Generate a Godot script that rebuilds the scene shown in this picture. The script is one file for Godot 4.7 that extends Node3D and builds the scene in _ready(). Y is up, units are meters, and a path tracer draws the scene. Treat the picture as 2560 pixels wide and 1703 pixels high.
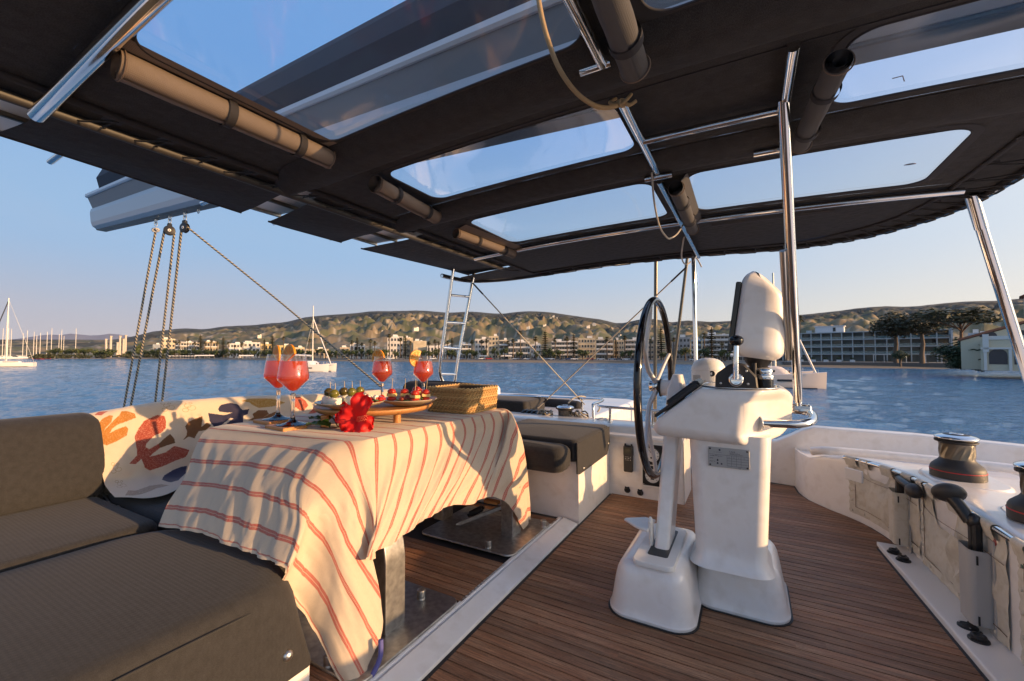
extends Node3D

class MB:
	var v := PackedVector3Array()
	var n := PackedVector3Array()
	var uv := PackedVector2Array()
	var c := PackedColorArray()
	var ix := PackedInt32Array()
	var col := Color.WHITE
	var tinted := false

	func piece(pv: PackedVector3Array, puv: PackedVector2Array, pix: PackedInt32Array, orient := true) -> MB:
		var base := v.size()
		var pn := PackedVector3Array()
		pn.resize(pv.size())
		var mid := Vector3.ZERO
		for p in pv:
			mid += p
		mid /= maxf(1.0, pv.size())
		var vol := 0.0
		for t in range(0, pix.size(), 3):
			var a := pv[pix[t]]
			var cr := (pv[pix[t + 1]] - a).cross(pv[pix[t + 2]] - a)
			pn[pix[t]] += cr
			pn[pix[t + 1]] += cr
			pn[pix[t + 2]] += cr
			vol += (a - mid).dot(cr)
		var s := -1.0
		if orient and vol > 0.0:
			s = 1.0
		v.append_array(pv)
		for i in pn.size():
			n.append((pn[i] * s).normalized() if pn[i].length_squared() > 1e-20 else Vector3.UP)
		if puv.size() == pv.size():
			uv.append_array(puv)
		else:
			for p in pv:
				uv.append(Vector2(p.x, p.z))
		for i in pv.size():
			c.append(col)
		if s > 0.0:
			for t in range(0, pix.size(), 3):
				ix.append(base + pix[t])
				ix.append(base + pix[t + 2])
				ix.append(base + pix[t + 1])
		else:
			for i in pix:
				ix.append(base + i)
		return self

	func face(pts: Array, outward: Vector3) -> MB:
		var cr: Vector3 = (pts[1] - pts[0]).cross(pts[2] - pts[0])
		var pv := PackedVector3Array(pts)
		var pix := PackedInt32Array()
		for i in range(1, pts.size() - 1):
			if cr.dot(outward) > 0.0:
				pix.append_array([0, i + 1, i])
			else:
				pix.append_array([0, i, i + 1])
		return piece(pv, PackedVector2Array(), pix, false)

	func grid(nu: int, nv: int, f: Callable, closed_u := false, orient := true, fuv: Variant = null) -> MB:
		var pv := PackedVector3Array()
		var pu := PackedVector2Array()
		var cu := nu if closed_u else nu + 1
		for j in nv + 1:
			for i in cu:
				var a := float(i) / nu
				var b := float(j) / nv
				pv.append(f.call(a, b))
				pu.append(Vector2(a, b) if fuv == null else fuv.call(a, b))
		var pix := PackedInt32Array()
		for j in nv:
			for i in nu:
				var i2 := (i + 1) % cu
				var p := j * cu + i
				var q := j * cu + i2
				pix.append_array([p, q, q + cu, p, q + cu, p + cu])
		return piece(pv, pu, pix, orient)

	func loft(rings: Array, cap0 := true, cap1 := true) -> MB:
		var m: int = rings[0].size()
		var pv := PackedVector3Array()
		for r in rings:
			for p in r:
				pv.append(p)
		var pix := PackedInt32Array()
		for j in rings.size() - 1:
			for i in m:
				var p := j * m + i
				var q := j * m + (i + 1) % m
				pix.append_array([p, q, q + m, p, q + m, p + m])
		piece(pv, PackedVector2Array(), pix)
		var last := rings.size() - 1
		if cap0:
			cap(rings[0], ctr(rings[0]) - ctr(rings[1]))
		if cap1:
			cap(rings[last], ctr(rings[last]) - ctr(rings[last - 1]))
		return self

	static func ctr(r) -> Vector3:
		var s := Vector3.ZERO
		for p in r:
			s += p
		return s / r.size()

	func cap(ring, outward: Vector3) -> MB:
		var m: int = ring.size()
		var pv := PackedVector3Array(ring)
		pv.append(ctr(ring))
		var area := Vector3.ZERO
		for i in m:
			area += (ring[i] - pv[m]).cross(ring[(i + 1) % m] - pv[m])
		var pix := PackedInt32Array()
		for i in m:
			if area.dot(outward) > 0.0:
				pix.append_array([m, (i + 1) % m, i])
			else:
				pix.append_array([m, i, (i + 1) % m])
		return piece(pv, PackedVector2Array(), pix, false)

	func tube(path: Array, r: float, seg := 8, caps := true, r2 := -1.0) -> MB:
		var rings := []
		var side := Vector3.ZERO
		var pv := PackedVector3Array()
		var pu := PackedVector2Array()
		var run := 0.0
		var m := seg + 1
		for k in path.size():
			var d: Vector3
			if k == 0:
				d = path[1] - path[0]
			elif k == path.size() - 1:
				d = path[k] - path[k - 1]
			else:
				d = (path[k + 1] - path[k]).normalized() + (path[k] - path[k - 1]).normalized()
			d = d.normalized()
			if side == Vector3.ZERO:
				side = d.cross(Vector3.UP if absf(d.y) < 0.9 else Vector3.RIGHT).normalized()
			side = (side - d * side.dot(d)).normalized()
			var up := d.cross(side)
			if k > 0:
				run += (path[k] - path[k - 1]).length()
			var rr := r if r2 < 0.0 else lerpf(r, r2, float(k) / (path.size() - 1))
			var ring := PackedVector3Array()
			for i in m:
				var a := TAU * i / seg
				var p: Vector3 = path[k] + (side * cos(a) + up * sin(a)) * rr
				pv.append(p)
				pu.append(Vector2(float(i) / seg, run))
				if i < seg:
					ring.append(p)
			rings.append(ring)
		var pix := PackedInt32Array()
		for j in path.size() - 1:
			for i in seg:
				var p := j * m + i
				pix.append_array([p, p + 1, p + 1 + m, p, p + 1 + m, p + m])
		# the seam shares its normal: add both sides
		var at := n.size()
		piece(pv, pu, pix)
		for j in path.size():
			var s := (n[at + j * m] + n[at + j * m + seg]).normalized()
			n[at + j * m] = s
			n[at + j * m + seg] = s
		if caps:
			cap(rings[0], path[0] - path[1])
			var last := path.size() - 1
			cap(rings[last], path[last] - path[last - 1])
		return self

	# profile: (radius, height) pairs, a repeated point makes a crease
	func lathe(profile: Array, seg := 24, xf := Transform3D(), orient := true) -> MB:
		var start := 0
		for k in range(1, profile.size() + 1):
			if k == profile.size() or profile[k].is_equal_approx(profile[k - 1]):
				if k - start > 1:
					var part := profile.slice(start, k)
					grid(seg, part.size() - 1, func(a: float, b: float) -> Vector3:
						var q: Vector2 = part[roundi(b * (part.size() - 1))]
						return xf * Vector3(q.x * cos(a * TAU), q.y, q.x * sin(a * TAU)), true, orient)
				start = k
		return self

	func ball(at: Vector3, r: Vector3, seg := 12, rows := 8, b := Basis()) -> MB:
		return grid(seg, rows, func(a: float, t: float) -> Vector3:
			var th := PI * t
			return at + b * (Vector3(sin(th) * cos(a * TAU), cos(th), sin(th) * sin(a * TAU)) * r), true)

	func box(at: Vector3, size: Vector3, bev := 0.0, b := Basis()) -> MB:
		var h := size * 0.5
		bev = minf(bev, minf(h.x, minf(h.y, h.z)) * 0.95)
		for ax in 3:
			var a1 := (ax + 1) % 3
			var a2 := (ax + 2) % 3
			for s: float in [-1.0, 1.0]:
				var pts := []
				for k: Vector2 in [Vector2(-1, -1), Vector2(1, -1), Vector2(1, 1), Vector2(-1, 1)]:
					var p := Vector3.ZERO
					p[ax] = s * h[ax]
					p[a1] = k.x * (h[a1] - bev)
					p[a2] = k.y * (h[a2] - bev)
					pts.append(at + b * p)
				var o := Vector3.ZERO
				o[ax] = s
				face(pts, b * o)
				if bev > 0.0:
					for s2: float in [-1.0, 1.0]:
						var e := []
						for k: Vector2 in [Vector2(-1, 0), Vector2(1, 0), Vector2(1, 1), Vector2(-1, 1)]:
							var p := Vector3.ZERO
							p[a2] = k.x * (h[a2] - bev)
							p[ax] = s * (h[ax] - (bev if k.y > 0.5 else 0.0))
							p[a1] = s2 * (h[a1] - (0.0 if k.y > 0.5 else bev))
							e.append(at + b * p)
						var o2 := Vector3.ZERO
						o2[ax] = s
						o2[a1] = s2
						face(e, b * o2)
		if bev > 0.0:
			for k in 8:
				var s := Vector3(-1.0 if k & 1 else 1.0, -1.0 if k & 2 else 1.0, -1.0 if k & 4 else 1.0)
				var pts := []
				for ax in 3:
					var p := s * (h - Vector3.ONE * bev)
					p[ax] = s[ax] * h[ax]
					pts.append(at + b * p)
				face(pts, b * s)
		return self

	# a polygon in the local xy plane, drawn out from z0 to z1, its rims bevelled
	func prism(poly: PackedVector2Array, z0: float, z1: float, xf := Transform3D(), bev := 0.0, smooth := false) -> MB:
		var m := poly.size()
		if Geometry2D.is_polygon_clockwise(poly):
			poly.reverse()
		var inner := PackedVector2Array()
		for i in m:
			var a := (poly[i] - poly[(i + m - 1) % m]).normalized()
			var d := (poly[(i + 1) % m] - poly[i]).normalized()
			var nn := (Vector2(-a.y, a.x) + Vector2(-d.y, d.x))
			var l := maxf(nn.length(), 0.5)
			inner.append(poly[i] + nn / (l * l) * 2.0 * bev)
		var tri := Geometry2D.triangulate_polygon(inner)
		var pv := PackedVector3Array()
		for z: float in [z0, z1]:
			pv.clear()
			for p in inner:
				pv.append(xf * Vector3(p.x, p.y, z))
			var out := xf.basis * Vector3(0, 0, 1.0 if z == z1 else -1.0) * signf(z1 - z0)
			var pix := PackedInt32Array()
			for t in range(0, tri.size(), 3):
				var cr := (pv[tri[t + 1]] - pv[tri[t]]).cross(pv[tri[t + 2]] - pv[tri[t]])
				if cr.dot(out) > 0.0:
					pix.append_array([tri[t], tri[t + 2], tri[t + 1]])
				else:
					pix.append_array([tri[t], tri[t + 1], tri[t + 2]])
			piece(pv, PackedVector2Array(), pix, false)
		var sg := signf(z1 - z0)
		var levels := [[inner, z0], [poly, z0 + bev * sg], [poly, z1 - bev * sg], [inner, z1]] if bev > 0.0 else [[poly, z0], [poly, z1]]
		if smooth:
			var rings := []
			for lv in levels:
				var r := PackedVector3Array()
				for p: Vector2 in lv[0]:
					r.append(xf * Vector3(p.x, p.y, lv[1]))
				rings.append(r)
			return loft(rings, false, false)
		for k in levels.size() - 1:
			for i in m:
				var j := (i + 1) % m
				var d: Vector2 = poly[j] - poly[i]
				var p0: Vector2 = levels[k][0][i]
				var p1: Vector2 = levels[k][0][j]
				var q0: Vector2 = levels[k + 1][0][i]
				var q1: Vector2 = levels[k + 1][0][j]
				var za: float = levels[k][1]
				var zb: float = levels[k + 1][1]
				face([xf * Vector3(p0.x, p0.y, za), xf * Vector3(p1.x, p1.y, za), xf * Vector3(q1.x, q1.y, zb), xf * Vector3(q0.x, q0.y, zb)], xf.basis * Vector3(d.y, -d.x, 0))
		return self

	func mesh() -> ArrayMesh:
		var a := []
		a.resize(Mesh.ARRAY_MAX)
		a[Mesh.ARRAY_VERTEX] = v
		a[Mesh.ARRAY_NORMAL] = n
		a[Mesh.ARRAY_TEX_UV] = uv
		if tinted:
			a[Mesh.ARRAY_COLOR] = c
		a[Mesh.ARRAY_INDEX] = ix
		var m := ArrayMesh.new()
		m.add_surface_from_arrays(Mesh.PRIMITIVE_TRIANGLES, a)
		return m


var M := {}
var used := {}
var rng := RandomNumberGenerator.new()


func numbered(called: String) -> String:
	var k: int = used.get(called, 0)
	used[called] = k + 1
	return called if k == 0 else "%s_%03d" % [called, k]


func put(called: String, me: Mesh, m: Material, parent: Node3D) -> MeshInstance3D:
	var o := MeshInstance3D.new()
	o.mesh = me
	o.material_override = m
	if parent == self:
		o.name = numbered(called)
		add_child(o, true)
	else:
		var k := 0
		var nm := called
		while parent.has_node(NodePath(nm)):
			k += 1
			nm = "%s_%03d" % [called, k]
		o.name = nm
		parent.add_child(o, true)
	return o


func obj(called: String, b: MB, m: Material, parent: Node3D = self) -> MeshInstance3D:
	return put(called, b.mesh(), m, parent)


func tag(o: Node, label: String, category: String, group := "") -> Node:
	o.set_meta("label", label)
	o.set_meta("category", category)
	if group:
		o.set_meta("group", group)
	return o


func thing(called: String, label: String, category: String, at := Vector3.ZERO, turn := 0.0, group := "") -> Node3D:
	var o := Node3D.new()
	o.name = numbered(called)
	add_child(o, true)
	o.position = at
	o.rotation.y = turn
	tag(o, label, category, group)
	return o


func struct(called: String, b: MB, m: Material, label := "") -> MeshInstance3D:
	var o := obj(called, b, m)
	o.set_meta("kind", "structure")
	if label:
		o.set_meta("label", label)
	return o


func dup(root: Node3D, at: Vector3, turn: float, label: String, group := "") -> Node3D:
	var r: Node3D = root.duplicate()
	var nm := String(root.name)
	while nm.length() > 4 and nm[nm.length() - 4] == "_" and nm.right(3).is_valid_int():
		nm = nm.left(nm.length() - 4)
	r.name = numbered(nm)
	add_child(r, true)
	r.position = at
	r.rotation.y = turn
	r.set_meta("label", label)
	if group:
		r.set_meta("group", group)
	return r


func lin(r: float, g: float, b: float, a := 1.0) -> Color:
	var k := Color(r, g, b).linear_to_srgb()
	k.a = a
	return k


func mat(k: Color, rough := 0.6, metal := 0.0) -> StandardMaterial3D:
	var m := StandardMaterial3D.new()
	m.albedo_color = k
	m.roughness = rough
	m.metallic = metal
	return m


func rr(w: float, d: float, r: float, y: float, at := Vector2.ZERO, seg := 5) -> PackedVector3Array:
	var out := PackedVector3Array()
	r = minf(r, minf(w, d) * 0.499)
	for q in 4:
		var cx := (w * 0.5 - r) * (1.0 if q == 0 or q == 3 else -1.0)
		var cz := (d * 0.5 - r) * (1.0 if q < 2 else -1.0)
		for i in seg + 1:
			var a := PI * 0.5 * (q + float(i) / seg)
			out.append(Vector3(at.x + cx + cos(a) * r, y, at.y + cz + sin(a) * r))
	return out


func rr2(w: float, h: float, r: float, at := Vector2.ZERO, seg := 4) -> PackedVector2Array:
	var out := PackedVector2Array()
	for p in rr(w, h, r, 0.0, at, seg):
		out.append(Vector2(p.x, p.z))
	return out


func cat(p: Array, per := 6) -> Array:
	# a smooth curve through the points
	var out := []
	for i in p.size() - 1:
		var a: Vector3 = p[maxi(i - 1, 0)]
		var d: Vector3 = p[mini(i + 2, p.size() - 1)]
		for k in per:
			out.append(p[i].cubic_interpolate(p[i + 1], a, d, float(k) / per))
	out.append(p[p.size() - 1])
	return out


func noise(sd: int, freq: float, oct := 3) -> FastNoiseLite:
	var f := FastNoiseLite.new()
	f.seed = sd
	f.frequency = freq
	f.noise_type = FastNoiseLite.TYPE_SIMPLEX_SMOOTH
	f.fractal_octaves = oct
	return f


func picture(w: int, h: int, f: Callable) -> Image:
	var d := PackedByteArray()
	d.resize(w * h * 3)
	var k := 0
	for y in h:
		for x in w:
			var q: Color = f.call(x, y)
			d[k] = clampi(int(q.r * 255.0), 0, 255)
			d[k + 1] = clampi(int(q.g * 255.0), 0, 255)
			d[k + 2] = clampi(int(q.b * 255.0), 0, 255)
			k += 3
	return Image.create_from_data(w, h, false, Image.FORMAT_RGB8, d)


func tex(im: Image) -> ImageTexture:
	return ImageTexture.create_from_image(im)


func tri_map(m: StandardMaterial3D, scale: Vector3, world := true) -> StandardMaterial3D:
	m.uv1_triplanar = true
	m.uv1_world_triplanar = world
	m.uv1_scale = scale
	m.uv1_triplanar_sharpness = 6.0
	return m


func noise_tex(sd: int, freq: float, ramp: Array, size := 256, oct := 4) -> NoiseTexture2D:
	var t := NoiseTexture2D.new()
	t.width = size
	t.height = size
	t.seamless = true
	t.noise = noise(sd, freq, oct)
	if ramp.size():
		var g := Gradient.new()
		g.offsets = PackedFloat32Array([0.0, 1.0])
		g.colors = PackedColorArray([ramp[0], ramp[ramp.size() - 1]])
		for i in range(1, ramp.size() - 1):
			g.add_point(float(i) / (ramp.size() - 1), ramp[i])
		t.color_ramp = g
	return t


func bump_tex(sd: int, freq: float, strength: float, size := 256, oct := 4) -> NoiseTexture2D:
	var t := noise_tex(sd, freq, [], size, oct)
	t.as_normal_map = true
	t.bump_strength = strength
	return t


func _ready() -> void:
	rng.seed = 7
	camera_and_light()
	materials()
	setting()
	shore()
	dinette()
	helm()
	starboard()
	bimini()
	table_things()
	rigging()
	moored_boats()


func camera_and_light() -> void:
	var cam := Camera3D.new()
	cam.name = "camera"
	cam.position = Vector3(0, 1.1, 0)
	cam.rotation_degrees = Vector3(1.92, 29.2, 0)
	cam.fov = 77.56
	cam.near = 0.05
	cam.far = 30000.0
	add_child(cam)
	cam.current = true
	var sun := DirectionalLight3D.new()
	sun.name = "sun"
	sun.light_energy = 1.45
	sun.light_color = lin(1.0, 0.60, 0.28)
	sun.light_angular_distance = 0.6
	sun.shadow_enabled = true
	add_child(sun)
	var to_sun := Vector3(1.0, 0.185, -0.13).normalized()
	sun.look_at_from_position(to_sun * 10.0, Vector3.ZERO)
	var e := Environment.new()
	e.background_mode = Environment.BG_SKY
	e.tonemap_mode = Environment.TONE_MAPPER_LINEAR
	e.tonemap_exposure = 1.5
	e.sdfgi_enabled = true
	e.ssao_enabled = true
	e.ssil_enabled = true
	e.fog_enabled = true
	e.fog_density = 0.000009
	e.fog_light_color = lin(0.62, 0.62, 0.68)
	var sky := Sky.new()
	var pm := PanoramaSkyMaterial.new()
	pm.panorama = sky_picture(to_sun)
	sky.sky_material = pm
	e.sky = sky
	var we := WorldEnvironment.new()
	we.name = "sky_and_air"
	we.environment = e
	add_child(we)


func sky_picture(to_sun: Vector3) -> ImageTexture:
	var w := 512
	var h := 256
	var d := PackedFloat32Array()
	d.resize(w * h * 3)
	var wisps := noise(4, 1.6, 4)
	var k := 0
	var flat_sun := Vector3(to_sun.x, 0, to_sun.z).normalized()
	for j in h:
		var th := PI * (j + 0.5) / h
		var y := cos(th)
		var el := maxf(0.0, 90.0 - rad_to_deg(th))
		for i in w:
			var az := TAU * (i + 0.5) / w
			var dir := Vector3(sin(az) * sin(th), y, -cos(az) * sin(th))
			var q := dir.dot(flat_sun) / maxf(0.05, sin(th)) * 0.5 + 0.5
			# zenith, upper, lower and horizon tones, the horizon pinker away from the sun
			var zen := Color(0.075, 0.17, 0.40)
			var upp := Color(0.105, 0.255, 0.53)
			var low := Color(0.215, 0.335, 0.50).lerp(Color(0.33, 0.39, 0.44), q * q)
			var hor := Color(0.345, 0.325, 0.355).lerp(Color(0.45, 0.43, 0.38), clampf(q * 1.5, 0.0, 1.0))
			var c: Color
			if el < 13.0:
				c = hor.lerp(low, smoothstep(0.0, 13.0, el))
			elif el < 32.0:
				c = low.lerp(upp, smoothstep(13.0, 32.0, el))
			else:
				c = upp.lerp(zen, smoothstep(32.0, 80.0, el))
			var wv := wisps.get_noise_3d(dir.x * 2.0, dir.y * 9.0, dir.z * 2.0)
			c = c.lerp(Color(0.40, 0.36, 0.38), clampf(wv - 0.1, 0.0, 0.3) * 0.22 * (1.0 - smoothstep(8.0, 30.0, el)))
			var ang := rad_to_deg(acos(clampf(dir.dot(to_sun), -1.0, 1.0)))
			var g := exp(-ang * ang / 260.0) * 3.2 + exp(-ang / 27.0) * 1.7  # glow round the sun, widened and brightened as added fill for shaded surfaces
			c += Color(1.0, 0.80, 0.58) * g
			if y < 0.0:
				c = Color(0.10, 0.14, 0.19)
			d[k] = c.r
			d[k + 1] = c.g
			d[k + 2] = c.b
			k += 3
	return tex(Image.create_from_data(w, h, false, Image.FORMAT_RGBF, d.to_byte_array()))


func materials() -> void:
	M.gel = mat(lin(0.84, 0.80, 0.76), 0.28)
	M.gel.clearcoat_enabled = true
	M.gel.clearcoat = 0.4
	M.gel.clearcoat_roughness = 0.12
	tri_map(M.gel, Vector3.ONE * 1.3)
	M.gel.albedo_texture = noise_tex(11, 0.012, [Color(0.945, 0.935, 0.92), Color(1, 1, 1), Color(0.985, 0.98, 0.97)], 512, 5)
	M.gel.normal_enabled = true
	M.gel.normal_texture = bump_tex(12, 0.03, 1.0, 256, 3)
	M.gel.normal_scale = 0.06
	# nonskid gelcoat of the side deck
	M.deckwhite = mat(lin(0.80, 0.77, 0.73), 0.5)
	tri_map(M.deckwhite, Vector3.ONE * 6.0)
	M.deckwhite.normal_enabled = true
	M.deckwhite.normal_texture = bump_tex(13, 0.12, 4.0, 256, 2)
	M.deckwhite.normal_scale = 0.25
	# teak
	var g1 := noise(21, 0.02, 4)
	var g2 := noise(22, 0.11, 3)
	var g3 := noise(23, 0.008, 3)
	var wood := picture(512, 512, func(x: int, y: int) -> Color:
		var fx := minf(x, 512 - x) if false else float(x)
		var a := g1.get_noise_2d(fx * 0.18, y * 4.0) * 0.5 + 0.5
		var b := g2.get_noise_2d(fx * 0.12, y * 6.0)
		var s := g3.get_noise_2d(fx, y * 1.6) * 0.5 + 0.5
		var k := 0.62 + 0.42 * a + 0.22 * b
		var c := Color(0.70, 0.52, 0.385).lerp(Color(0.80, 0.69, 0.57), s)
		var pore := 1.0 - 0.35 * smoothstep(0.25, 0.6, g2.get_noise_2d(fx * 0.5 + 900.0, y * 14.0))
		return Color(c.r * k * pore, c.g * k * pore, c.b * k * pore))
	var wt := tex(wood)
	var bumpy: Image = wood.duplicate()
	bumpy.convert(Image.FORMAT_L8)
	bumpy.convert(Image.FORMAT_RGB8)
	bumpy.bump_map_to_normal_map(3.0)
	var wn := tex(bumpy)
	M.teak = []
	for k in 7:
		var t: float = [0.86, 1.0, 0.74, 0.92, 0.80, 1.06, 0.68][k]
		var warm: float = [0.0, 0.03, -0.02, 0.05, 0.0, -0.03, 0.03][k]
		var m := mat(lin(0.93 * t + warm * 0.5, 0.74 * t, 0.63 * t - warm * 0.5), 0.62)
		tri_map(m, Vector3(1.1, 1.1, 2.4))
		m.uv1_offset = Vector3(0.37 * k, 0.21 * k, 0.613 * k)
		m.albedo_texture = wt
		m.normal_enabled = true
		m.normal_texture = wn
		m.normal_scale = 0.5
		M.teak.append(m)
	M.caulk = mat(lin(0.013, 0.013, 0.015), 0.55)
	# cloth of the cushions: woven charcoal with a heathered yarn
	var h1 := noise(31, 0.35, 2)
	var h2 := noise(32, 0.02, 3)
	var yarn := picture(256, 256, func(x: int, y: int) -> Color:
		var k := 0.86 + 0.34 * h1.get_noise_2d(x * 1.2, y * 0.7) + 0.12 * h2.get_noise_2d(x, y)
		k *= 0.9 + 0.12 * float((x / 2 + y / 2) % 2)
		return Color(k, k * 0.985, k * 0.96))
	var weave := picture(128, 128, func(x: int, y: int) -> Color:
		var o := 0.5 + 0.5 * (sin(x * TAU / 8.0) if ((y / 8) % 2) == 0 else cos(x * TAU / 8.0))
		var q := 0.5 + 0.5 * sin(y * TAU / 8.0)
		var k := 0.35 + 0.35 * o + 0.3 * q
		return Color(k, k, k))
	weave.bump_map_to_normal_map(2.0)
	M.cushion = mat(lin(0.034, 0.034, 0.038), 0.92)
	tri_map(M.cushion, Vector3.ONE * 5.0, false)
	M.cushion.albedo_texture = tex(yarn)
	M.cushion.normal_enabled = true
	M.cushion.normal_texture = tex(weave)
	M.cushion.normal_scale = 0.3
	M.cushion.rim_enabled = true
	M.cushion.rim = 0.3
	M.cushion.rim_tint = 0.4
	M.canvas = mat(lin(0.046, 0.043, 0.043), 0.9)
	tri_map(M.canvas, Vector3.ONE * 3.0)
	M.canvas.albedo_texture = tex(yarn)
	M.canvas.normal_enabled = true
	M.canvas.normal_texture = bump_tex(34, 0.02, 8.0, 256, 4)
	M.canvas.normal_scale = 0.25
	M.hem = mat(lin(0.030, 0.027, 0.028), 0.8)
	M.mesh_tan = mat(lin(0.215, 0.165, 0.125), 0.85)
	tri_map(M.mesh_tan, Vector3.ONE * 16.0, false)
	M.mesh_tan.normal_enabled = true
	M.mesh_tan.normal_texture = tex(weave)
	M.mesh_tan.normal_scale = 0.8
	M.mesh_dark = mat(lin(0.09, 0.085, 0.082), 0.85)
	tri_map(M.mesh_dark, Vector3.ONE * 16.0, false)
	M.mesh_dark.normal_enabled = true
	M.mesh_dark.normal_texture = tex(weave)
	M.mesh_dark.normal_scale = 0.8
	M.vinyl = mat(lin(0.20, 0.33, 0.55, 0.07), 0.06)
	M.vinyl.transparency = BaseMaterial3D.TRANSPARENCY_ALPHA
	M.chrome = mat(lin(0.74, 0.73, 0.71), 0.10, 1.0)
	tri_map(M.chrome, Vector3.ONE * 4.0)
	M.chrome.roughness_texture = noise_tex(41, 0.02, [Color(0.5, 0.5, 0.5), Color(1, 1, 1)], 256, 4)
	M.chrome.roughness = 0.11
	M.steel = mat(lin(0.62, 0.61, 0.58), 0.34, 1.0)
	M.alu = mat(lin(0.52, 0.51, 0.49), 0.46, 1.0)
	tri_map(M.alu, Vector3(3, 3, 3))
	M.alu.albedo_texture = noise_tex(42, 0.03, [Color(0.78, 0.78, 0.78), Color(1, 1, 1)], 256, 4)
	M.black = mat(lin(0.012, 0.012, 0.013), 0.38)
	M.gloss = mat(lin(0.006, 0.006, 0.008), 0.08)
	M.rubber = mat(lin(0.032, 0.029, 0.027), 0.55)
	M.bronze = mat(lin(0.16, 0.145, 0.12), 0.34, 1.0)
	M.white = mat(lin(0.76, 0.74, 0.70), 0.4)
	M.greyplastic = mat(lin(0.40, 0.395, 0.385), 0.5)
	M.canvaswhite = mat(lin(0.60, 0.555, 0.47), 0.8)
	tri_map(M.canvaswhite, Vector3.ONE * 3.0)
	M.canvaswhite.albedo_texture = noise_tex(51, 0.012, [Color(0.93, 0.91, 0.87), Color(1, 1, 1), Color(0.98, 0.97, 0.95)], 512, 5)
	M.canvaswhite.normal_enabled = true
	M.canvaswhite.normal_texture = bump_tex(52, 0.014, 3.0, 256, 4)
	M.canvaswhite.normal_scale = 0.4
	M.thread = mat(lin(0.20, 0.14, 0.10), 0.9)
	M.red = mat(lin(0.42, 0.02, 0.02), 0.5)
	M.rope = mat(lin(0.44, 0.40, 0.34), 0.85)
	M.rope_blue = mat(Color.WHITE, 0.85)
	var rt := picture(64, 64, func(x: int, y: int) -> Color:
		var k := (x + y) % 32
		var q := 0.8 + 0.2 * sin(x * TAU / 8.0)
		return (Color(0.22, 0.25, 0.29) if k < 17 else Color(0.78, 0.71, 0.58)) * q)
	M.rope_blue.albedo_texture = tex(rt)
	M.rope_blue.uv1_scale = Vector3(1, 11, 1)
	M.rope_tan = mat(lin(0.36, 0.245, 0.12), 0.85)
	M.rope_tan.normal_enabled = true
	M.rope_tan.normal_texture = tex(weave)
	M.rope_tan.uv1_scale = Vector3(2, 30, 1)
	M.rope_dark = mat(lin(0.03, 0.028, 0.027), 0.9)
	M.oak = mat(Color.WHITE, 0.5)
	tri_map(M.oak, Vector3(1.2, 8.0, 8.0), false)
	M.oak.albedo_texture = noise_tex(53, 0.02, [Color(0.56, 0.36, 0.19), Color(0.74, 0.53, 0.31), Color(0.66, 0.45, 0.25)], 256, 4)
	M.oak.normal_enabled = true
	M.oak.normal_texture = wn
	M.oak.normal_scale = 0.4


# the roof over the cockpit: nearly flat, falling a little to both sides
func roof(x: float) -> float:
	return 1.962 - 0.05 * pow((x + 0.4) / 1.5, 2.0)


func deck_right(z: float) -> float:
	if z > -3.2:
		return 0.626 + 0.06 * (z + 3.207)
	return side_wall(z)


# plan of the wall that bounds the cockpit on the right, by distance
func side_wall(z: float) -> float:
	var zs := [0.6, -1.5, -2.2, -2.55, -3.05, -3.25, -3.4, -3.55, -3.675, -3.76, -3.94, -4.09, -4.3]
	var xs := [0.86, 0.835, 0.82, 0.80, 0.772, 0.745, 0.705, 0.655, 0.577, 0.499, 0.383, 0.335, 0.32]
	for i in zs.size() - 1:
		if z <= zs[i] and z >= zs[i + 1]:
			return lerpf(xs[i], xs[i + 1], (zs[i] - z) / (zs[i] - zs[i + 1]))
	return xs[0] if z > zs[0] else xs[xs.size() - 1]


func top_of_side(z: float) -> float:
	return lerpf(0.455, 0.40, clampf((-z - 2.9) / 0.9, 0.0, 1.0))


func plank_row(parent: Node3D, x0: float, x1: Callable, z_from: float, z_to: float, pitch: float, top: float) -> void:
	var z := z_from
	var k := 0
	while z - pitch > z_to:
		var za := z - 0.0022
		var zb := z - pitch + 0.0022
		var b := MB.new()
		var ra: float = x1.call(za)
		var rb: float = x1.call(zb)
		var by := 0.0012
		var y0 := top - 0.008
		# top, and the four bevelled sides
		b.face([Vector3(x0, top, za - by), Vector3(ra, top, za - by), Vector3(rb, top, zb + by), Vector3(x0, top, zb + by)], Vector3.UP)
		b.face([Vector3(x0, top, za - by), Vector3(ra, top, za - by), Vector3(ra, y0, za), Vector3(x0, y0, za)], Vector3.BACK)
		b.face([Vector3(x0, top, zb + by), Vector3(rb, top, zb + by), Vector3(rb, y0, zb), Vector3(x0, y0, zb)], Vector3.FORWARD)
		b.face([Vector3(ra, top, za - by), Vector3(rb, top, zb + by), Vector3(rb, y0, zb), Vector3(ra, y0, za)], Vector3.RIGHT)
		b.face([Vector3(x0, top, za - by), Vector3(x0, top, zb + by), Vector3(x0, y0, zb), Vector3(x0, y0, za)], Vector3.LEFT)
		obj("plank", b, M.teak[rng.randi() % 7], parent)
		z -= pitch
		k += 1


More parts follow.
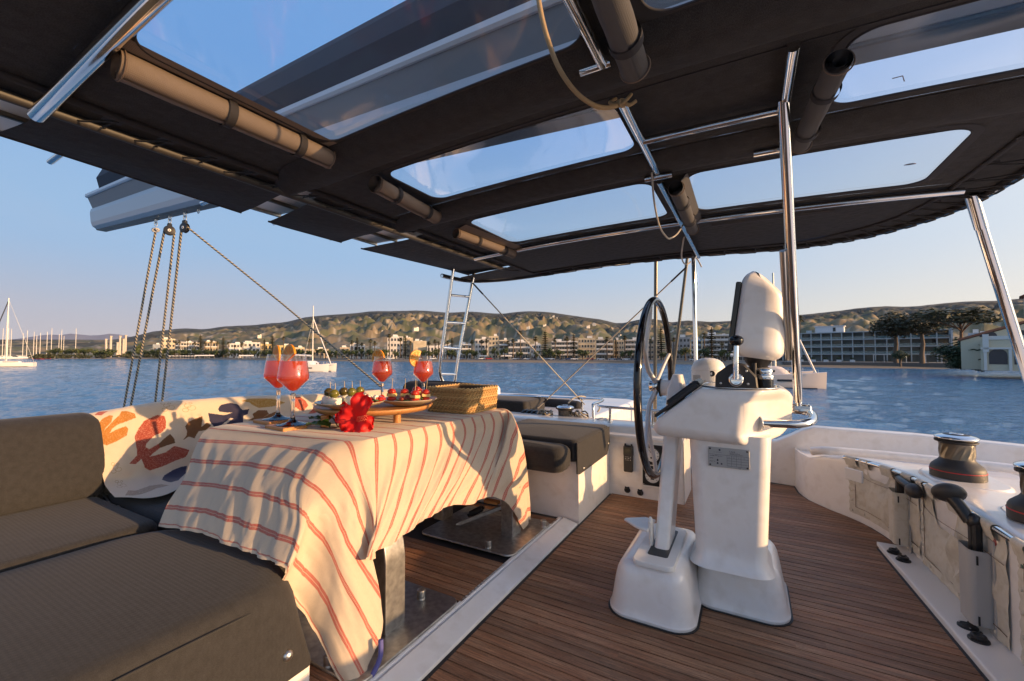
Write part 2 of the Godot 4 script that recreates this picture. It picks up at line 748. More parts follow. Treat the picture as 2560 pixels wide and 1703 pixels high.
func setting() -> void:
	# cockpit sole: black bedding with teak planks on it
	var deck := Node3D.new()
	deck.name = "teak_deck"
	deck.set_meta("kind", "structure")
	deck.set_meta("label", "teak plank cockpit floor with black caulked seams")
	add_child(deck)
	var b := MB.new()
	b.box(Vector3(-0.15, -0.03, -1.9), Vector3(2.3, 0.05, 5.2))
	obj("bedding", b, M.caulk, deck)
	plank_row(deck, -0.968, func(z: float) -> float: return deck_right(z) - 0.016, 0.55, -4.30, 0.0488, 0.0)
	# sloping white ledge between the deck and the floor of the dinette
	b = MB.new()
	b.grid(1, 12, func(u: float, t: float) -> Vector3:
		var p: Vector2 = [Vector2(-0.988, -0.01), Vector2(-0.988, 0.003), Vector2(-0.992, 0.007), Vector2(-1.03, 0.015), Vector2(-1.072, 0.026), Vector2(-1.08, 0.0285), Vector2(-1.084, 0.0285), Vector2(-1.088, 0.024), Vector2(-1.09, 0.016), Vector2(-1.097, 0.015), Vector2(-1.099, 0.024), Vector2(-1.106, 0.0262), Vector2(-1.12, 0.0262)][roundi(t * 12)]
		return Vector3(p.x, p.y, lerpf(0.6, -2.64, u)), false, false)
	struct("ledge", b, M.gel, "white ledge along the left edge of the teak cockpit floor")
	# floor of the dinette
	var inner := Node3D.new()
	inner.name = "dinette_floor"
	inner.set_meta("kind", "structure")
	inner.set_meta("label", "teak and white floor under the laid table")
	add_child(inner)
	b = MB.new()
	b.box(Vector3(-1.95, 0.0, -1.2), Vector3(1.72, 0.03, 3.2))
	obj("bedding", b, M.caulk, inner)
	plank_row(inner, -2.3, func(_z: float) -> float: return -1.109, -1.53, -1.968, 0.0488, 0.0262)
	plank_row(inner, -2.3, func(_z: float) -> float: return -1.109, -2.50, -2.63, 0.0488, 0.0262)
	plank_row(inner, -2.3, func(_z: float) -> float: return -1.109, -0.75, -1.01, 0.0488, 0.0262)
	# end wall of the cockpit with the radio and gauges, and its top
	b = MB.new()
	var prof := [Vector2(-3.36, -0.03), Vector2(-3.36, 0.02), Vector2(-3.36, 0.40), Vector2(-3.357, 0.43), Vector2(-3.35, 0.45), Vector2(-3.352, 0.462), Vector2(-3.37, 0.47), Vector2(-3.41, 0.473), Vector2(-3.425, 0.485), Vector2(-3.435, 0.51), Vector2(-3.455, 0.525), Vector2(-3.55, 0.53), Vector2(-3.72, 0.53), Vector2(-3.76, 0.50), Vector2(-3.77, 0.3), Vector2(-3.77, -0.03)]
	b.grid(1, prof.size() - 1, func(u: float, t: float) -> Vector3:
		var p: Vector2 = prof[roundi(t * (prof.size() - 1))]
		return Vector3(lerpf(-2.9, -0.43, u), p.y, p.x), false, false)
	var ends := PackedVector2Array()
	for p: Vector2 in prof:
		ends.append(Vector2(p.x, p.y))
	b.prism(ends, 0.0, 0.004, Transform3D(Basis(Vector3.BACK, Vector3.UP, Vector3.LEFT), Vector3(-0.43, 0, 0)))
	struct("end_wall", b, M.gel, "white moulded cockpit wall that carries the radio and the gauges")
	# right-hand side deck: wall of the cockpit and the deck on top
	b = MB.new()
	var n := 56
	b.grid(n, 14, func(u: float, t: float) -> Vector3:
		var z := lerpf(0.6, -4.3, u)
		var x := side_wall(z)
		var h := top_of_side(z)
		var q: Vector2 = [Vector2(0, -0.04), Vector2(0, 0.0), Vector2(0.002, 0.1), Vector2(0.002, h - 0.14), Vector2(0.002, h - 0.05), Vector2(0.005, h - 0.022), Vector2(0.012, h - 0.009), Vector2(0.022, h - 0.002), Vector2(0.035, h), Vector2(0.06, h + 0.002), Vector2(0.13, h + 0.004), Vector2(0.20, h + 0.0), Vector2(0.3, h - 0.006), Vector2(0.6, h - 0.03), Vector2(1.2, h - 0.06)][roundi(t * 14)]
		var far := clampf((-z - 3.6) / 0.35, 0.0, 1.0)
		var hh := q.y - far * far * maxf(0.0, q.y - 0.30) * (1.0 if q.x > 0.02 else 0.75)
		return Vector3(x + q.x, hh, z), false, false)
	struct("side_deck", b, M.gel, "white moulded side deck right of the cockpit that carries the winches")
	# raised oval pads under the winches
	for p: Vector3 in [Vector3(0.945, 0.452, -3.10), Vector3(1.02, 0.455, -2.44)]:
		var pad := MB.new()
		pad.loft([rr(0.30, 0.44, 0.13, p.y - 0.02, Vector2(p.x + 0.02, p.z)), rr(0.29, 0.43, 0.13, p.y + 0.001, Vector2(p.x + 0.02, p.z)), rr(0.27, 0.41, 0.12, p.y + 0.006, Vector2(p.x + 0.02, p.z))], false)
		struct("winch_pad", pad, M.gel)
	# narrow white sill that carries the deck plugs
	b = MB.new()
	b.grid(20, 5, func(u: float, t: float) -> Vector3:
		var z := lerpf(0.6, -3.199, u)
		var x0 := deck_right(z)
		var x1 := side_wall(z) + 0.004
		var q: Vector2 = [Vector2(0, -0.01), Vector2(0, 0.014), Vector2(0.003, 0.019), Vector2(0.008, 0.0205), Vector2(0.5, 0.0205), Vector2(1, 0.0205)][roundi(t * 5)]
		return Vector3(x0 + q.x if q.x < 0.3 else lerpf(x0, x1, q.x), q.y, z), false, false)
	b.face([Vector3(deck_right(-3.199), 0.0205, -3.199), Vector3(side_wall(-3.199) + 0.004, 0.0205, -3.199), Vector3(side_wall(-3.199) + 0.004, -0.01, -3.199), Vector3(deck_right(-3.199), -0.01, -3.199)], Vector3.FORWARD)
	struct("sill", b, M.deckwhite, "white sill along the right edge of the teak cockpit floor")
	# bulwark beyond the side deck
	b = MB.new()
	var path := [Vector3(-0.43, 0.30, -4.42), Vector3(0.0, 0.32, -4.36), Vector3(0.2, 0.36, -4.33), Vector3(0.31, 0.425, -4.31), Vector3(0.38, 0.47, -4.305), Vector3(0.46, 0.505, -4.302), Vector3(0.65, 0.502, -4.30), Vector3(1.1, 0.499, -4.30), Vector3(1.65, 0.472, -4.30), Vector3(2.3, 0.44, -4.25), Vector3(3.2, 0.40, -4.15)]
	b.grid(path.size() - 1, 9, func(u: float, t: float) -> Vector3:
		var p: Vector3 = path[roundi(u * (path.size() - 1))]
		var q: Vector2 = [Vector2(0.0, -0.6), Vector2(0.0, -0.45), Vector2(0, -0.12), Vector2(0.002, -0.02), Vector2(0.006, -0.008), Vector2(0.016, -0.001), Vector2(0.06, 0.0), Vector2(0.12, -0.004), Vector2(0.13, -0.02), Vector2(0.15, -0.6)][roundi(t * 9)]
		return p + Vector3(0, q.y if q.y > -0.3 else minf(q.y, q.y * 1.0), -q.x), false, false)
	struct("bulwark", b, M.gel, "white bulwark between the side deck and the sea")
	# moulding along the far end of the side deck
	b = MB.new()
	b.tube(cat([Vector3(0.40, 0.375, -3.90), Vector3(0.50, 0.398, -3.86), Vector3(0.75, 0.40, -3.87), Vector3(1.1, 0.395, -3.87), Vector3(1.6, 0.385, -3.85)]), 0.03, 10)
	struct("moulding", b, M.gel)
	b = MB.new()
	b.box(Vector3(0.56, 0.342, -3.403) + Vector3(0.004, 0, 0), Vector3(0.012, 0.075, 0.11), 0.004, Basis(Vector3.UP, 0.75))
	struct("recess_lid", b, M.deckwhite)
	# seat bases of the dinette
	b = MB.new()
	b.prism(PackedVector2Array([Vector2(-1.275, 0.92), Vector2(-3.1, 0.92), Vector2(-3.1, -0.6), Vector2(-1.275, -0.6)]), 0.0, 0.092, Transform3D(Basis(Vector3.RIGHT, Vector3.FORWARD, Vector3.UP), Vector3.ZERO), 0.008)
	struct("seat_base", b, M.gel, "white seat base under the near bench")
	b = MB.new()
	b.prism(PackedVector2Array([Vector2(-2.32, 0.92), Vector2(-3.1, 0.92), Vector2(-3.1, 2.66), Vector2(-2.32, 2.66)]), 0.0, 0.30, Transform3D(Basis(Vector3.RIGHT, Vector3.FORWARD, Vector3.UP), Vector3.ZERO), 0.008)
	struct("seat_base", b, M.gel, "white seat base behind the table")
	b = MB.new()
	b.prism(PackedVector2Array([Vector2(-0.986, 2.655), Vector2(-3.1, 2.655), Vector2(-3.1, 3.36), Vector2(-0.986, 3.36)]), -0.02, 0.40, Transform3D(Basis(Vector3.RIGHT, Vector3.FORWARD, Vector3.UP), Vector3.ZERO), 0.006)
	struct("seat_base", b, M.gel, "white seat base under the far bench")
	# coachroof beyond the dinette
	b = MB.new()
	b.loft([rr(3.4, 2.2, 0.2, 0.05, Vector2(-3.0, -4.85)), rr(3.4, 2.2, 0.2, 0.44, Vector2(-3.0, -4.85)), rr(3.36, 2.16, 0.2, 0.475, Vector2(-3.0, -4.85)), rr(3.28, 2.08, 0.2, 0.49, Vector2(-3.0, -4.85))])
	struct("coachroof", b, M.gel, "white coachroof beyond the far cushions")
	b = MB.new()
	b.loft([rr(0.9, 7.0, 0.1, -0.4, Vector2(-3.5, -1.7)), rr(0.9, 7.0, 0.1, 0.62, Vector2(-3.5, -1.7)), rr(0.86, 6.96, 0.1, 0.66, Vector2(-3.5, -1.7))])
	struct("coaming", b, M.gel, "white coaming behind the seat backs")
	# hull of the yacht under the flybridge
	b = MB.new()
	b.loft([rr(12.0, 6.5, 1.2, -3.6, Vector2(-0.6, -1.1)), rr(12.2, 6.8, 1.2, -1.5, Vector2(-0.6, -1.1)), rr(12.2, 6.8, 1.2, -0.7, Vector2(-0.6, -1.1)), rr(12.0, 6.6, 1.2, -0.6, Vector2(-0.6, -1.1))])
	struct("hull", b, M.gel)
	water()


func water() -> void:
	var wm := mat(lin(0.010, 0.12, 0.25), 0.08)
	wm.metallic_specular = 0.5
	tri_map(wm, Vector3.ONE * 0.35)
	wm.normal_enabled = true
	wm.normal_texture = bump_tex(61, 0.02, 12.0, 512, 5)
	wm.normal_scale = 1.0
	var n1 := noise(62, 0.16, 4)
	n1.fractal_gain = 0.55
	var n2 := noise(63, 0.022, 2)
	var n3 := noise(64, 0.45, 3)
	var b := MB.new()
	var na := 820
	var nr := 330
	b.grid(na, nr, func(u: float, t: float) -> Vector3:
		var a := deg_to_rad(lerpf(-118.0, 62.0, u))
		var r := 5.0 * pow(140.0, t)
		var x := sin(a) * r
		var z := -cos(a) * r
		var fine := clampf(1.0 - r / 160.0, 0.0, 1.0)
		var amp := 0.6 + 0.4 * n2.get_noise_2d(x, z)
		var w := n1.get_noise_2d(x * 0.62, z * 1.15) * 0.36 * amp + n3.get_noise_2d(x, z) * 0.05 * fine
		w += absf(n1.get_noise_2d(x * 1.3 + 50.0, z * 2.1)) * 0.10
		return Vector3(x, -3.4 + w, z), false, false)
	struct("water", b, wm)
	b = MB.new()
	b.face([Vector3(-9000, -3.9, -9000), Vector3(9000, -3.9, -9000), Vector3(9000, -3.9, 9000), Vector3(-9000, -3.9, 9000)], Vector3.UP)
	struct("sea", b, wm)


func far(bearing: float, dist: float, y := -1.9) -> Vector3:
	var a := deg_to_rad(bearing)
	return Vector3(sin(a) * dist, y, -cos(a) * dist)


func shore() -> void:
	land()
	town()
	trees()
	hotel()
	church()
	beach()


func land() -> void:
	# bearing, distance of the water's edge, height of the ridge
	var prof := [[-86.94, 998, 72], [-86.31, 970, 73], [-85.66, 943, 75], [-84.99, 917, 76], [-84.29, 891, 78], [-83.57, 866, 79], [-82.83, 842, 81], [-82.05, 818, 83], [-81.25, 795, 84], [-80.42, 773, 86], [-79.56, 751, 88], [-78.66, 728, 90], [-77.73, 707, 91], [-76.76, 685, 93], [-75.76, 665, 95], [-74.72, 645, 96], [-73.64, 626, 97], [-72.52, 607, 98], [-71.35, 590, 118], [-70.75, 581, 130], [-70.14, 572, 145], [-69.52, 564, 160], [-68.88, 556, 167], [-68.24, 548, 175], [-67.58, 540, 184], [-66.91, 532, 188], [-66.23, 524, 188], [-65.53, 517, 185], [-64.82, 500, 191], [-64.10, 485, 202], [-63.37, 470, 212], [-62.63, 455, 216], [-61.87, 442, 221], [-61.09, 429, 225], [-60.31, 417, 231], [-59.51, 405, 241], [-58.70, 394, 249], [-57.87, 383, 254], [-57.03, 373, 266], [-56.18, 363, 284], [-55.32, 354, 303], [-54.44, 345, 312], [-53.55, 336, 321], [-52.65, 328, 329], [-51.73, 320, 335], [-50.80, 313, 342], [-49.86, 306, 349], [-48.91, 299, 358], [-47.95, 295, 369], [-46.97, 290, 374], [-45.99, 286, 376], [-44.99, 283, 378], [-43.99, 279, 382], [-42.97, 275, 385], [-41.95, 272, 389], [-40.92, 268, 389], [-39.88, 265, 384], [-38.83, 262, 379], [-37.78, 260, 375], [-36.72, 257, 379], [-35.66, 255, 384], [-34.59, 253, 387], [-33.51, 251, 382], [-32.44, 249, 376], [-31.36, 247, 371], [-30.28, 245, 371], [-29.20, 243, 381], [-28.12, 242, 388], [-27.04, 240, 392], [-25.96, 239, 390], [-24.89, 238, 386], [-23.81, 237, 379], [-22.74, 235, 368], [-21.68, 235, 356], [-20.62, 234, 345], [-19.57, 233, 334], [-18.52, 232, 323], [-17.48, 232, 313], [-16.45, 231, 296], [-15.43, 231, 277], [-14.41, 230, 277], [-13.41, 230, 291], [-12.41, 230, 304], [-11.43, 230, 311], [-10.45, 230, 303], [-9.49, 223, 290], [-8.54, 218, 274], [-7.60, 213, 280], [-6.67, 208, 286], [-5.75, 205, 280], [-4.85, 202, 274], [-3.96, 200, 268], [-3.08, 197, 269], [-2.22, 195, 270], [-1.37, 193, 273], [-0.53, 191, 278], [0.30, 190, 282], [1.11, 188, 286], [2.69, 185, 290], [4.22, 183, 294], [5.70, 184, 299], [7.13, 184, 306], [8.51, 185, 313], [9.84, 186, 323], [11.12, 187, 328], [12.35, 188, 328], [13.54, 189, 318], [14.68, 190, 316], [15.78, 191, 322], [16.85, 192, 326], [17.87, 193, 327], [18.85, 194, 324], [19.80, 195, 320], [20.71, 197, 323], [21.59, 198, 323], [22.44, 199, 321], [23.26, 200, 319], [24.04, 202, 317], [24.80, 203, 310], [25.54, 204, 303], [26.24, 206, 296], [26.93, 207, 290], [27.59, 208, 283], [28.23, 210, 277], [28.84, 211, 271]]
	var gully := noise(71, 0.0032, 4)
	var patch := noise(72, 0.0045, 3)
	var woods := noise(73, 0.0022, 3)
	var at := func(bearing: float, col: int) -> float:
		for i in prof.size() - 1:
			if bearing <= prof[i + 1][0]:
				return lerpf(prof[i][col], prof[i + 1][col], clampf((bearing - prof[i][0]) / (prof[i + 1][0] - prof[i][0]), 0.0, 1.0))
		return prof[prof.size() - 1][col]
	var b := MB.new()
	b.tinted = true
	var nb := 420
	var nr := 84
	var b0: float = prof[0][0]
	var b1: float = prof[prof.size() - 1][0]
	var pv := PackedVector3Array()
	var cols := PackedColorArray()
	for j in nr + 1:
		var t := float(j) / nr
		for i in nb + 1:
			var bearing := lerpf(b0, b1, float(i) / nb)
			var r0: float = at.call(bearing, 1)
			var hr: float = at.call(bearing, 2)
			var r: float
			var y: float
			var c := Color(0.17, 0.13, 0.09)
			if j <= 8:
				r = r0 + [-8.0, -1.0, 3.0, 8.0, 13.0, 20.0, 60.0, 140.0, 260.0][j]
				y = [-4.6, -3.6, -3.05, -2.6, -2.0, -1.9, -1.9, -1.9, -1.9][j]
				c = Color(0.23, 0.165, 0.10) if j < 4 else Color(0.16, 0.135, 0.11) if j < 6 else Color(0.055, 0.06, 0.028)
			else:
				var s := (j - 8.0) / (nr - 10.0)
				var start := r0 + 260.0
				r = lerpf(start, 3800.0, pow(minf(s, 1.0), 1.1))
				if j > nr - 2:
					r = 3800.0 + (j - (nr - 2)) * 420.0
				var q := clampf((r - start) / (3800.0 - start), 0.0, 1.0)
				var p := far(bearing, r)
				y = lerpf(-1.9, hr, pow(q, 1.35))
				var gl := absf(gully.get_noise_2d(p.x, p.z))
				y += (0.24 - gl) * hr * 0.5 * sin(PI * minf(q, 1.0)) * smoothstep(0.02, 0.25, q)
				y += gully.get_noise_2d(p.x * 5.0, p.z * 5.0) * 4.0 * (smoothstep(0.02, 0.2, q) - 0.75 * smoothstep(0.9, 1.0, q))
				if j > nr - 2:
					y = hr - (j - (nr - 2)) * 120.0
				var wv := woods.get_noise_2d(p.x, p.z) + (q - 0.57) * 2.6 * clampf(hr / 330.0, 0.2, 1.2)
				var pt := patch.get_noise_2d(p.x * 2.4, p.z * 2.4)
				var field := Color(0.20, 0.145, 0.075).lerp(Color(0.085, 0.09, 0.036), clampf(pt * 2.2 + 0.45, 0.0, 1.0))
				var speck := patch.get_noise_2d(p.x * 19.0, p.z * 19.0)
				field = field.lerp(Color(0.045, 0.05, 0.022), clampf(speck * 0.6, 0.0, 0.3))
				if speck < -0.42:
					field = Color(0.32, 0.26, 0.18)
				c = field.lerp(Color(0.034, 0.036, 0.026) * (1.0 + 0.3 * speck), smoothstep(-0.12, 0.10, wv))
			var g := far(bearing, r)
			pv.append(Vector3(g.x, y, g.z))
			cols.append(c)
	var pix := PackedInt32Array()
	for j in nr:
		for i in nb:
			var p := j * (nb + 1) + i
			pix.append_array([p, p + nb + 1, p + nb + 2, p, p + nb + 2, p + 1])
	b.piece(pv, PackedVector2Array(), pix, false)
	b.c = cols
	var lm := mat(Color.WHITE, 0.95)
	lm.vertex_color_use_as_albedo = true
	struct("hills", b, lm)
	# mountains far behind, the blue of haze put into their colour
	var blue := [[-86.95, 113], [-86.56, 121], [-86.17, 130], [-85.76, 139], [-85.35, 148], [-84.92, 158], [-84.49, 167], [-84.05, 177], [-83.60, 187], [-83.13, 197], [-82.66, 208], [-82.18, 218], [-81.68, 229], [-81.18, 240], [-80.66, 252], [-80.13, 263], [-79.59, 275], [-79.03, 301], [-78.47, 327], [-77.89, 361], [-77.29, 398], [-76.69, 420], [-76.06, 415], [-75.42, 450], [-74.77, 436], [-74.09, 420], [-73.41, 432], [-72.71, 470], [-71.98, 456], [-71.24, 411], [-70.48, 358], [-69.70, 302], [-68.91, 264], [-68.10, 229], [-67.26, 194], [-66.41, 157], [-65.54, 120]]
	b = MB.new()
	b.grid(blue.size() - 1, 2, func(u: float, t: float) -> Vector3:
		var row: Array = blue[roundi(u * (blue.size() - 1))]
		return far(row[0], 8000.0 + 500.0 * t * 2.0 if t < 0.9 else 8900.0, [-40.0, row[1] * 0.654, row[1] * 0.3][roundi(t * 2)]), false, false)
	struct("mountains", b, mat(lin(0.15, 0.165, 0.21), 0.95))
	# small houses scattered on the hillside
	var hm := mat(lin(0.72, 0.64, 0.52), 0.8)
	var spots := [[-33.5, 1250.0], [-31.0, 1500.0], [-27.0, 1320.0], [-24.8, 1700.0], [-22.5, 1380.0], [-21.6, 1420.0], [-19.0, 1500.0], [-18.2, 1900.0], [-15.5, 1450.0], [-14.9, 1460.0], [-13.2, 1750.0], [-11.2, 1400.0], [-10.6, 1480.0], [-42.0, 1200.0], [-46.0, 1300.0], [-60.0, 1400.0], [-62.5, 1300.0], [-8.5, 1600.0], [-6.0, 1500.0], [-37.0, 1600.0], [-24.0, 2300.0], [-23.6, 2330.0], [-23.2, 2310.0], [-22.9, 2350.0]]
	var n := 0
	for s: Array in spots:
		n += 1
		var r0: float = at.call(s[0], 1)
		var hr: float = at.call(s[0], 2)
		var q := clampf((s[1] - r0 - 260.0) / (3800.0 - r0 - 260.0), 0.0, 1.0)
		var p := far(s[0], s[1])
		var y := lerpf(-1.9, hr, pow(q, 1.35)) + (0.24 - absf(gully.get_noise_2d(p.x, p.z))) * hr * 0.5 * sin(PI * q) * smoothstep(0.02, 0.25, q)
		y += gully.get_noise_2d(p.x * 5.0, p.z * 5.0) * 4.0 * smoothstep(0.02, 0.2, q)
		var hb := MB.new()
		var w := rng.randf_range(7.0, 14.0)
		hb.box(Vector3(0, 2.5, 0), Vector3(w, 9.0, 9.0))
		hb.box(Vector3(w * 0.3, 5.5, 0), Vector3(w * 0.35, 8.0, 7.0))
		var o := obj("hillside_house", hb, hm)
		o.position = Vector3(p.x, y, p.z)
		o.rotation.y = -deg_to_rad(s[0]) + rng.randf_range(-0.4, 0.4)
		tag(o, "tiny pale house on the hillside above the town", "house", "houses scattered over the hillside")


func town() -> void:
	var glassm := mat(lin(0.03, 0.036, 0.042), 0.15)
	var slabm := mat(lin(0.68, 0.65, 0.60), 0.7)
	var shade := mat(lin(0.16, 0.14, 0.12), 0.8)
	var tile := mat(lin(0.30, 0.12, 0.06), 0.8)
	var walls := {}
	# bearing, distance, width, height, colour, floors, columns of windows, kind, what it is
	var list := [
		[-69.154, 637.5, 7.41, 14.53, Color(0.3, 0.34, 0.38), 1, 2, 0, "windowless blue-grey block left of the cream block"],
		[-68.237, 637.8, 12.33, 21.24, Color(0.62, 0.52, 0.36), 4, 4, 0, "tall cream block above the blue-grey one"],
		[-66.638, 592.0, 21.10, 16.75, Color(0.7, 0.67, 0.62), 4, 9, 1, "white hotel with rows of balconies near the left end of town"],
		[-64.556, 561.8, 12.33, 16.84, Color(0.62, 0.52, 0.36), 3, 5, 1, "cream hotel with balconies between dark pines"],
		[-62.361, 510.3, 12.81, 13.89, Color(0.7, 0.67, 0.62), 3, 5, 0, "white block with a flat roof beside the cream hotel"],
		[-60.742, 476.0, 13.69, 14.49, Color(0.7, 0.67, 0.62), 3, 4, 2, "white villa with a stepped roofline"],
		[-59.308, 457.4, 9.03, 12.71, Color(0.68, 0.53, 0.25), 2, 3, 0, "pale yellow two-storey house"],
		[-57.434, 434.2, 13.02, 10.95, Color(0.68, 0.53, 0.25), 2, 4, 0, "long pale yellow house behind the drinks"],
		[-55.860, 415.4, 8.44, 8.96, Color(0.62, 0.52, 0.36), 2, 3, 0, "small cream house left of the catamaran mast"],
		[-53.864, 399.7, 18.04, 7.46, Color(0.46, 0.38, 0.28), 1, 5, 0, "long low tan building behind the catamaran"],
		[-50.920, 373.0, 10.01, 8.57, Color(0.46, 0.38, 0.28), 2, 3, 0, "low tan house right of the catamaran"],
		[-49.223, 354.4, 10.91, 10.55, Color(0.7, 0.67, 0.62), 2, 4, 2, "white and blue house with a stepped top"],
		[-47.195, 349.2, 11.01, 7.71, Color(0.62, 0.52, 0.36), 1, 4, 0, "low cream building left of the grid-fronted offices"],
		[-44.618, 327.8, 11.20, 16.13, Color(0.7, 0.67, 0.62), 4, 5, 0, "white office block with a grid of square windows"],
		[-42.923, 328.6, 6.43, 15.36, Color(0.62, 0.52, 0.36), 4, 1, 0, "cream tower joined to the grid-fronted offices"],
		[-41.461, 319.3, 9.48, 12.72, Color(0.62, 0.52, 0.36), 3, 0, 0, "plain cream wall of a building without windows"],
		[-39.409, 314.8, 12.07, 9.14, Color(0.7, 0.67, 0.62), 2, 5, 0, "low white building left of the ladder"],
		[-37.223, 314.0, 10.73, 9.75, Color(0.7, 0.67, 0.62), 2, 5, 2, "low white building seen through the ladder"],
		[-35.442, 304.8, 7.95, 10.15, Color(0.55, 0.6, 0.64), 3, 4, 1, "pale blue balconied building right of the ladder"],
		[-33.299, 310.3, 9.89, 14.11, Color(0.7, 0.67, 0.62), 4, 4, 0, "white block with a stair tower"],
		[-31.684, 297.3, 6.71, 15.62, Color(0.62, 0.52, 0.36), 5, 3, 0, "tall cream slab with a blank side"],
		[-30.334, 297.0, 6.16, 12.81, Color(0.62, 0.52, 0.36), 4, 2, 1, "cream balconied flats beside the tall slab"],
		[-28.228, 286.9, 14.59, 11.40, Color(0.7, 0.67, 0.62), 3, 9, 1, "long white hotel with three tiers of balconies"],
		[-25.989, 287.0, 6.74, 9.77, Color(0.7, 0.67, 0.62), 3, 4, 0, "narrow white house right of the long hotel"],
		[-22.132, 280.3, 16.91, 11.40, Color(0.7, 0.67, 0.62), 4, 10, 1, "white balconied hotel right of the tall pine"],
		[-19.174, 293.6, 11.54, 13.92, Color(0.62, 0.52, 0.36), 4, 6, 0, "cream apartment block with roof sheds"],
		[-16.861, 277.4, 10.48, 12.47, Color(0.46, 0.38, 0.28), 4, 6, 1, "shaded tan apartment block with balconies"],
		[-15.044, 282.1, 6.25, 12.04, Color(0.62, 0.52, 0.36), 4, 4, 0, "cream corner house behind two palms"],
		[-13.306, 292.4, 10.19, 12.56, Color(0.7, 0.67, 0.62), 4, 5, 1, "white flats left of the steering wheel"],
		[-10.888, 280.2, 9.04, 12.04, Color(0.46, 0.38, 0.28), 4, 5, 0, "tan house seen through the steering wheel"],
		[-7.433, 265.6, 9.71, 12.78, Color(0.42, 0.4, 0.38), 4, 5, 0, "grey house right of the stainless far post"],
		[-5.685, 256.9, 5.09, 10.79, Color(0.55, 0.6, 0.64), 4, 3, 1, "pale blue house beside the white hotel"],
		[-3.387, 248.3, 14.03, 13.13, Color(0.7, 0.67, 0.62), 5, 8, 1, "white hotel with ribbon balconies left of the plotter"],
		[1.009, 245.9, 18.17, 12.03, Color(0.7, 0.67, 0.62), 4, 9, 1, "white flats behind the plotter"],
		[18.510, 260.6, 5.34, 11.61, Color(0.55, 0.6, 0.64), 2, 3, 0, "pale grey house under the umbrella pine"],
	]
	for r: Array in list:
		var w: float = r[2]
		var h: float = r[3]
		var deep := clampf(w * 0.7, 6.0, 14.0)
		var key := str(r[4])
		if not walls.has(key):
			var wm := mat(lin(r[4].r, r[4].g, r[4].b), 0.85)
			tri_map(wm, Vector3.ONE * 0.12)
			wm.albedo_texture = noise_tex(81, 0.02, [Color(0.84, 0.82, 0.80), Color(1, 1, 1)], 128, 3) if walls.is_empty() else walls.values()[0].albedo_texture
			walls[key] = wm
		var o := thing("town_building", r[8] + "", "building", far(r[0], r[1]), -deg_to_rad(r[0]))
		var b := MB.new()
		b.box(Vector3(0, h * 0.5, -deep * 0.5), Vector3(w, h, deep))
		# parapet
		b.box(Vector3(0, h + 0.25, -0.15), Vector3(w, 0.5, 0.3))
		b.box(Vector3(w * 0.5 - 0.15, h + 0.25, -deep * 0.5), Vector3(0.3, 0.5, deep - 0.62))
		obj("wall", b, walls[key], o)
		b = MB.new()
		if r[7] == 2:
			b.box(Vector3(-w * 0.22, h + 0.9, -deep * 0.5), Vector3(w * 0.4, 1.8, deep * 0.7))
		else:
			b.box(Vector3(w * rng.randf_range(-0.25, 0.25), h + 1.0, -deep * 0.55), Vector3(minf(w * 0.3, 4.0), 2.0, 3.0))
			b.box(Vector3(w * rng.randf_range(0.1, 0.35), h + 0.55, -deep * 0.5), Vector3(1.4, 1.1, 1.2))
		obj("roof_shed", b, walls[key] if r[7] == 2 else slabm, o)
		var fl: int = r[5]
		var nc: int = r[6]
		var fh := h / maxf(fl, 1)
		if nc > 0:
			var pw := w / nc
			if r[7] == 1:
				b = MB.new()
				b.box(Vector3.ZERO, Vector3(pw * 0.78, fh * 0.66, 0.3))
				var me := b.mesh()
				for f in fl:
					for c in nc:
						var win := put("window", me, glassm if (f * 7 + c * 3) % 4 else shade, o)
						win.position = Vector3(-w * 0.5 + pw * (c + 0.5), fh * (f + 0.42), 0.02)
					var s := MB.new()
					s.box(Vector3(0, fh * (f + 1) - 0.1, 0.75), Vector3(w * 0.99, 0.22, 1.5))
					obj("balcony", s, slabm, o)
					if f > 0:
						s = MB.new()
						s.box(Vector3(0, fh * f + 0.5, 1.42), Vector3(w * 0.985, 0.75, 0.1))
						obj("railing", s, slabm, o)
			else:
				b = MB.new()
				b.box(Vector3.ZERO, Vector3(minf(pw * 0.55, 1.9), fh * 0.48, 0.16))
				var me := b.mesh()
				b = MB.new()
				b.box(Vector3.ZERO, Vector3(minf(pw * 0.66, 2.2), 0.16, 0.3))
				var sill := b.mesh()
				for f in fl:
					for c in nc:
						var win := put("window", me, glassm if (f * 5 + c * 2) % 5 else shade, o)
						win.position = Vector3(-w * 0.5 + pw * (c + 0.5), fh * (f + 0.52), 0.03)
						var si := put("sill", sill, slabm, win)
						si.position = Vector3(0, -fh * 0.24 - 0.08, 0.08)


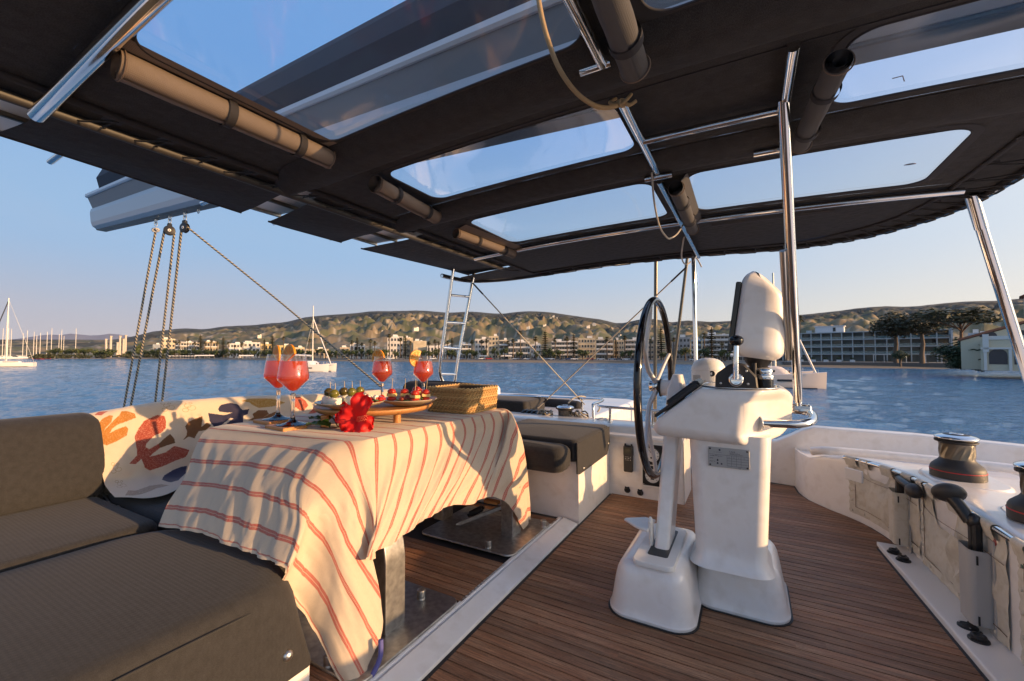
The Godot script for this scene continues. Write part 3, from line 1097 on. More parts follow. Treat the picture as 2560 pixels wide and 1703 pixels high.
func crown_mesh(sd: int, spread: Vector3, leaves: int, leaf: float, lumps := 7) -> ArrayMesh:
	var g := RandomNumberGenerator.new()
	g.seed = sd
	var b := MB.new()
	b.tinted = true
	var centres := []
	for k in lumps:
		var p := Vector3(g.randfn(0, 0.5), g.randfn(0, 0.4), g.randfn(0, 0.5)).limit_length(0.68)
		centres.append([p, g.randf_range(0.34, 0.58), g.randf_range(0.7, 1.25)])
	var pv := PackedVector3Array()
	var pix := PackedInt32Array()
	var cols := PackedColorArray()
	for k in leaves:
		var c: Array = centres[k % lumps]
		var d := Vector3(g.randfn(0, 1), g.randfn(0, 1), g.randfn(0, 1)).normalized()
		var p: Vector3 = (c[0] + d * c[1] * pow(g.randf(), 0.35)) * spread
		var nn := (d + Vector3(g.randfn(0, 0.5), g.randfn(0, 0.5), g.randfn(0, 0.5))).normalized()
		var s1 := nn.cross(Vector3(g.randf() - 0.5, g.randf() - 0.5, g.randf() - 0.5)).normalized() * leaf * g.randf_range(0.7, 1.3)
		var s2 := nn.cross(s1.normalized()) * leaf * g.randf_range(0.5, 1.0)
		var at := pv.size()
		pv.append_array([p - s1, p + s2, p + s1, p - s2])
		pix.append_array([at, at + 1, at + 2, at, at + 2, at + 3])
		var tone: float = c[2] * g.randf_range(0.75, 1.25)
		for q in 4:
			cols.append(Color(tone, tone, tone * 0.9))
	b.piece(pv, PackedVector2Array(), pix, false)
	b.c = cols
	return b.mesh()


func leaf_mat(r: float, g: float, b: float) -> StandardMaterial3D:
	var m := mat(lin(r, g, b), 0.7)
	m.vertex_color_use_as_albedo = true
	m.backlight_enabled = true
	m.backlight = lin(r * 0.7, g * 0.8, b * 0.5)
	return m


func trees() -> void:
	var green := [leaf_mat(0.075, 0.095, 0.024), leaf_mat(0.055, 0.075, 0.022), leaf_mat(0.09, 0.10, 0.028)]
	var palm_green := leaf_mat(0.095, 0.085, 0.032)
	var pine_green := leaf_mat(0.05, 0.056, 0.024)
	var bark := mat(lin(0.11, 0.08, 0.055), 0.9)
	var rounds := []
	for k in 5:
		rounds.append(crown_mesh(100 + k, Vector3(1.0, 0.95, 1.0), 420, 0.13))
	# fan palm: crown of fronds above a skirt of dead ones
	var palms := []
	for v in 3:
		var g := RandomNumberGenerator.new()
		g.seed = 200 + v
		var b := MB.new()
		b.tinted = true
		var pv := PackedVector3Array()
		var pix := PackedInt32Array()
		var cols := PackedColorArray()
		for k in 46:
			var dead := k > 34
			var az := g.randf() * TAU
			var el := g.randf_range(-1.3, -0.7) if dead else g.randf_range(-0.55, 1.25)
			var d := Vector3(cos(az) * cos(el), sin(el), sin(az) * cos(el))
			var side := d.cross(Vector3.UP).normalized()
			var l := g.randf_range(0.75, 1.05) * (0.7 if dead else 1.0)
			var tip := d * l + Vector3(0, -0.22 * l, 0)
			for f in 5:
				var o := (f - 2) * 0.17
				var e := tip + side * o * 1.5 - Vector3(0, absf(o) * 0.35, 0) - d * absf(o) * 0.25
				var mid := (d * l * 0.55) + side * o * 0.4
				var at := pv.size()
				pv.append_array([mid - side * 0.045, e, mid + side * 0.045, d * 0.05])
				pix.append_array([at, at + 1, at + 2, at, at + 2, at + 3])
				var tone := g.randf_range(0.7, 1.3)
				for q in 4:
					cols.append(Color(1.5, 1.0, 0.8) * tone if dead else Color(tone, tone, tone))
		b.piece(pv, PackedVector2Array(), pix, false)
		b.c = cols
		palms.append(b.mesh())
	var pines := []
	for v in 2:
		var g := RandomNumberGenerator.new()
		g.seed = 300 + v
		var b := MB.new()
		b.tinted = true
		var pv := PackedVector3Array()
		var pix := PackedInt32Array()
		var cols := PackedColorArray()
		for tier in 13:
			var y := 0.16 + tier * 0.064
			var reach := (1.0 - y) * 0.36 + 0.03
			for k in 9:
				var az := (k + 0.4 * tier) * TAU / 9.0 + g.randf_range(-0.2, 0.2)
				var d := Vector3(cos(az), 0, sin(az))
				var s := d.cross(Vector3.UP)
				for f in 6:
					var a := reach * (f + 0.6) / 6.0
					var wd := 0.028 + 0.02 * sin(PI * f / 5.0)
					var p := d * a * g.randf_range(0.9, 1.1) + Vector3(0, y - 0.03 * sin(a / reach * 2.0) + g.randf_range(-0.008, 0.008), 0)
					var at := pv.size()
					pv.append_array([p - s * wd, p + d * reach * 0.12 + Vector3(0, 0.02, 0), p + s * wd, p - d * reach * 0.12 + Vector3(0, 0.012, 0)])
					pix.append_array([at, at + 1, at + 2, at, at + 2, at + 3])
					var tone := g.randf_range(0.7, 1.3)
					for q in 4:
						cols.append(Color(tone, tone, tone))
		b.piece(pv, PackedVector2Array(), pix, false)
		b.c = cols
		pines.append(b.mesh())
	var tk := MB.new()
	tk.tube([Vector3(0, 0, 0), Vector3(0.02, 0.3, 0.0), Vector3(0.0, 0.65, 0.02), Vector3(0.0, 1, 0)], 0.055, 7, true, 0.035)
	var trunk := tk.mesh()
	# kind, bearing, distance, height, half width, label
	var list := [
		["round", -69.39, 588, 9.6, 3.7, "by the windowless blue-grey block, first from left"],
		["round", -68.97, 578, 8.6, 3.7, "by the windowless blue-grey block, second from left"],
		["round", -68.61, 573, 10.1, 4.0, "by the tall cream block above the blue-grey, first from left"],
		["round", -68.20, 574, 9.6, 4.2, "by the tall cream block above the blue-grey, second from left"],
		["round", -67.75, 562, 8.0, 3.5, "by the tall cream block above the blue-grey, third from left"],
		["round", -67.25, 556, 9.7, 3.7, "by the white hotel with rows of balconies, first from left"],
		["round", -66.70, 552, 8.7, 3.8, "by the white hotel with rows of balconies, second from left"],
		["round", -66.19, 549, 9.9, 3.8, "by the white hotel with rows of balconies, third from left"],
		["round", -65.69, 537, 9.2, 2.9, "by the white hotel with rows of balconies, fourth from left"],
		["round", -65.12, 528, 8.7, 3.7, "by the cream hotel with balconies between dark, first from left"],
		["round", -64.54, 514, 8.0, 3.9, "by the cream hotel with balconies between dark, second from left"],
		["round", -64.05, 509, 7.8, 3.3, "by the cream hotel with balconies between dark, third from left"],
		["round", -63.44, 492, 7.5, 2.8, "by the white block with a flat roof, first from left"],
		["round", -63.00, 488, 9.0, 3.8, "by the white block with a flat roof, second from left"],
		["round", -62.49, 471, 7.9, 2.9, "by the white block with a flat roof, third from left"],
		["round", -61.96, 463, 8.4, 3.0, "by the white block with a flat roof, fourth from left"],
		["round", -61.40, 457, 7.9, 3.5, "by the white villa with a stepped roofline, first from left"],
		["round", -60.81, 449, 7.1, 3.5, "by the white villa with a stepped roofline, second from left"],
		["round", -60.15, 435, 7.6, 2.6, "by the white villa with a stepped roofline, third from left"],
		["round", -59.50, 423, 6.9, 3.3, "by the pale yellow two-storey house, first from left"],
		["round", -58.92, 414, 7.3, 2.6, "by the pale yellow two-storey house, second from left"],
		["round", -58.26, 409, 7.6, 2.6, "by the long pale yellow house, first from left"],
		["round", -57.79, 400, 6.9, 3.3, "by the long pale yellow house, second from left"],
		["round", -57.31, 399, 7.1, 2.7, "by the long pale yellow house, third from left"],
		["round", -56.80, 393, 8.0, 3.1, "by the long pale yellow house, fourth from left"],
		["round", -56.11, 379, 8.3, 2.8, "by the small cream house, first from left"],
		["round", -55.62, 375, 7.0, 2.5, "by the small cream house, second from left"],
		["round", -54.91, 372, 6.5, 2.7, "by the long low tan building, first from left"],
		["round", -54.16, 363, 7.7, 2.2, "by the long low tan building, second from left"],
		["round", -53.51, 358, 8.2, 2.3, "by the long low tan building, third from left"],
		["round", -52.91, 349, 7.0, 2.2, "by the long low tan building, fourth from left"],
		["round", -52.39, 342, 6.5, 2.4, "by the long low tan building, fifth from left"],
		["round", -51.63, 337, 6.4, 2.4, "by the low tan house, first from left"],
		["round", -50.99, 336, 7.1, 2.6, "by the low tan house, second from left"],
		["round", -50.31, 326, 6.9, 2.5, "by the low tan house, third from left"],
		["round", -49.52, 321, 7.0, 2.4, "by the white and blue house, first from left"],
		["round", -48.79, 317, 7.4, 2.2, "by the white and blue house, second from left"],
		["round", -47.97, 313, 6.9, 2.4, "by the low cream building, first from left"],
		["round", -47.44, 311, 7.0, 2.4, "by the low cream building, second from left"],
		["round", -46.89, 313, 6.7, 2.5, "by the low cream building, third from left"],
		["round", -46.33, 304, 6.6, 2.3, "by the low cream building, fourth from left"],
		["round", -45.89, 301, 6.8, 3.0, "by the white office block with a grid, first from left"],
		["round", -44.54, 303, 5.8, 2.5, "by the white office block with a grid, second from left"],
		["round", -42.21, 294, 6.0, 2.4, "by the plain cream wall of a building, first from left"],
		["round", -41.23, 292, 6.5, 2.7, "by the plain cream wall of a building, second from left"],
		["round", -40.19, 284, 6.2, 2.4, "by the low white building, first from left"],
		["round", -39.30, 286, 7.0, 2.9, "by the low white building, second from left"],
		["round", -37.41, 280, 6.4, 3.1, "by the low white building seen through, first from left"],
		["round", -36.72, 273, 5.6, 2.3, "by the low white building seen through, second from left"],
		["round", -35.33, 274, 6.9, 2.8, "by the pale blue balconied building"],
		["round", -34.32, 273, 6.6, 2.8, "by the white block with a stair tower, first from left"],
		["round", -33.03, 269, 6.3, 2.8, "by the white block with a stair tower, second from left"],
		["round", -31.52, 265, 7.3, 2.2, "by the tall cream slab with a blank"],
		["round", -30.82, 262, 5.2, 1.7, "by the cream balconied flats beside the tall, first from left"],
		["round", -30.23, 262, 7.7, 2.2, "by the cream balconied flats beside the tall, second from left"],
		["round", -28.17, 258, 5.4, 2.2, "by the long white hotel with three tiers"],
		["round", -25.91, 253, 5.4, 2.1, "by the narrow white house"],
		["round", -24.46, 256, 6.9, 3.8, "by the white balconied hotel, first from left"],
		["round", -23.65, 253, 5.4, 2.1, "by the white balconied hotel, second from left"],
		["round", -22.74, 256, 6.4, 2.6, "by the white balconied hotel, third from left"],
		["round", -19.73, 248, 6.7, 3.9, "by the cream apartment block with roof sheds"],
		["round", -14.51, 252, 5.1, 2.3, "by the cream corner house behind two palms"],
		["round", -13.61, 250, 5.7, 2.0, "by the white flats left of the steering, first from left"],
		["round", -12.76, 252, 6.2, 2.1, "by the white flats left of the steering, second from left"],
		["round", -6.99, 232, 6.9, 2.8, "by the grey house right of the stainless"],
		["round", -5.44, 227, 5.9, 1.8, "by the pale blue house beside the white"],
		["round", -4.72, 222, 6.4, 2.9, "by the white hotel with ribbon balconies, first from left"],
		["round", -2.56, 212, 5.5, 2.5, "by the white hotel with ribbon balconies, second from left"],
		["round", -1.62, 216, 5.7, 1.6, "by the white hotel with ribbon balconies, third from left"],
		["round", -9.49, 240, 4.5, 2.1, "by the tan house seen through the steering"],
		["bushy", -76.66, 718, 10.1, 3.2, "on the shore behind the marina, first from left"],
		["bushy", -76.37, 716, 9.5, 3.2, "on the shore behind the marina, second from left"],
		["bushy", -76.14, 709, 10.7, 3.2, "on the shore behind the marina, third from left"],
		["bushy", -75.85, 702, 9.0, 3.2, "on the shore behind the marina, fourth from left"],
		["bushy", -75.59, 703, 9.9, 3.2, "on the shore behind the marina, fifth from left"],
		["bushy", -75.30, 693, 10.1, 3.2, "on the shore behind the marina, sixth from left"],
		["bushy", -75.02, 685, 10.1, 3.1, "on the shore behind the marina, seventh from left"],
		["bushy", -74.75, 678, 9.6, 3.1, "on the shore behind the marina, eighth from left"],
		["bushy", -74.48, 680, 10.0, 3.2, "on the shore behind the marina, ninth from left"],
		["bushy", -74.15, 670, 10.6, 3.1, "on the shore behind the marina, tenth from left"],
		["bushy", -73.44, 661, 9.7, 6.7, "on the shore behind the marina, number 11 from left"],
		["bushy", -72.66, 642, 9.6, 6.6, "on the shore behind the marina, number 12 from left"],
		["bushy", -71.38, 620, 7.3, 4.3, "on the shore behind the marina, number 13 from left"],
		["bushy", -70.51, 611, 15.6, 5.6, "on the shore behind the marina, number 14 from left"],
		["bushy", -69.77, 604, 7.8, 5.2, "on the shore behind the marina, number 15 from left"],
		["bushy", -69.04, 587, 6.8, 4.7, "by the windowless blue-grey block"],
		["palm", -67.81, 581, 6.4, 0.0, "by the tall cream block above the blue-grey, first from left"],
		["palm", -67.68, 581, 18.5, 0.0, "by the tall cream block above the blue-grey, second from left"],
		["palm", -67.35, 576, 18.4, 0.0, "by the white hotel with rows of balconies, first from left"],
		["palm", -66.64, 568, 20.4, 0.0, "by the white hotel with rows of balconies, second from left"],
		["palm", -66.02, 552, 16.8, 0.0, "by the white hotel with rows of balconies, third from left"],
		["palm", -65.14, 544, 17.1, 0.0, "by the cream hotel with balconies between dark, first from left"],
		["palm", -64.61, 533, 18.2, 0.0, "by the cream hotel with balconies between dark, second from left"],
		["palm", -64.00, 512, 16.5, 0.0, "by the cream hotel with balconies between dark, third from left"],
		["palm", -63.00, 494, 15.8, 0.0, "by the white block with a flat roof, first from left"],
		["palm", -62.40, 482, 12.9, 0.0, "by the white block with a flat roof, second from left"],
		["palm", -61.71, 473, 14.7, 0.0, "by the white block with a flat roof, third from left"],
		["palm", -60.82, 457, 11.1, 0.0, "by the white villa with a stepped roofline"],
		["palm", -57.54, 410, 18.7, 0.0, "by the long pale yellow house"],
		["palm", -54.79, 382, 16.3, 0.0, "by the long low tan building, first from left"],
		["palm", -52.92, 357, 14.7, 0.0, "by the long low tan building, second from left"],
		["palm", -49.91, 332, 13.9, 0.0, "by the white and blue house, first from left"],
		["palm", -48.72, 325, 12.2, 0.0, "by the white and blue house, second from left"],
		["palm", -47.71, 320, 14.5, 0.0, "by the low cream building, first from left"],
		["palm", -47.12, 317, 13.0, 0.0, "by the low cream building, second from left"],
		["palm", -45.34, 317, 18.2, 0.0, "by the white office block with a grid, first from left"],
		["palm", -43.94, 311, 15.5, 0.0, "by the white office block with a grid, second from left"],
		["palm", -42.67, 300, 12.6, 0.0, "by the cream tower joined to the grid-fronted"],
		["palm", -40.30, 295, 12.6, 0.0, "by the low white building, first from left"],
		["palm", -39.51, 291, 13.6, 0.0, "by the low white building, second from left"],
		["palm", -39.04, 290, 12.4, 0.0, "by the low white building, third from left"],
		["palm", -37.88, 287, 12.9, 0.0, "by the low white building seen through"],
		["palm", -34.59, 282, 13.1, 0.0, "by the pale blue balconied building"],
		["palm", -33.30, 279, 13.2, 0.0, "by the white block with a stair tower, first from left"],
		["palm", -32.65, 276, 13.9, 0.0, "by the white block with a stair tower, second from left"],
		["palm", -29.74, 270, 12.4, 0.0, "by the cream balconied flats beside the tall"],
		["palm", -29.04, 270, 13.4, 0.0, "by the long white hotel with three tiers, first from left"],
		["palm", -28.07, 267, 18.4, 0.0, "by the long white hotel with three tiers, second from left"],
		["palm", -26.02, 267, 14.6, 0.0, "by the narrow white house"],
		["palm", -23.39, 266, 14.0, 0.0, "by the white balconied hotel, first from left"],
		["palm", -21.79, 262, 14.5, 0.0, "by the white balconied hotel, second from left"],
		["palm", -16.55, 256, 13.9, 0.0, "by the shaded tan apartment block with balconies"],
		["palm", -14.31, 257, 14.5, 0.0, "by the white flats left of the steering"],
		["palm", -11.13, 258, 12.5, 0.0, "by the tan house seen through the steering"],
		["palm", -8.30, 247, 12.8, 0.0, "by the grey house right of the stainless"],
		["palm", -4.80, 235, 14.3, 0.0, "by the white hotel with ribbon balconies, first from left"],
		["palm", -2.86, 227, 9.9, 0.0, "by the white hotel with ribbon balconies, second from left"],
		["palm", 5.01, 220, 20.0, 0.0, "by the grey hotel, first from left"],
		["palm", 8.58, 222, 15.4, 0.0, "by the grey hotel, second from left"],
		["pine", -65.53, 559, 24.7, 0.0, "by the white hotel with rows of balconies"],
		["pine", -63.48, 512, 21.4, 0.0, "by the white block with a flat roof"],
		["pine", -59.51, 444, 17.5, 0.0, "by the pale yellow two-storey house, first from left"],
		["pine", -58.70, 435, 21.2, 0.0, "by the pale yellow two-storey house, second from left"],
		["pine", -49.29, 337, 16.5, 0.0, "by the white and blue house"],
		["pine", -43.33, 313, 17.6, 0.0, "by the cream tower joined to the grid-fronted"],
		["pine", -37.25, 292, 15.3, 0.0, "by the low white building seen through"],
		["pine", -24.73, 270, 18.7, 0.0, "by the narrow white house"],
		["pine", -20.89, 269, 16.3, 0.0, "by the white balconied hotel"],
		["pine", -15.43, 267, 13.1, 0.0, "by the cream corner house behind two palms"],
		["pine", -9.82, 258, 19.1, 0.0, "by the tan house seen through the steering"],
		["pine", -3.96, 237, 17.0, 0.0, "by the white hotel with ribbon balconies"],
	]
	var say := {"round": "round green tree", "bushy": "low bushy tree", "palm": "fan palm", "pine": "tiered pine"}
	var n := 0
	for r: Array in list:
		n += 1
		var h: float = r[3]
		var kind: String = r[0]
		var o := thing(kind.replace("round", "street") + "_tree" if kind != "palm" else "palm_tree", say[kind] + " " + r[5], "palm" if kind == "palm" else "tree", far(r[1], r[2]), rng.randf() * TAU, "palms along the waterfront" if kind == "palm" else "tall pines along the waterfront" if kind == "pine" else "trees along the promenade")
		var t := put("trunk", trunk, bark, o)
		if kind == "palm":
			t.scale = Vector3(8.0, h - 0.6, 8.0)
			var c := put("crown", palms[n % 3], palm_green, o)
			c.position.y = h - 1.5
			c.scale = Vector3.ONE * clampf(h * 0.17, 1.7, 2.6)
		elif kind == "pine":
			t.scale = Vector3(8.0, h, 8.0)
			var c := put("crown", pines[n % 2], pine_green, o)
			c.scale = Vector3(h * 0.85, h, h * 0.85)
		else:
			var wide: float = r[4]
			var tall := minf(h * (0.40 if kind == "round" else 0.5), wide * 1.1)
			t.scale = Vector3(7.0, h * 0.6, 7.0)
			var c := put("crown", rounds[n % 5], green[n % 3], o)
			c.position.y = h - tall * 0.95
			c.scale = Vector3(wide * 1.1, tall * 1.1, wide * 1.1)
	# the big trees by the hotel
	var big := crown_mesh(120, Vector3(1, 1, 1), 2600, 0.07, 16)
	var dark := leaf_mat(0.05, 0.045, 0.02)
	for s: Array in [[2240, 200.0, 7.6, 5.2, "left half of the broad dark tree clump behind the grey hotel roof"], [2305, 196.0, 7.0, 4.6, "right half of the broad dark tree clump behind the grey hotel roof"]]:
		var bd := hotel_bearing(s[0])
		var o := thing("broad_tree", s[4], "tree", far(bd, s[1], -1.9), 1.0 + s[2])
		var t := put("trunk", trunk, bark, o)
		t.scale = Vector3(14, 10, 14)
		var c := put("crown", big, dark, o)
		c.position.y = 13.2
		c.scale = Vector3(s[2], s[3] * 0.78, s[2])
	var um := thing("umbrella_pine", "tall umbrella pine with a flat crown right of the grey hotel", "tree", far(hotel_bearing(2398), 152.0, -1.9), 0.4)
	var tb := MB.new()
	tb.tube(cat([Vector3(0, 0, 0), Vector3(0.2, 4, 0), Vector3(0.6, 8, 0), Vector3(0.3, 12, 0)]), 0.45, 8, true, 0.2)
	for k in 7:
		var a := k * TAU / 7.0
		tb.tube(cat([Vector3(0.5, 8.0 + 0.3 * k, 0), Vector3(cos(a) * 2.2, 10.5, sin(a) * 2.2), Vector3(cos(a) * 5.0, 12.0, sin(a) * 5.0)]), 0.18, 6, true, 0.06)
	obj("trunk", tb, mat(lin(0.15, 0.085, 0.05), 0.9), um)
	var flat := put("crown", crown_mesh(131, Vector3(1, 1, 1), 1500, 0.075, 22), leaf_mat(0.075, 0.07, 0.028), um)
	flat.position = Vector3(0, 12.6, 0)
	flat.scale = Vector3(7.6, 2.6, 7.6)
	for s: Array in [[2432, 136.0, 6.6, 2.9, 3.6, "large rounded dark green tree beside the yellow arcaded building"], [2395, 134.0, 3.0, 1.2, 1.1, "low clipped bush left under the large rounded tree"], [2455, 133.0, 4.0, 1.6, 1.2, "low spreading bush right under the large rounded tree"], [2250, 144.0, 1.6, 1.1, 2.9, "small round bush on the hotel terrace by the pergola"]]:
		var o := thing("terrace_tree", s[5], "bush" if s[4] < 3.0 else "tree", far(hotel_bearing(s[0]), s[1], -1.9), s[2])
		var t := put("trunk", trunk, bark, o)
		t.scale = Vector3(5, s[4], 5)
		var c := put("crown", big, leaf_mat(0.04, 0.06, 0.02), o)
		c.position.y = s[4]
		c.scale = Vector3(s[2], s[3], s[2])


func hotel_bearing(u: float) -> float:
	# bearings along the right-hand shore, from how far right of the lens axis a thing stands
	return rad_to_deg(atan((u - 1280.0) / 1060.0)) - 29.2


func hotel() -> void:
	var ends := [Vector3(9.536, 0, -218.526), Vector3(62.412, 0, -206.814)]
	var p0: Vector3 = ends[0]
	var p1: Vector3 = ends[1]
	var along := (p1 - p0).normalized()
	var L := p0.distance_to(p1)
	var o := thing("seafront_hotel", "long grey four-storey hotel with glazed balconies on the right-hand shore", "hotel", Vector3(p0.x, -1.6, p0.z), atan2(-along.z, along.x))
	var wallm := mat(lin(0.30, 0.315, 0.31), 0.8)
	var slabm := mat(lin(0.44, 0.47, 0.46), 0.7)
	var glassm := mat(lin(0.055, 0.085, 0.085), 0.12)
	var curtain := mat(lin(0.17, 0.19, 0.185), 0.7)
	var darkm := mat(lin(0.02, 0.022, 0.022), 0.4)
	var rail := mat(lin(0.16, 0.26, 0.26, 0.45), 0.1)
	rail.transparency = BaseMaterial3D.TRANSPARENCY_ALPHA
	var fh := 2.92
	var n := 16
	var pw := L / n
	var b := MB.new()
	b.box(Vector3(L * 0.5, fh * 2.0, -7.0), Vector3(L, fh * 4.0, 10.0))
	obj("wall", b, wallm, o)
	b = MB.new()
	b.box(Vector3(L + 0.25, fh * 2.5 - 0.02, -5.2), Vector3(0.5, fh * 3.0 + 0.5, 13.8))
	obj("gable_wall", b, mat(lin(0.46, 0.47, 0.47), 0.8), o)
	for f in 4:
		b = MB.new()
		b.box(Vector3(L * 0.5, fh * (f + 1), -0.9), Vector3(L - 0.02, 0.30, 2.6))
		obj("floor_slab", b, slabm, o)
	b = MB.new()
	b.box(Vector3.ZERO, Vector3(pw - 0.5, fh - 0.5, 0.1))
	var pane := b.mesh()
	b = MB.new()
	b.box(Vector3.ZERO, Vector3(pw - 0.36, 0.95, 0.06))
	var glass_rail := b.mesh()
	b = MB.new()
	b.box(Vector3.ZERO, Vector3(0.30, fh - 0.32, 2.4))
	var fin := b.mesh()
	b = MB.new()
	b.box(Vector3.ZERO, Vector3(1.0, fh - 0.6, 0.12))
	var door := b.mesh()
	for f in 4:
		for k in n + 1:
			if k <= n:
				var fi := put("fin", fin, slabm, o)
				fi.position = Vector3(clampf(k * pw, 0.2, L - 0.2), fh * (f + 0.5), -0.9)
			if k < n:
				var w := put("window", pane, curtain if (k * 5 + f * 3) % 3 else glassm, o)
				w.position = Vector3((k + 0.5) * pw, fh * (f + 0.46), -1.95)
				if (k * 7 + f * 11) % 6 == 0:
					var dr := put("door", door, darkm, w)
					dr.position = Vector3(pw * 0.28, 0, 0.08)
				if f > 0:
					var gr := put("balcony_glass", glass_rail, rail, o)
					gr.position = Vector3((k + 0.5) * pw, fh * f + 0.62, 0.34)
	b = MB.new()
	b.box(Vector3(L * 0.36, fh * 4 + 1.5, -6.0), Vector3(9.5, 2.4, 6.0))
	b.box(Vector3(L * 0.36, fh * 4 + 2.8, -6.0), Vector3(10.2, 0.3, 6.6))
	obj("roof_house", b, mat(lin(0.60, 0.60, 0.60), 0.7), o)
	b = MB.new()
	b.box(Vector3(L * 0.39, fh * 4 + 1.4, -2.96), Vector3(0.9, 1.6, 0.1))
	obj("window", b, darkm, o)
	b = MB.new()
	for x: float in [0.15, 0.23, 0.74, 0.76]:
		b.box(Vector3(L * x, fh * 4 + 0.7, -4.0), Vector3(1.8, 1.1, 1.6))
	obj("roof_unit", b, slabm, o)
	# terrace, planters, pergolas and two lit lamps
	var tr := MB.new()
	tr.box(Vector3(L * 0.56, -0.35, 6.0), Vector3(L * 1.35, 0.5, 11.0))
	var ter := obj("terrace", tr, mat(lin(0.20, 0.19, 0.18), 0.9))
	ter.set_meta("kind", "structure")
	ter.transform = o.transform
	var pot := mat(lin(0.62, 0.60, 0.57), 0.6)
	var bush := crown_mesh(140, Vector3(1, 1, 1), 260, 0.16)
	var bm := leaf_mat(0.045, 0.07, 0.025)
	for k in 6:
		var q := thing("planter", "white square planter with a clipped shrub on the hotel terrace, %s from the left" % ["first", "second", "third", "fourth", "fifth", "sixth"][k], "planter", o.transform * Vector3(L * 0.02 + k * L * 0.075 + 6.0, -0.1, 9.6), o.rotation.y, "planters along the hotel terrace")
		b = MB.new()
		b.box(Vector3(0, 0.42, 0), Vector3(1.5, 0.85, 0.9), 0.05)
		obj("pot", b, pot, q)
		var s := put("shrub", bush, bm, q)
		s.position.y = 1.35
		s.scale = Vector3(0.75, 0.75, 0.6)
	for k in 2:
		var q := thing("pergola", ["white framed pergola over the hotel tables", "long white framed pergola at the right end of the hotel"][k], "pergola", o.transform * Vector3(L * [0.70, 0.985][k], -0.1, 6.5), o.rotation.y)
		b = MB.new()
		var pl: float = [9.0, 12.0][k]
		for x in 4:
			b.box(Vector3(pl * (x / 3.0 - 0.5), 1.35, 2.0), Vector3(0.16, 2.7, 0.16))
			b.box(Vector3(pl * (x / 3.0 - 0.5), 1.35, -2.0), Vector3(0.16, 2.7, 0.16))
		obj("post", b, pot, q)
		b = MB.new()
		b.box(Vector3(0, 2.78, 2.0), Vector3(pl + 0.3, 0.16, 0.2))
		b.box(Vector3(0, 2.78, -2.0), Vector3(pl + 0.3, 0.16, 0.2))
		for x in 7:
			b.box(Vector3(pl * (x / 6.0 - 0.5), 2.88, 0), Vector3(0.12, 0.1, 4.4))
		obj("roof_bars", b, pot, q)
		b = MB.new()
		for x in 6:
			var px := pl * (x / 5.5 - 0.45)
			b.lathe([Vector2(0.0, 0.0), Vector2(0.25, 0.0), Vector2(0.06, 0.06), Vector2(0.05, 0.7), Vector2(0.5, 0.72), Vector2(0.5, 0.76), Vector2(0, 0.76)], 10, Transform3D(Basis(), Vector3(px, 0, 0.8)))
			b.box(Vector3(px + 0.8, 0.45, 0.8), Vector3(0.45, 0.08, 0.45))
			b.box(Vector3(px + 1.0, 0.75, 0.8), Vector3(0.06, 0.6, 0.45))
		obj("tables", b, mat(lin(0.06, 0.055, 0.05), 0.7), q)
		var lampm := mat(lin(0.9, 0.8, 0.55), 0.4)
		lampm.emission_enabled = true
		lampm.emission = lin(1.0, 0.85, 0.55)
		lampm.emission_energy_multiplier = 3.0
		var lp := o.transform * Vector3(L * [0.775, 1.09][k], 2.1, 8.8)
		b = MB.new()
		b.ball(Vector3.ZERO, Vector3.ONE * 0.2, 10, 6)
		var lo := obj("terrace_lamp", b, lampm)
		lo.position = lp
		tag(lo, ["lit round lamp right of the terrace bush by the hotel", "lit round lamp at the far right end of the hotel terrace"][k], "lamp")
		var ol := OmniLight3D.new()
		ol.name = "lamp_glow"
		ol.light_energy = 0.5
		ol.light_color = lin(1.0, 0.8, 0.5)
		ol.light_size = 0.15
		ol.omni_range = 12.0
		ol.omni_attenuation = 2.0
		ol.shadow_enabled = true
		lo.add_child(ol)
	# quay wall under it all
	b = MB.new()
	var q0 := Vector3(11.371, -3.4, -189.088)
	var q1 := Vector3(42.52, -3.4, -189.883)
	var q2 := Vector3(71.073, -3.4, -183.986)
	var q3 := Vector3(96.135, -3.4, -184.258)
	for s: Array in [[q0, q1], [q1, q2], [q2, q3]]:
		var a: Vector3 = s[0]
		var c: Vector3 = s[1]
		a.y = -3.6
		c.y = -3.6
		var back := Vector3(0, 0, -6.0)
		b.face([a, c, c + Vector3(0, 1.9, 0) + back * 0.1, a + Vector3(0, 1.9, 0) + back * 0.1], Vector3(0, 0.2, 1))
		b.face([a + Vector3(0, 1.9, 0) + back * 0.1, c + Vector3(0, 1.9, 0) + back * 0.1, c + Vector3(0, 1.75, 0) + back * 2.5, a + Vector3(0, 1.75, 0) + back * 2.5], Vector3.UP)
	var qm := mat(lin(0.10, 0.09, 0.08), 0.9)
	tri_map(qm, Vector3.ONE * 0.4)
	qm.albedo_texture = noise_tex(91, 0.03, [Color(0.5, 0.5, 0.5), Color(1, 1, 1), Color(0.8, 0.8, 0.8)], 256, 4)
	struct("quay", b, qm)


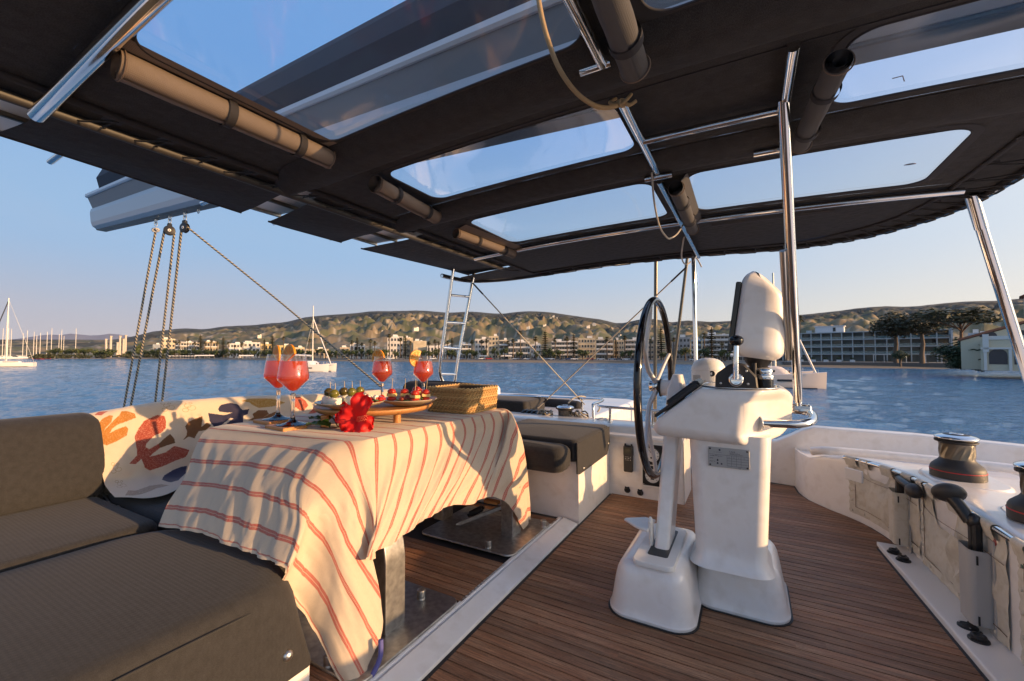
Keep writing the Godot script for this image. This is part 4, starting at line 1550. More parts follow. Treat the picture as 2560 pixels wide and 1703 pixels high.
func church() -> void:
	var p := far(hotel_bearing(2530), 121.0)
	var wallm := mat(lin(0.60, 0.52, 0.36), 0.85)
	var trim := mat(lin(0.66, 0.62, 0.54), 0.8)
	var darkm := mat(lin(0.035, 0.035, 0.04), 0.3)
	var tile := mat(lin(0.25, 0.10, 0.055), 0.85)
	var o := thing("arcaded_building", "pale yellow building with arched openings and a gabled tower at the far right", "building", p, -deg_to_rad(hotel_bearing(2530)))
	var b := MB.new()
	b.box(Vector3(2.6, 3.0, -4.0), Vector3(13.0, 6.0, 7.0))
	b.prism(PackedVector2Array([Vector2(-9.5, 0.0), Vector2(9.5, 0.0), Vector2(9.5, 9.0), Vector2(3.5, 10.6), Vector2(-9.5, 5.9)]), -18.0, -8.0, Transform3D(Basis(), Vector3(2.6, 0, 0)))
	b.box(Vector3(4.6, 7.5, -11.0), Vector3(5.6, 14.0, 5.6))
	obj("wall", b, wallm, o)
	b = MB.new()
	b.prism(PackedVector2Array([Vector2(-9.9, 5.85), Vector2(3.5, 10.8), Vector2(9.9, 9.1), Vector2(9.9, 9.5), Vector2(3.5, 11.25), Vector2(-9.9, 6.3)]), -18.3, -7.7, Transform3D(Basis(), Vector3(2.6, 0, 0)))
	b.prism(PackedVector2Array([Vector2(-3.4, 14.4), Vector2(3.4, 14.4), Vector2(0, 16.2)]), -14.3, -7.7, Transform3D(Basis(), Vector3(4.6, 0, 0)))
	obj("roof", b, tile, o)
	for k in 4:
		var arch := PackedVector2Array()
		for i in 13:
			var a := PI * i / 12.0
			arch.append(Vector2(cos(a) * 1.15, 2.5 + sin(a) * 1.1))
		arch.append_array([Vector2(-1.15, 0.7), Vector2(1.15, 0.7)])
		b = MB.new()
		b.prism(arch, -0.6, -0.42, Transform3D(Basis(), Vector3(-1.7 + k * 3.1, 0.5, 0)))
		obj("arched_window", b, darkm, o)
	for k in 3:
		var arch := PackedVector2Array()
		for i in 13:
			var a := PI * i / 12.0
			arch.append(Vector2(cos(a) * 1.2, 6.6 + sin(a) * 1.2))
		b = MB.new()
		b.prism(arch, -8.1, -7.9, Transform3D(Basis(), Vector3(-3.0 + k * 4.2, 0, 0)))
		obj("arched_window", b, darkm, o)
	b = MB.new()
	for k in 5:
		b.box(Vector3(-3.3 + k * 3.1, 2.1, -0.3), Vector3(0.4, 4.2, 0.5))
	b.box(Vector3(2.6, 4.2, -0.3), Vector3(12.9, 0.35, 0.6))
	b.box(Vector3(-3.2, 5.2, -0.4), Vector3(0.8, 3.4, 0.8))
	b.box(Vector3(0.6, 6.2, -0.5), Vector3(7.0, 0.7, 0.3))
	obj("trim", b, trim, o)
	b = MB.new()
	b.box(Vector3(3.4, 11.6, -8.15), Vector3(1.2, 1.7, 0.2))
	b.box(Vector3(5.9, 11.6, -8.15), Vector3(1.2, 1.7, 0.2))
	obj("tower_window", b, darkm, o)


func beach() -> void:
	# white parasols and awnings on the beach, cars parked along the front
	var white := mat(lin(0.66, 0.60, 0.50), 0.8)
	var pole := MB.new()
	pole.tube([Vector3.ZERO, Vector3(0, 2.4, 0)], 0.07, 6)
	var pm := pole.mesh()
	var top := MB.new()
	top.lathe([Vector2(1.45, 2.1), Vector2(1.5, 2.25), Vector2(0.8, 2.55), Vector2(0.05, 2.75)], 8)
	var tm := top.mesh()
	var k := 0
	for u: float in [424, 433, 442, 451, 458, 465, 472, 480, 487]:
		k += 1
		var o := thing("beach_parasol", "white parasol on the beach below the balconied hotel, %s from the left" % ["first", "second", "third", "fourth", "fifth", "sixth", "seventh", "eighth", "ninth"][k - 1], "parasol", far(hotel_bearing(u), 486.0 - (u - 420.0) * 0.7, -2.3), 0.0, "white parasols on the beach")
		put("pole", pm, white, o)
		put("canopy", tm, white, o)
	for s: Array in [[512, 470.0, 14.0, "long white beach awning below the cream hotel"], [616, 395.0, 10.0, "white beach awning below the white villa"], [1262, 268.0, 9.0, "beach bar awning below the tall cream slab"], [1208, 268.0, 5.0, "small pale awning left of the beach bar"]]:
		var o := thing("beach_awning", s[3], "awning", far(hotel_bearing(s[0]), s[1], -2.2), -deg_to_rad(hotel_bearing(s[0])))
		var b := MB.new()
		for x in 5:
			b.tube([Vector3(s[2] * (x / 4.0 - 0.5), 0, 1), Vector3(s[2] * (x / 4.0 - 0.5), 2.2, 1)], 0.06, 6)
		obj("post", b, white, o)
		b = MB.new()
		b.prism(PackedVector2Array([Vector2(-1.6, 2.2), Vector2(1.6, 2.2), Vector2(0, 3.1)]), -s[2] * 0.5, s[2] * 0.5, Transform3D(Basis(Vector3.FORWARD, Vector3.UP, Vector3.RIGHT), Vector3.ZERO))
		obj("canopy", b, white, o)
	var body := MB.new()
	body.prism(PackedVector2Array([Vector2(-2.1, 0.3), Vector2(2.1, 0.3), Vector2(2.15, 0.75), Vector2(1.2, 0.92), Vector2(-1.9, 0.95), Vector2(-2.15, 0.7)]), -0.85, 0.85, Transform3D(), 0.06)
	var bmesh := body.mesh()
	var cab := MB.new()
	cab.prism(PackedVector2Array([Vector2(-1.7, 0.94), Vector2(1.1, 0.94), Vector2(0.5, 1.45), Vector2(-1.3, 1.45)]), -0.75, 0.75, Transform3D(), 0.05)
	var cmesh := cab.mesh()
	var wh := MB.new()
	wh.tube([Vector3(0, 0, -0.88), Vector3(0, 0, 0.88)], 0.32, 10)
	var wmesh := wh.mesh()
	var paints := [mat(lin(0.65, 0.64, 0.62), 0.3), mat(lin(0.10, 0.10, 0.11), 0.25), mat(lin(0.35, 0.36, 0.38), 0.3), mat(lin(0.35, 0.03, 0.025), 0.3), mat(lin(0.06, 0.09, 0.18), 0.3)]
	var words := ["white", "black", "silver", "red", "blue"]
	k = 0
	for u: float in [975, 1003, 1046, 1083, 1152, 1205, 1222, 1290, 1298, 1307, 1318, 1334, 1365, 1378, 1422, 1436, 1475, 1502, 1530, 1548, 1566, 1585, 1604, 1735, 1752]:
		var pick: int = [0, 1, 2, 0, 4, 0, 3, 0, 2, 1][k % 10]
		k += 1
		var near := "the ladder" if u < 1130 else "the beach bar" if u < 1260 else "the long white hotel" if u < 1330 else "the tall pine" if u < 1400 else "the shaded tan flats" if u < 1545 else "the wheel"
		var o := thing("parked_car", "small %s car parked on the seafront behind %s" % [words[pick], near], "car", far(hotel_bearing(u), 281.0 - (u - 975.0) * 0.075, -1.9), -deg_to_rad(hotel_bearing(u)) + (PI if k % 2 else 0.0), "cars parked along the seafront")
		put("body", bmesh, paints[pick], o)
		put("cabin", cmesh, M.gloss, o)
		for x: float in [-1.3, 1.3]:
			var w := put("wheel", wmesh, M.black, o)
			w.position = Vector3(x, 0.32, 0)
	# scrub and hedges between the houses: one mass
	var mm := MultiMesh.new()
	mm.transform_format = MultiMesh.TRANSFORM_3D
	mm.mesh = crown_mesh(150, Vector3(1, 0.7, 1), 200, 0.17)
	var where := []
	for i in 900:
		var bd := rng.randf_range(-78.0, 26.0)
		var base := lerpf(520.0, 175.0, clampf((bd + 78.0) / 100.0, 0.0, 1.0))
		where.append([bd, base + 60.0 + rng.randf() * rng.randf() * 420.0, rng.randf_range(1.5, 4.2)])
	mm.instance_count = where.size()
	for i in where.size():
		var s: float = where[i][2]
		mm.set_instance_transform(i, Transform3D(Basis(Vector3.UP, rng.randf() * TAU).scaled(Vector3(s, s, s)), far(where[i][0], where[i][1], -1.9 + s * 0.5)))
	var mi := MultiMeshInstance3D.new()
	mi.name = "scrub"
	mi.multimesh = mm
	mi.material_override = leaf_mat(0.05, 0.055, 0.024)
	mi.set_meta("kind", "stuff")
	mi.set_meta("label", "green scrub and gardens filling the plain behind the waterfront houses")
	mi.set_meta("category", "shrubs")
	add_child(mi)


# a stuffed cushion: rounded edges, a slightly domed top
func stuffed(at: Vector3, size: Vector3, r: float, plan_r: float, dome := 0.012) -> MB:
	var rings := []
	for k in 5:
		var a := PI * 0.5 * k / 4.0
		var inn := r * (1.0 - sin(a))
		rings.append(rr(size.x - 2.0 * inn, size.z - 2.0 * inn, plan_r, at.y - size.y * 0.5 + r * (1.0 - cos(a)), Vector2(at.x, at.z), 6))
	for k in 5:
		var a := PI * 0.5 * k / 4.0
		var inn := r * (1.0 - cos(a))
		rings.append(rr(size.x - 2.0 * inn, size.z - 2.0 * inn, plan_r, at.y + size.y * 0.5 - r * (1.0 - sin(a)), Vector2(at.x, at.z), 6))
	for k in 3:
		var s: float = [0.82, 0.5, 0.15][k]
		rings.append(rr((size.x - 2.0 * r) * s, (size.z - 2.0 * r) * s, plan_r * s, at.y + size.y * 0.5 + dome * (1.0 - s * s), Vector2(at.x, at.z), 6))
	var b := MB.new()
	b.loft(rings)
	return b


func seam(pts: Array, parent: Node3D, m: Material, r := 0.004) -> void:
	var b := MB.new()
	b.tube(pts, r, 6)
	obj("piping", b, m, parent)


func dinette() -> void:
	var dome := MB.new()
	dome.lathe([Vector2(0.0075, 0.0), Vector2(0.007, 0.003), Vector2(0.004, 0.0055), Vector2(0.0, 0.006)], 12)
	var snap := dome.mesh()
	# near bench cushion, its end hanging over the seat base
	var c := thing("seat_cushion", "large charcoal seat cushion in the near left corner with a steel snap on its end", "cushion")
	var rings := []
	for q: Array in [[0.088, 0.0, 0.02], [0.10, -0.004, 0.03], [0.20, 0.0, 0.09], [0.30, 0.0, 0.15], [0.345, 0.004, 0.18], [0.375, 0.014, 0.20], [0.392, 0.032, 0.21], [0.400, 0.06, 0.22]]:
		rings.append(rr(0.90 - 2.0 * q[1], 1.55 - 2.0 * q[1], q[2], q[0], Vector2(-1.715, -0.15), 8))
	for q: Array in [[0.8, 0.406], [0.45, 0.412], [0.1, 0.414]]:
		rings.append(rr(0.78 * q[0], 1.43 * q[0], 0.2 * q[0], q[1], Vector2(-1.715, -0.15), 8))
	var b := MB.new()
	b.loft(rings)
	obj("cover", b, M.cushion, c)
	seam(cat([Vector3(-1.2665, 0.36, 0.4), Vector3(-1.2655, 0.362, -0.3), Vector3(-1.2665, 0.355, -0.68), Vector3(-1.30, 0.33, -0.81)]), c, M.cushion, 0.0028)
	var s := put("snap", snap, M.steel, c)
	s.transform = Transform3D(Basis(Vector3.BACK, -PI * 0.5).scaled(Vector3.ONE * 2.2), Vector3(-1.264, 0.168, -0.835))
	c = thing("seat_cushion", "charcoal seat cushion between the near bench and the left seat back", "cushion")
	obj("cover", stuffed(Vector3(-2.53, 0.345, -0.13), Vector3(0.70, 0.115, 1.47), 0.035, 0.05), M.cushion, c)
	c = thing("seat_cushion", "charcoal seat cushion behind the tablecloth under the bird blanket", "cushion")
	obj("cover", stuffed(Vector3(-2.55, 0.335, -1.80), Vector3(0.72, 0.12, 1.84), 0.035, 0.05), M.cushion, c)
	# backs
	c = thing("seat_back", "plain charcoal seat back at the left edge of the photo", "cushion")
	b = MB.new()
	var bd := func(zc: float, lz: float, xo: float) -> Array:
		var out := []
		for k in 15:
			var p: Vector2 = [Vector2(0.0, 0.405), Vector2(0.012, 0.395), Vector2(0.03, 0.42), Vector2(0.02, 0.48), Vector2(-0.01, 0.56), Vector2(-0.045, 0.64), Vector2(-0.085, 0.72), Vector2(-0.115, 0.765), Vector2(-0.15, 0.79), Vector2(-0.195, 0.80), Vector2(-0.235, 0.79), Vector2(-0.26, 0.76), Vector2(-0.25, 0.66), Vector2(-0.2, 0.45), Vector2(-0.1, 0.39)][k]
			out.append(Vector3(xo + p.x, p.y, zc))
		return out
	var rg := []
	for k in 15:
		var z := -0.895 + 0.015 * k if k < 5 else lerpf(-0.82, 0.62, (k - 5) / 9.0)
		var shrink: float = [0.72, 0.88, 0.95, 0.985, 1.0][mini(k, 4)]
		var ring := PackedVector3Array()
		for p: Vector3 in bd.call(z, 0.0, -2.85):
			ring.append(Vector3(-2.96 + (p.x + 2.96) * shrink, 0.6 + (p.y - 0.6) * lerpf(shrink, 1.0, 0.4), z))
		rg.append(ring)
	b.loft(rg)
	obj("cover", b, M.cushion, c)
	# gap strip beside it
	b = MB.new()
	b.tube([Vector3(-2.877, 0.4, -0.886), Vector3(-2.723, 0.375, -0.869)], 0.006, 6)
	b.tube([Vector3(-2.804, 0.385, -0.902), Vector3(-2.645, 0.365, -0.883)], 0.006, 6)
	tag(obj("seat_frame_bar", b, M.steel), "two thin metal bars in the gap between the seat backs", "bar")
	c = thing("seat_back", "charcoal seat back under the bird patterned blanket", "cushion")
	b = MB.new()
	rg = []
	for k in 20:
		var t := k / 19.0
		var z := lerpf(-0.96, -3.0, t)
		var e := 0.9 if k == 0 or k == 19 else 1.0
		var ring := PackedVector3Array()
		for p: Vector3 in bd.call(z, 0.0, -2.86):
			ring.append(Vector3(-3.075 + (p.x + 2.98) * e * 0.92, 0.585 + (p.y - 0.6) * e * 0.93, z))
		rg.append(ring)
	b.loft(rg)
	obj("cover", b, M.cushion, c)
	c = thing("seat_back", "dark seat back with a rounded top behind the wicker basket", "cushion")
	obj("cover", stuffed(Vector3(-2.53, 0.63, -3.14), Vector3(0.86, 0.43, 0.18), 0.08, 0.085), M.cushion, c)
	c = thing("seat_cushion", "thick charcoal seat cushion beyond the table crossed by sunlit patches", "cushion")
	obj("cover", stuffed(Vector3(-1.68, 0.44, -2.525), Vector3(1.34, 0.165, 0.20), 0.05, 0.06), M.cushion, c)
	c = thing("sun_pad", "charcoal sun pad at the end of the far bench with its flap over the edge", "cushion")
	obj("cover", stuffed(Vector3(-1.345, 0.473, -2.972), Vector3(0.735, 0.145, 0.735), 0.03, 0.035), M.cushion, c)
	b = MB.new()
	b.prism(PackedVector2Array([Vector2(2.608, 0.53), Vector2(3.335, 0.53), Vector2(3.335, 0.40), Vector2(3.27, 0.325), Vector2(2.655, 0.318), Vector2(2.612, 0.33)]), -0.985, -0.975, Transform3D(Basis(Vector3.FORWARD, Vector3.UP, Vector3.RIGHT), Vector3.ZERO), 0.003)
	obj("flap", b, M.cushion, c)
	for p: Vector3 in [Vector3(-0.974, 0.345, -2.72), Vector3(-0.974, 0.405, -3.29)]:
		s = put("snap", snap, M.steel, c)
		s.transform = Transform3D(Basis(Vector3.BACK, -PI * 0.5), p)
	c = thing("sun_pad", "charcoal sun pad on the coachroof left of the far winch", "cushion")
	obj("cover", stuffed(Vector3(-2.32, 0.545, -4.13), Vector3(0.62, 0.15, 0.5), 0.03, 0.04), M.cushion, c)
	c = thing("bolster", "long dark bolster lying under the stainless rail on the coachroof", "cushion")
	b = MB.new()
	b.tube(cat([Vector3(-2.75, 0.53, -4.62), Vector3(-2.4, 0.55, -4.62), Vector3(-2.0, 0.53, -4.62), Vector3(-1.72, 0.51, -4.60)]), 0.065, 12)
	b.ball(Vector3(-1.72, 0.51, -4.60), Vector3(0.06, 0.065, 0.065))
	obj("cover", b, M.cushion, c)
	table()
	wall_fittings(snap)


func table() -> void:
	var t := thing("dining_table", "cockpit table on square metal legs hidden under the striped cloth", "table")
	var b := MB.new()
	b.box(Vector3(-1.84, 0.72, -1.80), Vector3(0.86, 0.034, 1.06), 0.008)
	obj("top", b, M.oak, t)
	for p: Vector3 in [Vector3(-1.244, 0, -1.2485), Vector3(-1.248, 0, -2.245), Vector3(-1.76, 0, -1.2485), Vector3(-1.76, 0, -2.245)]:
		# the legs stand upright below and lean in under the top
		b = MB.new()
		var lr := []
		for q: Array in [[0.034, 0.0], [0.30, 0.0], [0.36, -0.01], [0.70, -0.17 if p.x > -1.5 else 0.0]]:
			lr.append(rr(0.08, 0.107, 0.006, q[0], Vector2(p.x + q[1] - 0.012, p.z), 2))
		b.loft(lr)
		obj("leg", b, M.alu, t)
	for z: Array in [[-1.255, 0.56], [-2.245, 0.53]]:
		b = MB.new()
		b.loft([rr(0.64, z[1], 0.05, 0.027, Vector2(-1.43, z[0])), rr(0.64, z[1], 0.05, 0.033, Vector2(-1.43, z[0])), rr(0.634, z[1] - 0.006, 0.048, 0.036, Vector2(-1.43, z[0]))])
		obj("foot_plate", b, M.alu, t)
	for p: Vector3 in [Vector3(-1.266, 0.036, -1.453), Vector3(-1.275, 0.036, -2.011), Vector3(-1.275, 0.036, -0.995), Vector3(-1.13, 0.036, -2.42)]:
		b = MB.new()
		b.lathe([Vector2(0.0185, 0), Vector2(0.0185, 0.004), Vector2(0.0165, 0.006), Vector2(0.0165, 0.008), Vector2(0.0185, 0.009), Vector2(0.0185, 0.036), Vector2(0.0165, 0.0405), Vector2(0.0, 0.041)], 20, Transform3D(Basis(), p))
		obj("knob", b, M.alu, t)
	# folding struts at the far legs
	b = MB.new()
	var a0 := Vector3(-1.585, 0.055, -2.157)
	var a1 := Vector3(-1.333, 0.164, -2.294)
	var d := (a1 - a0).normalized()
	b.box((a0 + a1) * 0.5, Vector3(a0.distance_to(a1), 0.024, 0.012), 0.003, Basis(d, d.cross(Vector3(0.4, 0, 1)).normalized().cross(d).normalized().cross(d).normalized() * -1.0, d.cross(Vector3.UP).normalized()).orthonormalized())
	b.tube([a0 + Vector3(-0.01, 0, 0.012), a0 + Vector3(0.01, 0, -0.012)], 0.009, 8)
	obj("strut", b, M.alu, t)
	b = MB.new()
	b.tube([Vector3(-1.489, 0.13, -2.3), Vector3(-1.579, 0.074, -2.252)], 0.012, 10)
	b.tube([Vector3(-1.501, 0.123, -2.294), Vector3(-1.566, 0.084, -2.259)], 0.02, 10)
	obj("gas_spring", b, M.black, t)
	b = MB.new()
	b.box(Vector3(-1.391, 0.2, -2.237), Vector3(0.10, 0.02, 0.04), 0.003)
	obj("handle", b, M.oak, t)


func wall_fittings(snap: Mesh) -> void:
	# hand-held radio in its holder
	var o := thing("handheld_radio", "black handheld marine radio hung on the white cockpit wall", "radio", Vector3(-0.831, 0.295, -3.343))
	var b := MB.new()
	var body := PackedVector2Array([Vector2(-0.034, -0.095), Vector2(-0.028, -0.103), Vector2(0.028, -0.103), Vector2(0.034, -0.095), Vector2(0.034, 0.02), Vector2(0.036, 0.03), Vector2(0.036, 0.09), Vector2(0.03, 0.098), Vector2(-0.03, 0.098), Vector2(-0.036, 0.09), Vector2(-0.036, 0.03), Vector2(-0.034, 0.02)])
	b.prism(body, -0.016, 0.018, Transform3D(), 0.004)
	obj("body", b, M.rubber, o)
	b = MB.new()
	b.box(Vector3(0, 0.062, 0.0185), Vector3(0.052, 0.044, 0.002), 0.0005)
	obj("screen", b, mat(lin(0.045, 0.047, 0.030), 0.15), o)
	b = MB.new()
	for x: float in [-0.024, 0.024]:
		b.tube([Vector3(x, 0.095, 0), Vector3(x, 0.112, 0)], 0.007, 8)
	obj("dial", b, M.black, o)
	for r in 3:
		for k in 4:
			b = MB.new()
			b.ball(Vector3((k - 1.5) * 0.013, 0.014 - r * 0.012, 0.018), Vector3(0.0035, 0.0028, 0.002), 8, 4)
			obj("button", b, M.white if (r + k) % 2 else M.greyplastic, o)
	# gauge panel
	o = thing("gauge_panel", "black panel with two white round gauges behind the steering wheel", "gauge panel", Vector3(-0.648, 0.262, -3.358))
	b = MB.new()
	b.prism(rr2(0.185, 0.345, 0.02), -0.002, 0.008, Transform3D(), 0.003)
	obj("frame", b, M.white, o)
	b = MB.new()
	b.prism(rr2(0.155, 0.15, 0.006, Vector2(0, 0.079)), 0.007, 0.0115, Transform3D(), 0.001)
	b.prism(rr2(0.155, 0.15, 0.006, Vector2(0, -0.079)), 0.007, 0.0115, Transform3D(), 0.001)
	obj("backplate", b, M.black, o)
	for y: float in [0.079, -0.079]:
		var at := Transform3D(Basis(Vector3.RIGHT, PI * 0.5), Vector3(-0.005, y, 0.0112))
		b = MB.new()
		b.lathe([Vector2(0, 0), Vector2(0.052, 0), Vector2(0.052, 0.004), Vector2(0.0, 0.004)], 28, at)
		var g := obj("gauge", b, M.white, o)
		b = MB.new()
		b.lathe([Vector2(0.052, 0.0), Vector2(0.058, 0.0), Vector2(0.058, 0.006), Vector2(0.054, 0.008), Vector2(0.052, 0.006), Vector2(0.052, 0.0)], 28, at)
		obj("bezel", b, M.black, g)
		b = MB.new()
		for k in 9:
			var a := -2.3 + k * 4.6 / 8.0
			b.box(Vector3(-0.005 + sin(a) * 0.042, y + cos(a) * 0.042, 0.0154), Vector3(0.0025, 0.011, 0.0008), 0.0, Basis(Vector3.BACK, -a))
		b.box(Vector3(-0.012, y + 0.012, 0.0162), Vector3(0.003, 0.045, 0.0008), 0.0, Basis(Vector3.BACK, 0.5))
		b.box(Vector3(-0.005, y - 0.022, 0.0154), Vector3(0.026, 0.012, 0.0008))
		obj("dial_marks", b, M.black, g)
	for x: float in [-0.07, 0.07]:
		for y: float in [-0.147, 0.147]:
			var s := put("screw", snap, M.steel, o)
			s.transform = Transform3D(Basis(Vector3.RIGHT, PI * 0.5).scaled(Vector3.ONE * 0.5), Vector3(x, y, 0.0115))
	for k in 2:
		o = thing("wall_socket", ["left of two black round sockets low on the white cockpit wall", "right of two black round sockets low on the white cockpit wall"][k], "socket", Vector3([-0.846, -0.747][k], [0.046, 0.041][k], -3.358), 0.0, "black sockets on the cockpit wall")
		b = MB.new()
		b.lathe([Vector2(0.023, 0.0), Vector2(0.0235, 0.003), Vector2(0.021, 0.006), Vector2(0.016, 0.008), Vector2(0.015, 0.02), Vector2(0.012, 0.022), Vector2(0.006, 0.021), Vector2(0.005, 0.014), Vector2(0, 0.014)], 20, Transform3D(Basis(Vector3.RIGHT, PI * 0.5), Vector3.ZERO))
		obj("cap", b, M.black, o)
		b = MB.new()
		b.box(Vector3(-0.012, 0.021, 0.006), Vector3(0.010, 0.010, 0.012), 0.002)
		b.box(Vector3(0.012, 0.021, 0.006), Vector3(0.010, 0.010, 0.012), 0.002)
		obj("lug", b, M.black, o)


func helm() -> void:
	var o := thing("helm_pedestal", "white moulded steering pedestal standing on the teak floor", "helm pedestal")
	var b := MB.new()
	# two feet joined in an L
	for q: Array in [[-0.378, -2.115, 0.345, 0.61, 0.09], [-0.055, -2.275, 0.37, 0.44, 0.09]]:
		var at := Vector2(q[0], q[1])
		var rings := []
		for k: Array in [[0.0, 0.004], [0.012, 0.006], [0.016, 0.006], [0.02, 0.0], [0.05, -0.006], [0.13, -0.02], [0.17, -0.029], [0.19, -0.038], [0.205, -0.052], [0.213, -0.072], [0.217, -0.11]]:
			rings.append(rr(q[2] + 2.0 * k[1], q[3] + 2.0 * k[1], maxf(0.03, q[4] + k[1]), k[0], at, 8))
		b.loft(rings)
	obj("base", b, M.gel, o)
	# black bedding line round the foot
	b = MB.new()
	b.loft([rr(0.372, 0.637, 0.105, -0.001, Vector2(-0.378, -2.115), 8), rr(0.372, 0.637, 0.105, 0.0035, Vector2(-0.378, -2.115), 8)])
	b.loft([rr(0.397, 0.467, 0.105, -0.001, Vector2(-0.055, -2.275), 8), rr(0.397, 0.467, 0.105, 0.0035, Vector2(-0.055, -2.275), 8)])
	obj("bedding", b, M.caulk, o)
	# column, a little wider above
	b = MB.new()
	var rings := []
	for k in 13:
		var t := k / 12.0
		var y := lerpf(0.195, 0.76, t)
		var fl := 0.03 * pow(1.0 - clampf(t / 0.10, 0.0, 1.0), 2.0)
		rings.append(rr(lerpf(0.268, 0.318, t) + 2 * fl, lerpf(0.26, 0.28, t) + 2 * fl, 0.05 + fl, y, Vector2(lerpf(-0.083, -0.083, t), lerpf(-2.155, -2.165, t)), 7))
	b.loft(rings)
	obj("column", b, M.gel, o)
	# console: the flat face to the left slopes, the right end is cut off aslant and rounded
	b = MB.new()
	rings = []
	for k in 42:
		var s := k / 41.0
		var x := lerpf(-0.385, 0.165, s)
		var hi := lerpf(0.805, 0.955, clampf((x + 0.377) / 0.185, 0.0, 1.0)) if x < -0.192 else 0.957
		var lo := lerpf(0.735, 0.722, clampf((x + 0.377) / 0.3, 0.0, 1.0))
		var cut := clampf((x + 0.06) / 0.22, 0.0, 1.0)
		var z1 := -1.975
		var z0 := -2.46 + 0.08 * cut * cut
		var lift := 0.045 * pow(cut, 3.0)
		var er := 0.028
		if k == 0:
			er = 0.03
		var c := Vector2((z0 + z1) * 0.5, (hi + lo + lift) * 0.5)
		var inn := 0.0
		if k < 3:
			inn = [0.03, 0.010, 0.002][k]
		elif k > 37:
			inn = [0.003, 0.009, 0.02, 0.04][k - 38]
		var ring := PackedVector3Array()
		# the lower edge is full and round, the upper one crisp
		var w := z1 - z0 - 2.0 * inn
		var h := hi - lo - lift - 2.0 * inn
		for p in rr(w, h, minf(0.055, h * 0.49), 0.0, Vector2.ZERO, 6):
			var up := p.z > 0.0
			var q := Vector2(p.x, p.z)
			if up:
				# square the top edge
				var e := Vector2(w * 0.5 - absf(q.x), h * 0.5 - q.y)
				if e.x < 0.055 and e.y < 0.055:
					var dir := (Vector2(0.055, 0.055) - e)
					var m := maxf(dir.x, dir.y)
					var sq := Vector2(signf(q.x) * (w * 0.5 - 0.055 + dir.x / maxf(m, 1e-5) * 0.055), h * 0.5 - 0.055 + dir.y / maxf(m, 1e-5) * 0.055)
					q = q.lerp(sq, 0.62)
			# the right end is planed off aslant: the cut starts farther left at half height
			var wy := c.y + q.y
			var x0 := -0.045 + 0.085 * pow(clampf((wy - 0.80) / 0.15, -0.6, 1.0), 2.0)
			var off := maxf(0.0, x - x0) * 1.45
			var pz := c.x + q.x
			pz = maxf(pz - off * clampf((pz - z0) / (z1 - z0), 0.0, 1.0), z0)
			ring.append(Vector3(x, wy, pz))
		rings.append(ring)
	b.loft(rings)
	obj("console", b, M.gel, o)
	# black glass on the console top
	b = MB.new()
	b.loft([rr(0.30, 0.40, 0.14, 0.9565, Vector2(-0.04, -2.2), 8), rr(0.30, 0.40, 0.14, 0.960, Vector2(-0.04, -2.2), 8), rr(0.294, 0.394, 0.137, 0.9615, Vector2(-0.04, -2.2), 8)])
	obj("top_panel", b, M.gloss, o)
	b = MB.new()
	var rim := []
	for p in rr(0.302, 0.402, 0.141, 0.9605, Vector2(-0.04, -2.2), 8):
		rim.append(p)
	rim.append(rim[0])
	b.tube(rim, 0.003, 6, false)
	obj("panel_rim", b, M.chrome, o)
	# black instrument hood on the slope that faces the wheel
	b = MB.new()
	var sl := Basis(Vector3.BACK, 0.68)
	b.box(Vector3(-0.288, 0.893, -2.2), Vector3(0.235, 0.014, 0.40), 0.005, sl)
	obj("instrument_panel", b, M.rubber, o)
	b = MB.new()
	b.box(Vector3(-0.262, 0.925, -2.14), Vector3(0.17, 0.035, 0.22), 0.01, sl)
	obj("instrument_hood", b, M.black, o)
	# builder's plate: lettering, table and rivets
	var pl := Node3D.new()
	pl.name = "makers_plate"
	o.add_child(pl)
	pl.position = Vector3(-0.083, 0.664, -2.0195)
	b = MB.new()
	b.box(Vector3.ZERO, Vector3(0.155, 0.082, 0.003), 0.0008)
	obj("plate", b, mat(lin(0.40, 0.39, 0.375), 0.4, 0.5), pl)
	b = MB.new()
	var z := 0.0018
	for y: float in [0.014, 0.002, -0.008, -0.019, -0.03]:
		b.box(Vector3(0.0345, y - 0.003, z), Vector3(0.079, 0.0007, 0.0006))
	for x: float in [-0.005, 0.012, 0.030, 0.047, 0.074]:
		b.box(Vector3(x, -0.011, z), Vector3(0.0007, 0.044, 0.0006))
	b.box(Vector3(0, 0.011, z), Vector3(0.148, 0.0007, 0.0006))
	for q: Array in [[-0.047, 0.008, 0.002], [-0.058, 0.005, 0.03], [-0.041, -0.013, 0.004], [-0.041, -0.026, 0.004], [-0.026, -0.027, 0.006]]:
		b.box(Vector3(q[0], q[1], z), Vector3(0.006, 0.006 if q[1] < 0 else 0.0012, 0.0006))
	b.ball(Vector3(-0.041, -0.009, z), Vector3(0.002, 0.002, 0.0006), 8, 4)
	b.ball(Vector3(-0.041, -0.022, z), Vector3(0.002, 0.002, 0.0006), 8, 4)
	b.ball(Vector3(-0.033, 0.031, z), Vector3(0.004, 0.004, 0.0006), 10, 4)
	obj("plate_lines", b, mat(lin(0.03, 0.03, 0.06), 0.6), pl)
	for q: Array in [["C.N.B.", 0.004, 0.027, 0.0062], ["162 quai de Brazza", 0.004, 0.0205, 0.0034], ["33100 Bordeaux FRANCE", 0.004, 0.016, 0.0034], ["L  A  G  O  O  N", -0.058, 0.021, 0.0036], ["capacité de chargement", -0.072, 0.005, 0.0034], ["MAXI", -0.072, -0.006, 0.0046], ["MAXI CH", -0.072, -0.019, 0.0042], ["A", 0.001, 0.003, 0.004], ["B", 0.019, 0.003, 0.004], ["C", 0.037, 0.003, 0.004], ["D", 0.057, 0.003, 0.004], ["CE", 0.037, -0.0385, 0.006]]:
		var tm := TextMesh.new()
		var f := SystemFont.new()
		f.font_names = PackedStringArray(["Droid Sans"])
		tm.font = f
		tm.text = q[0]
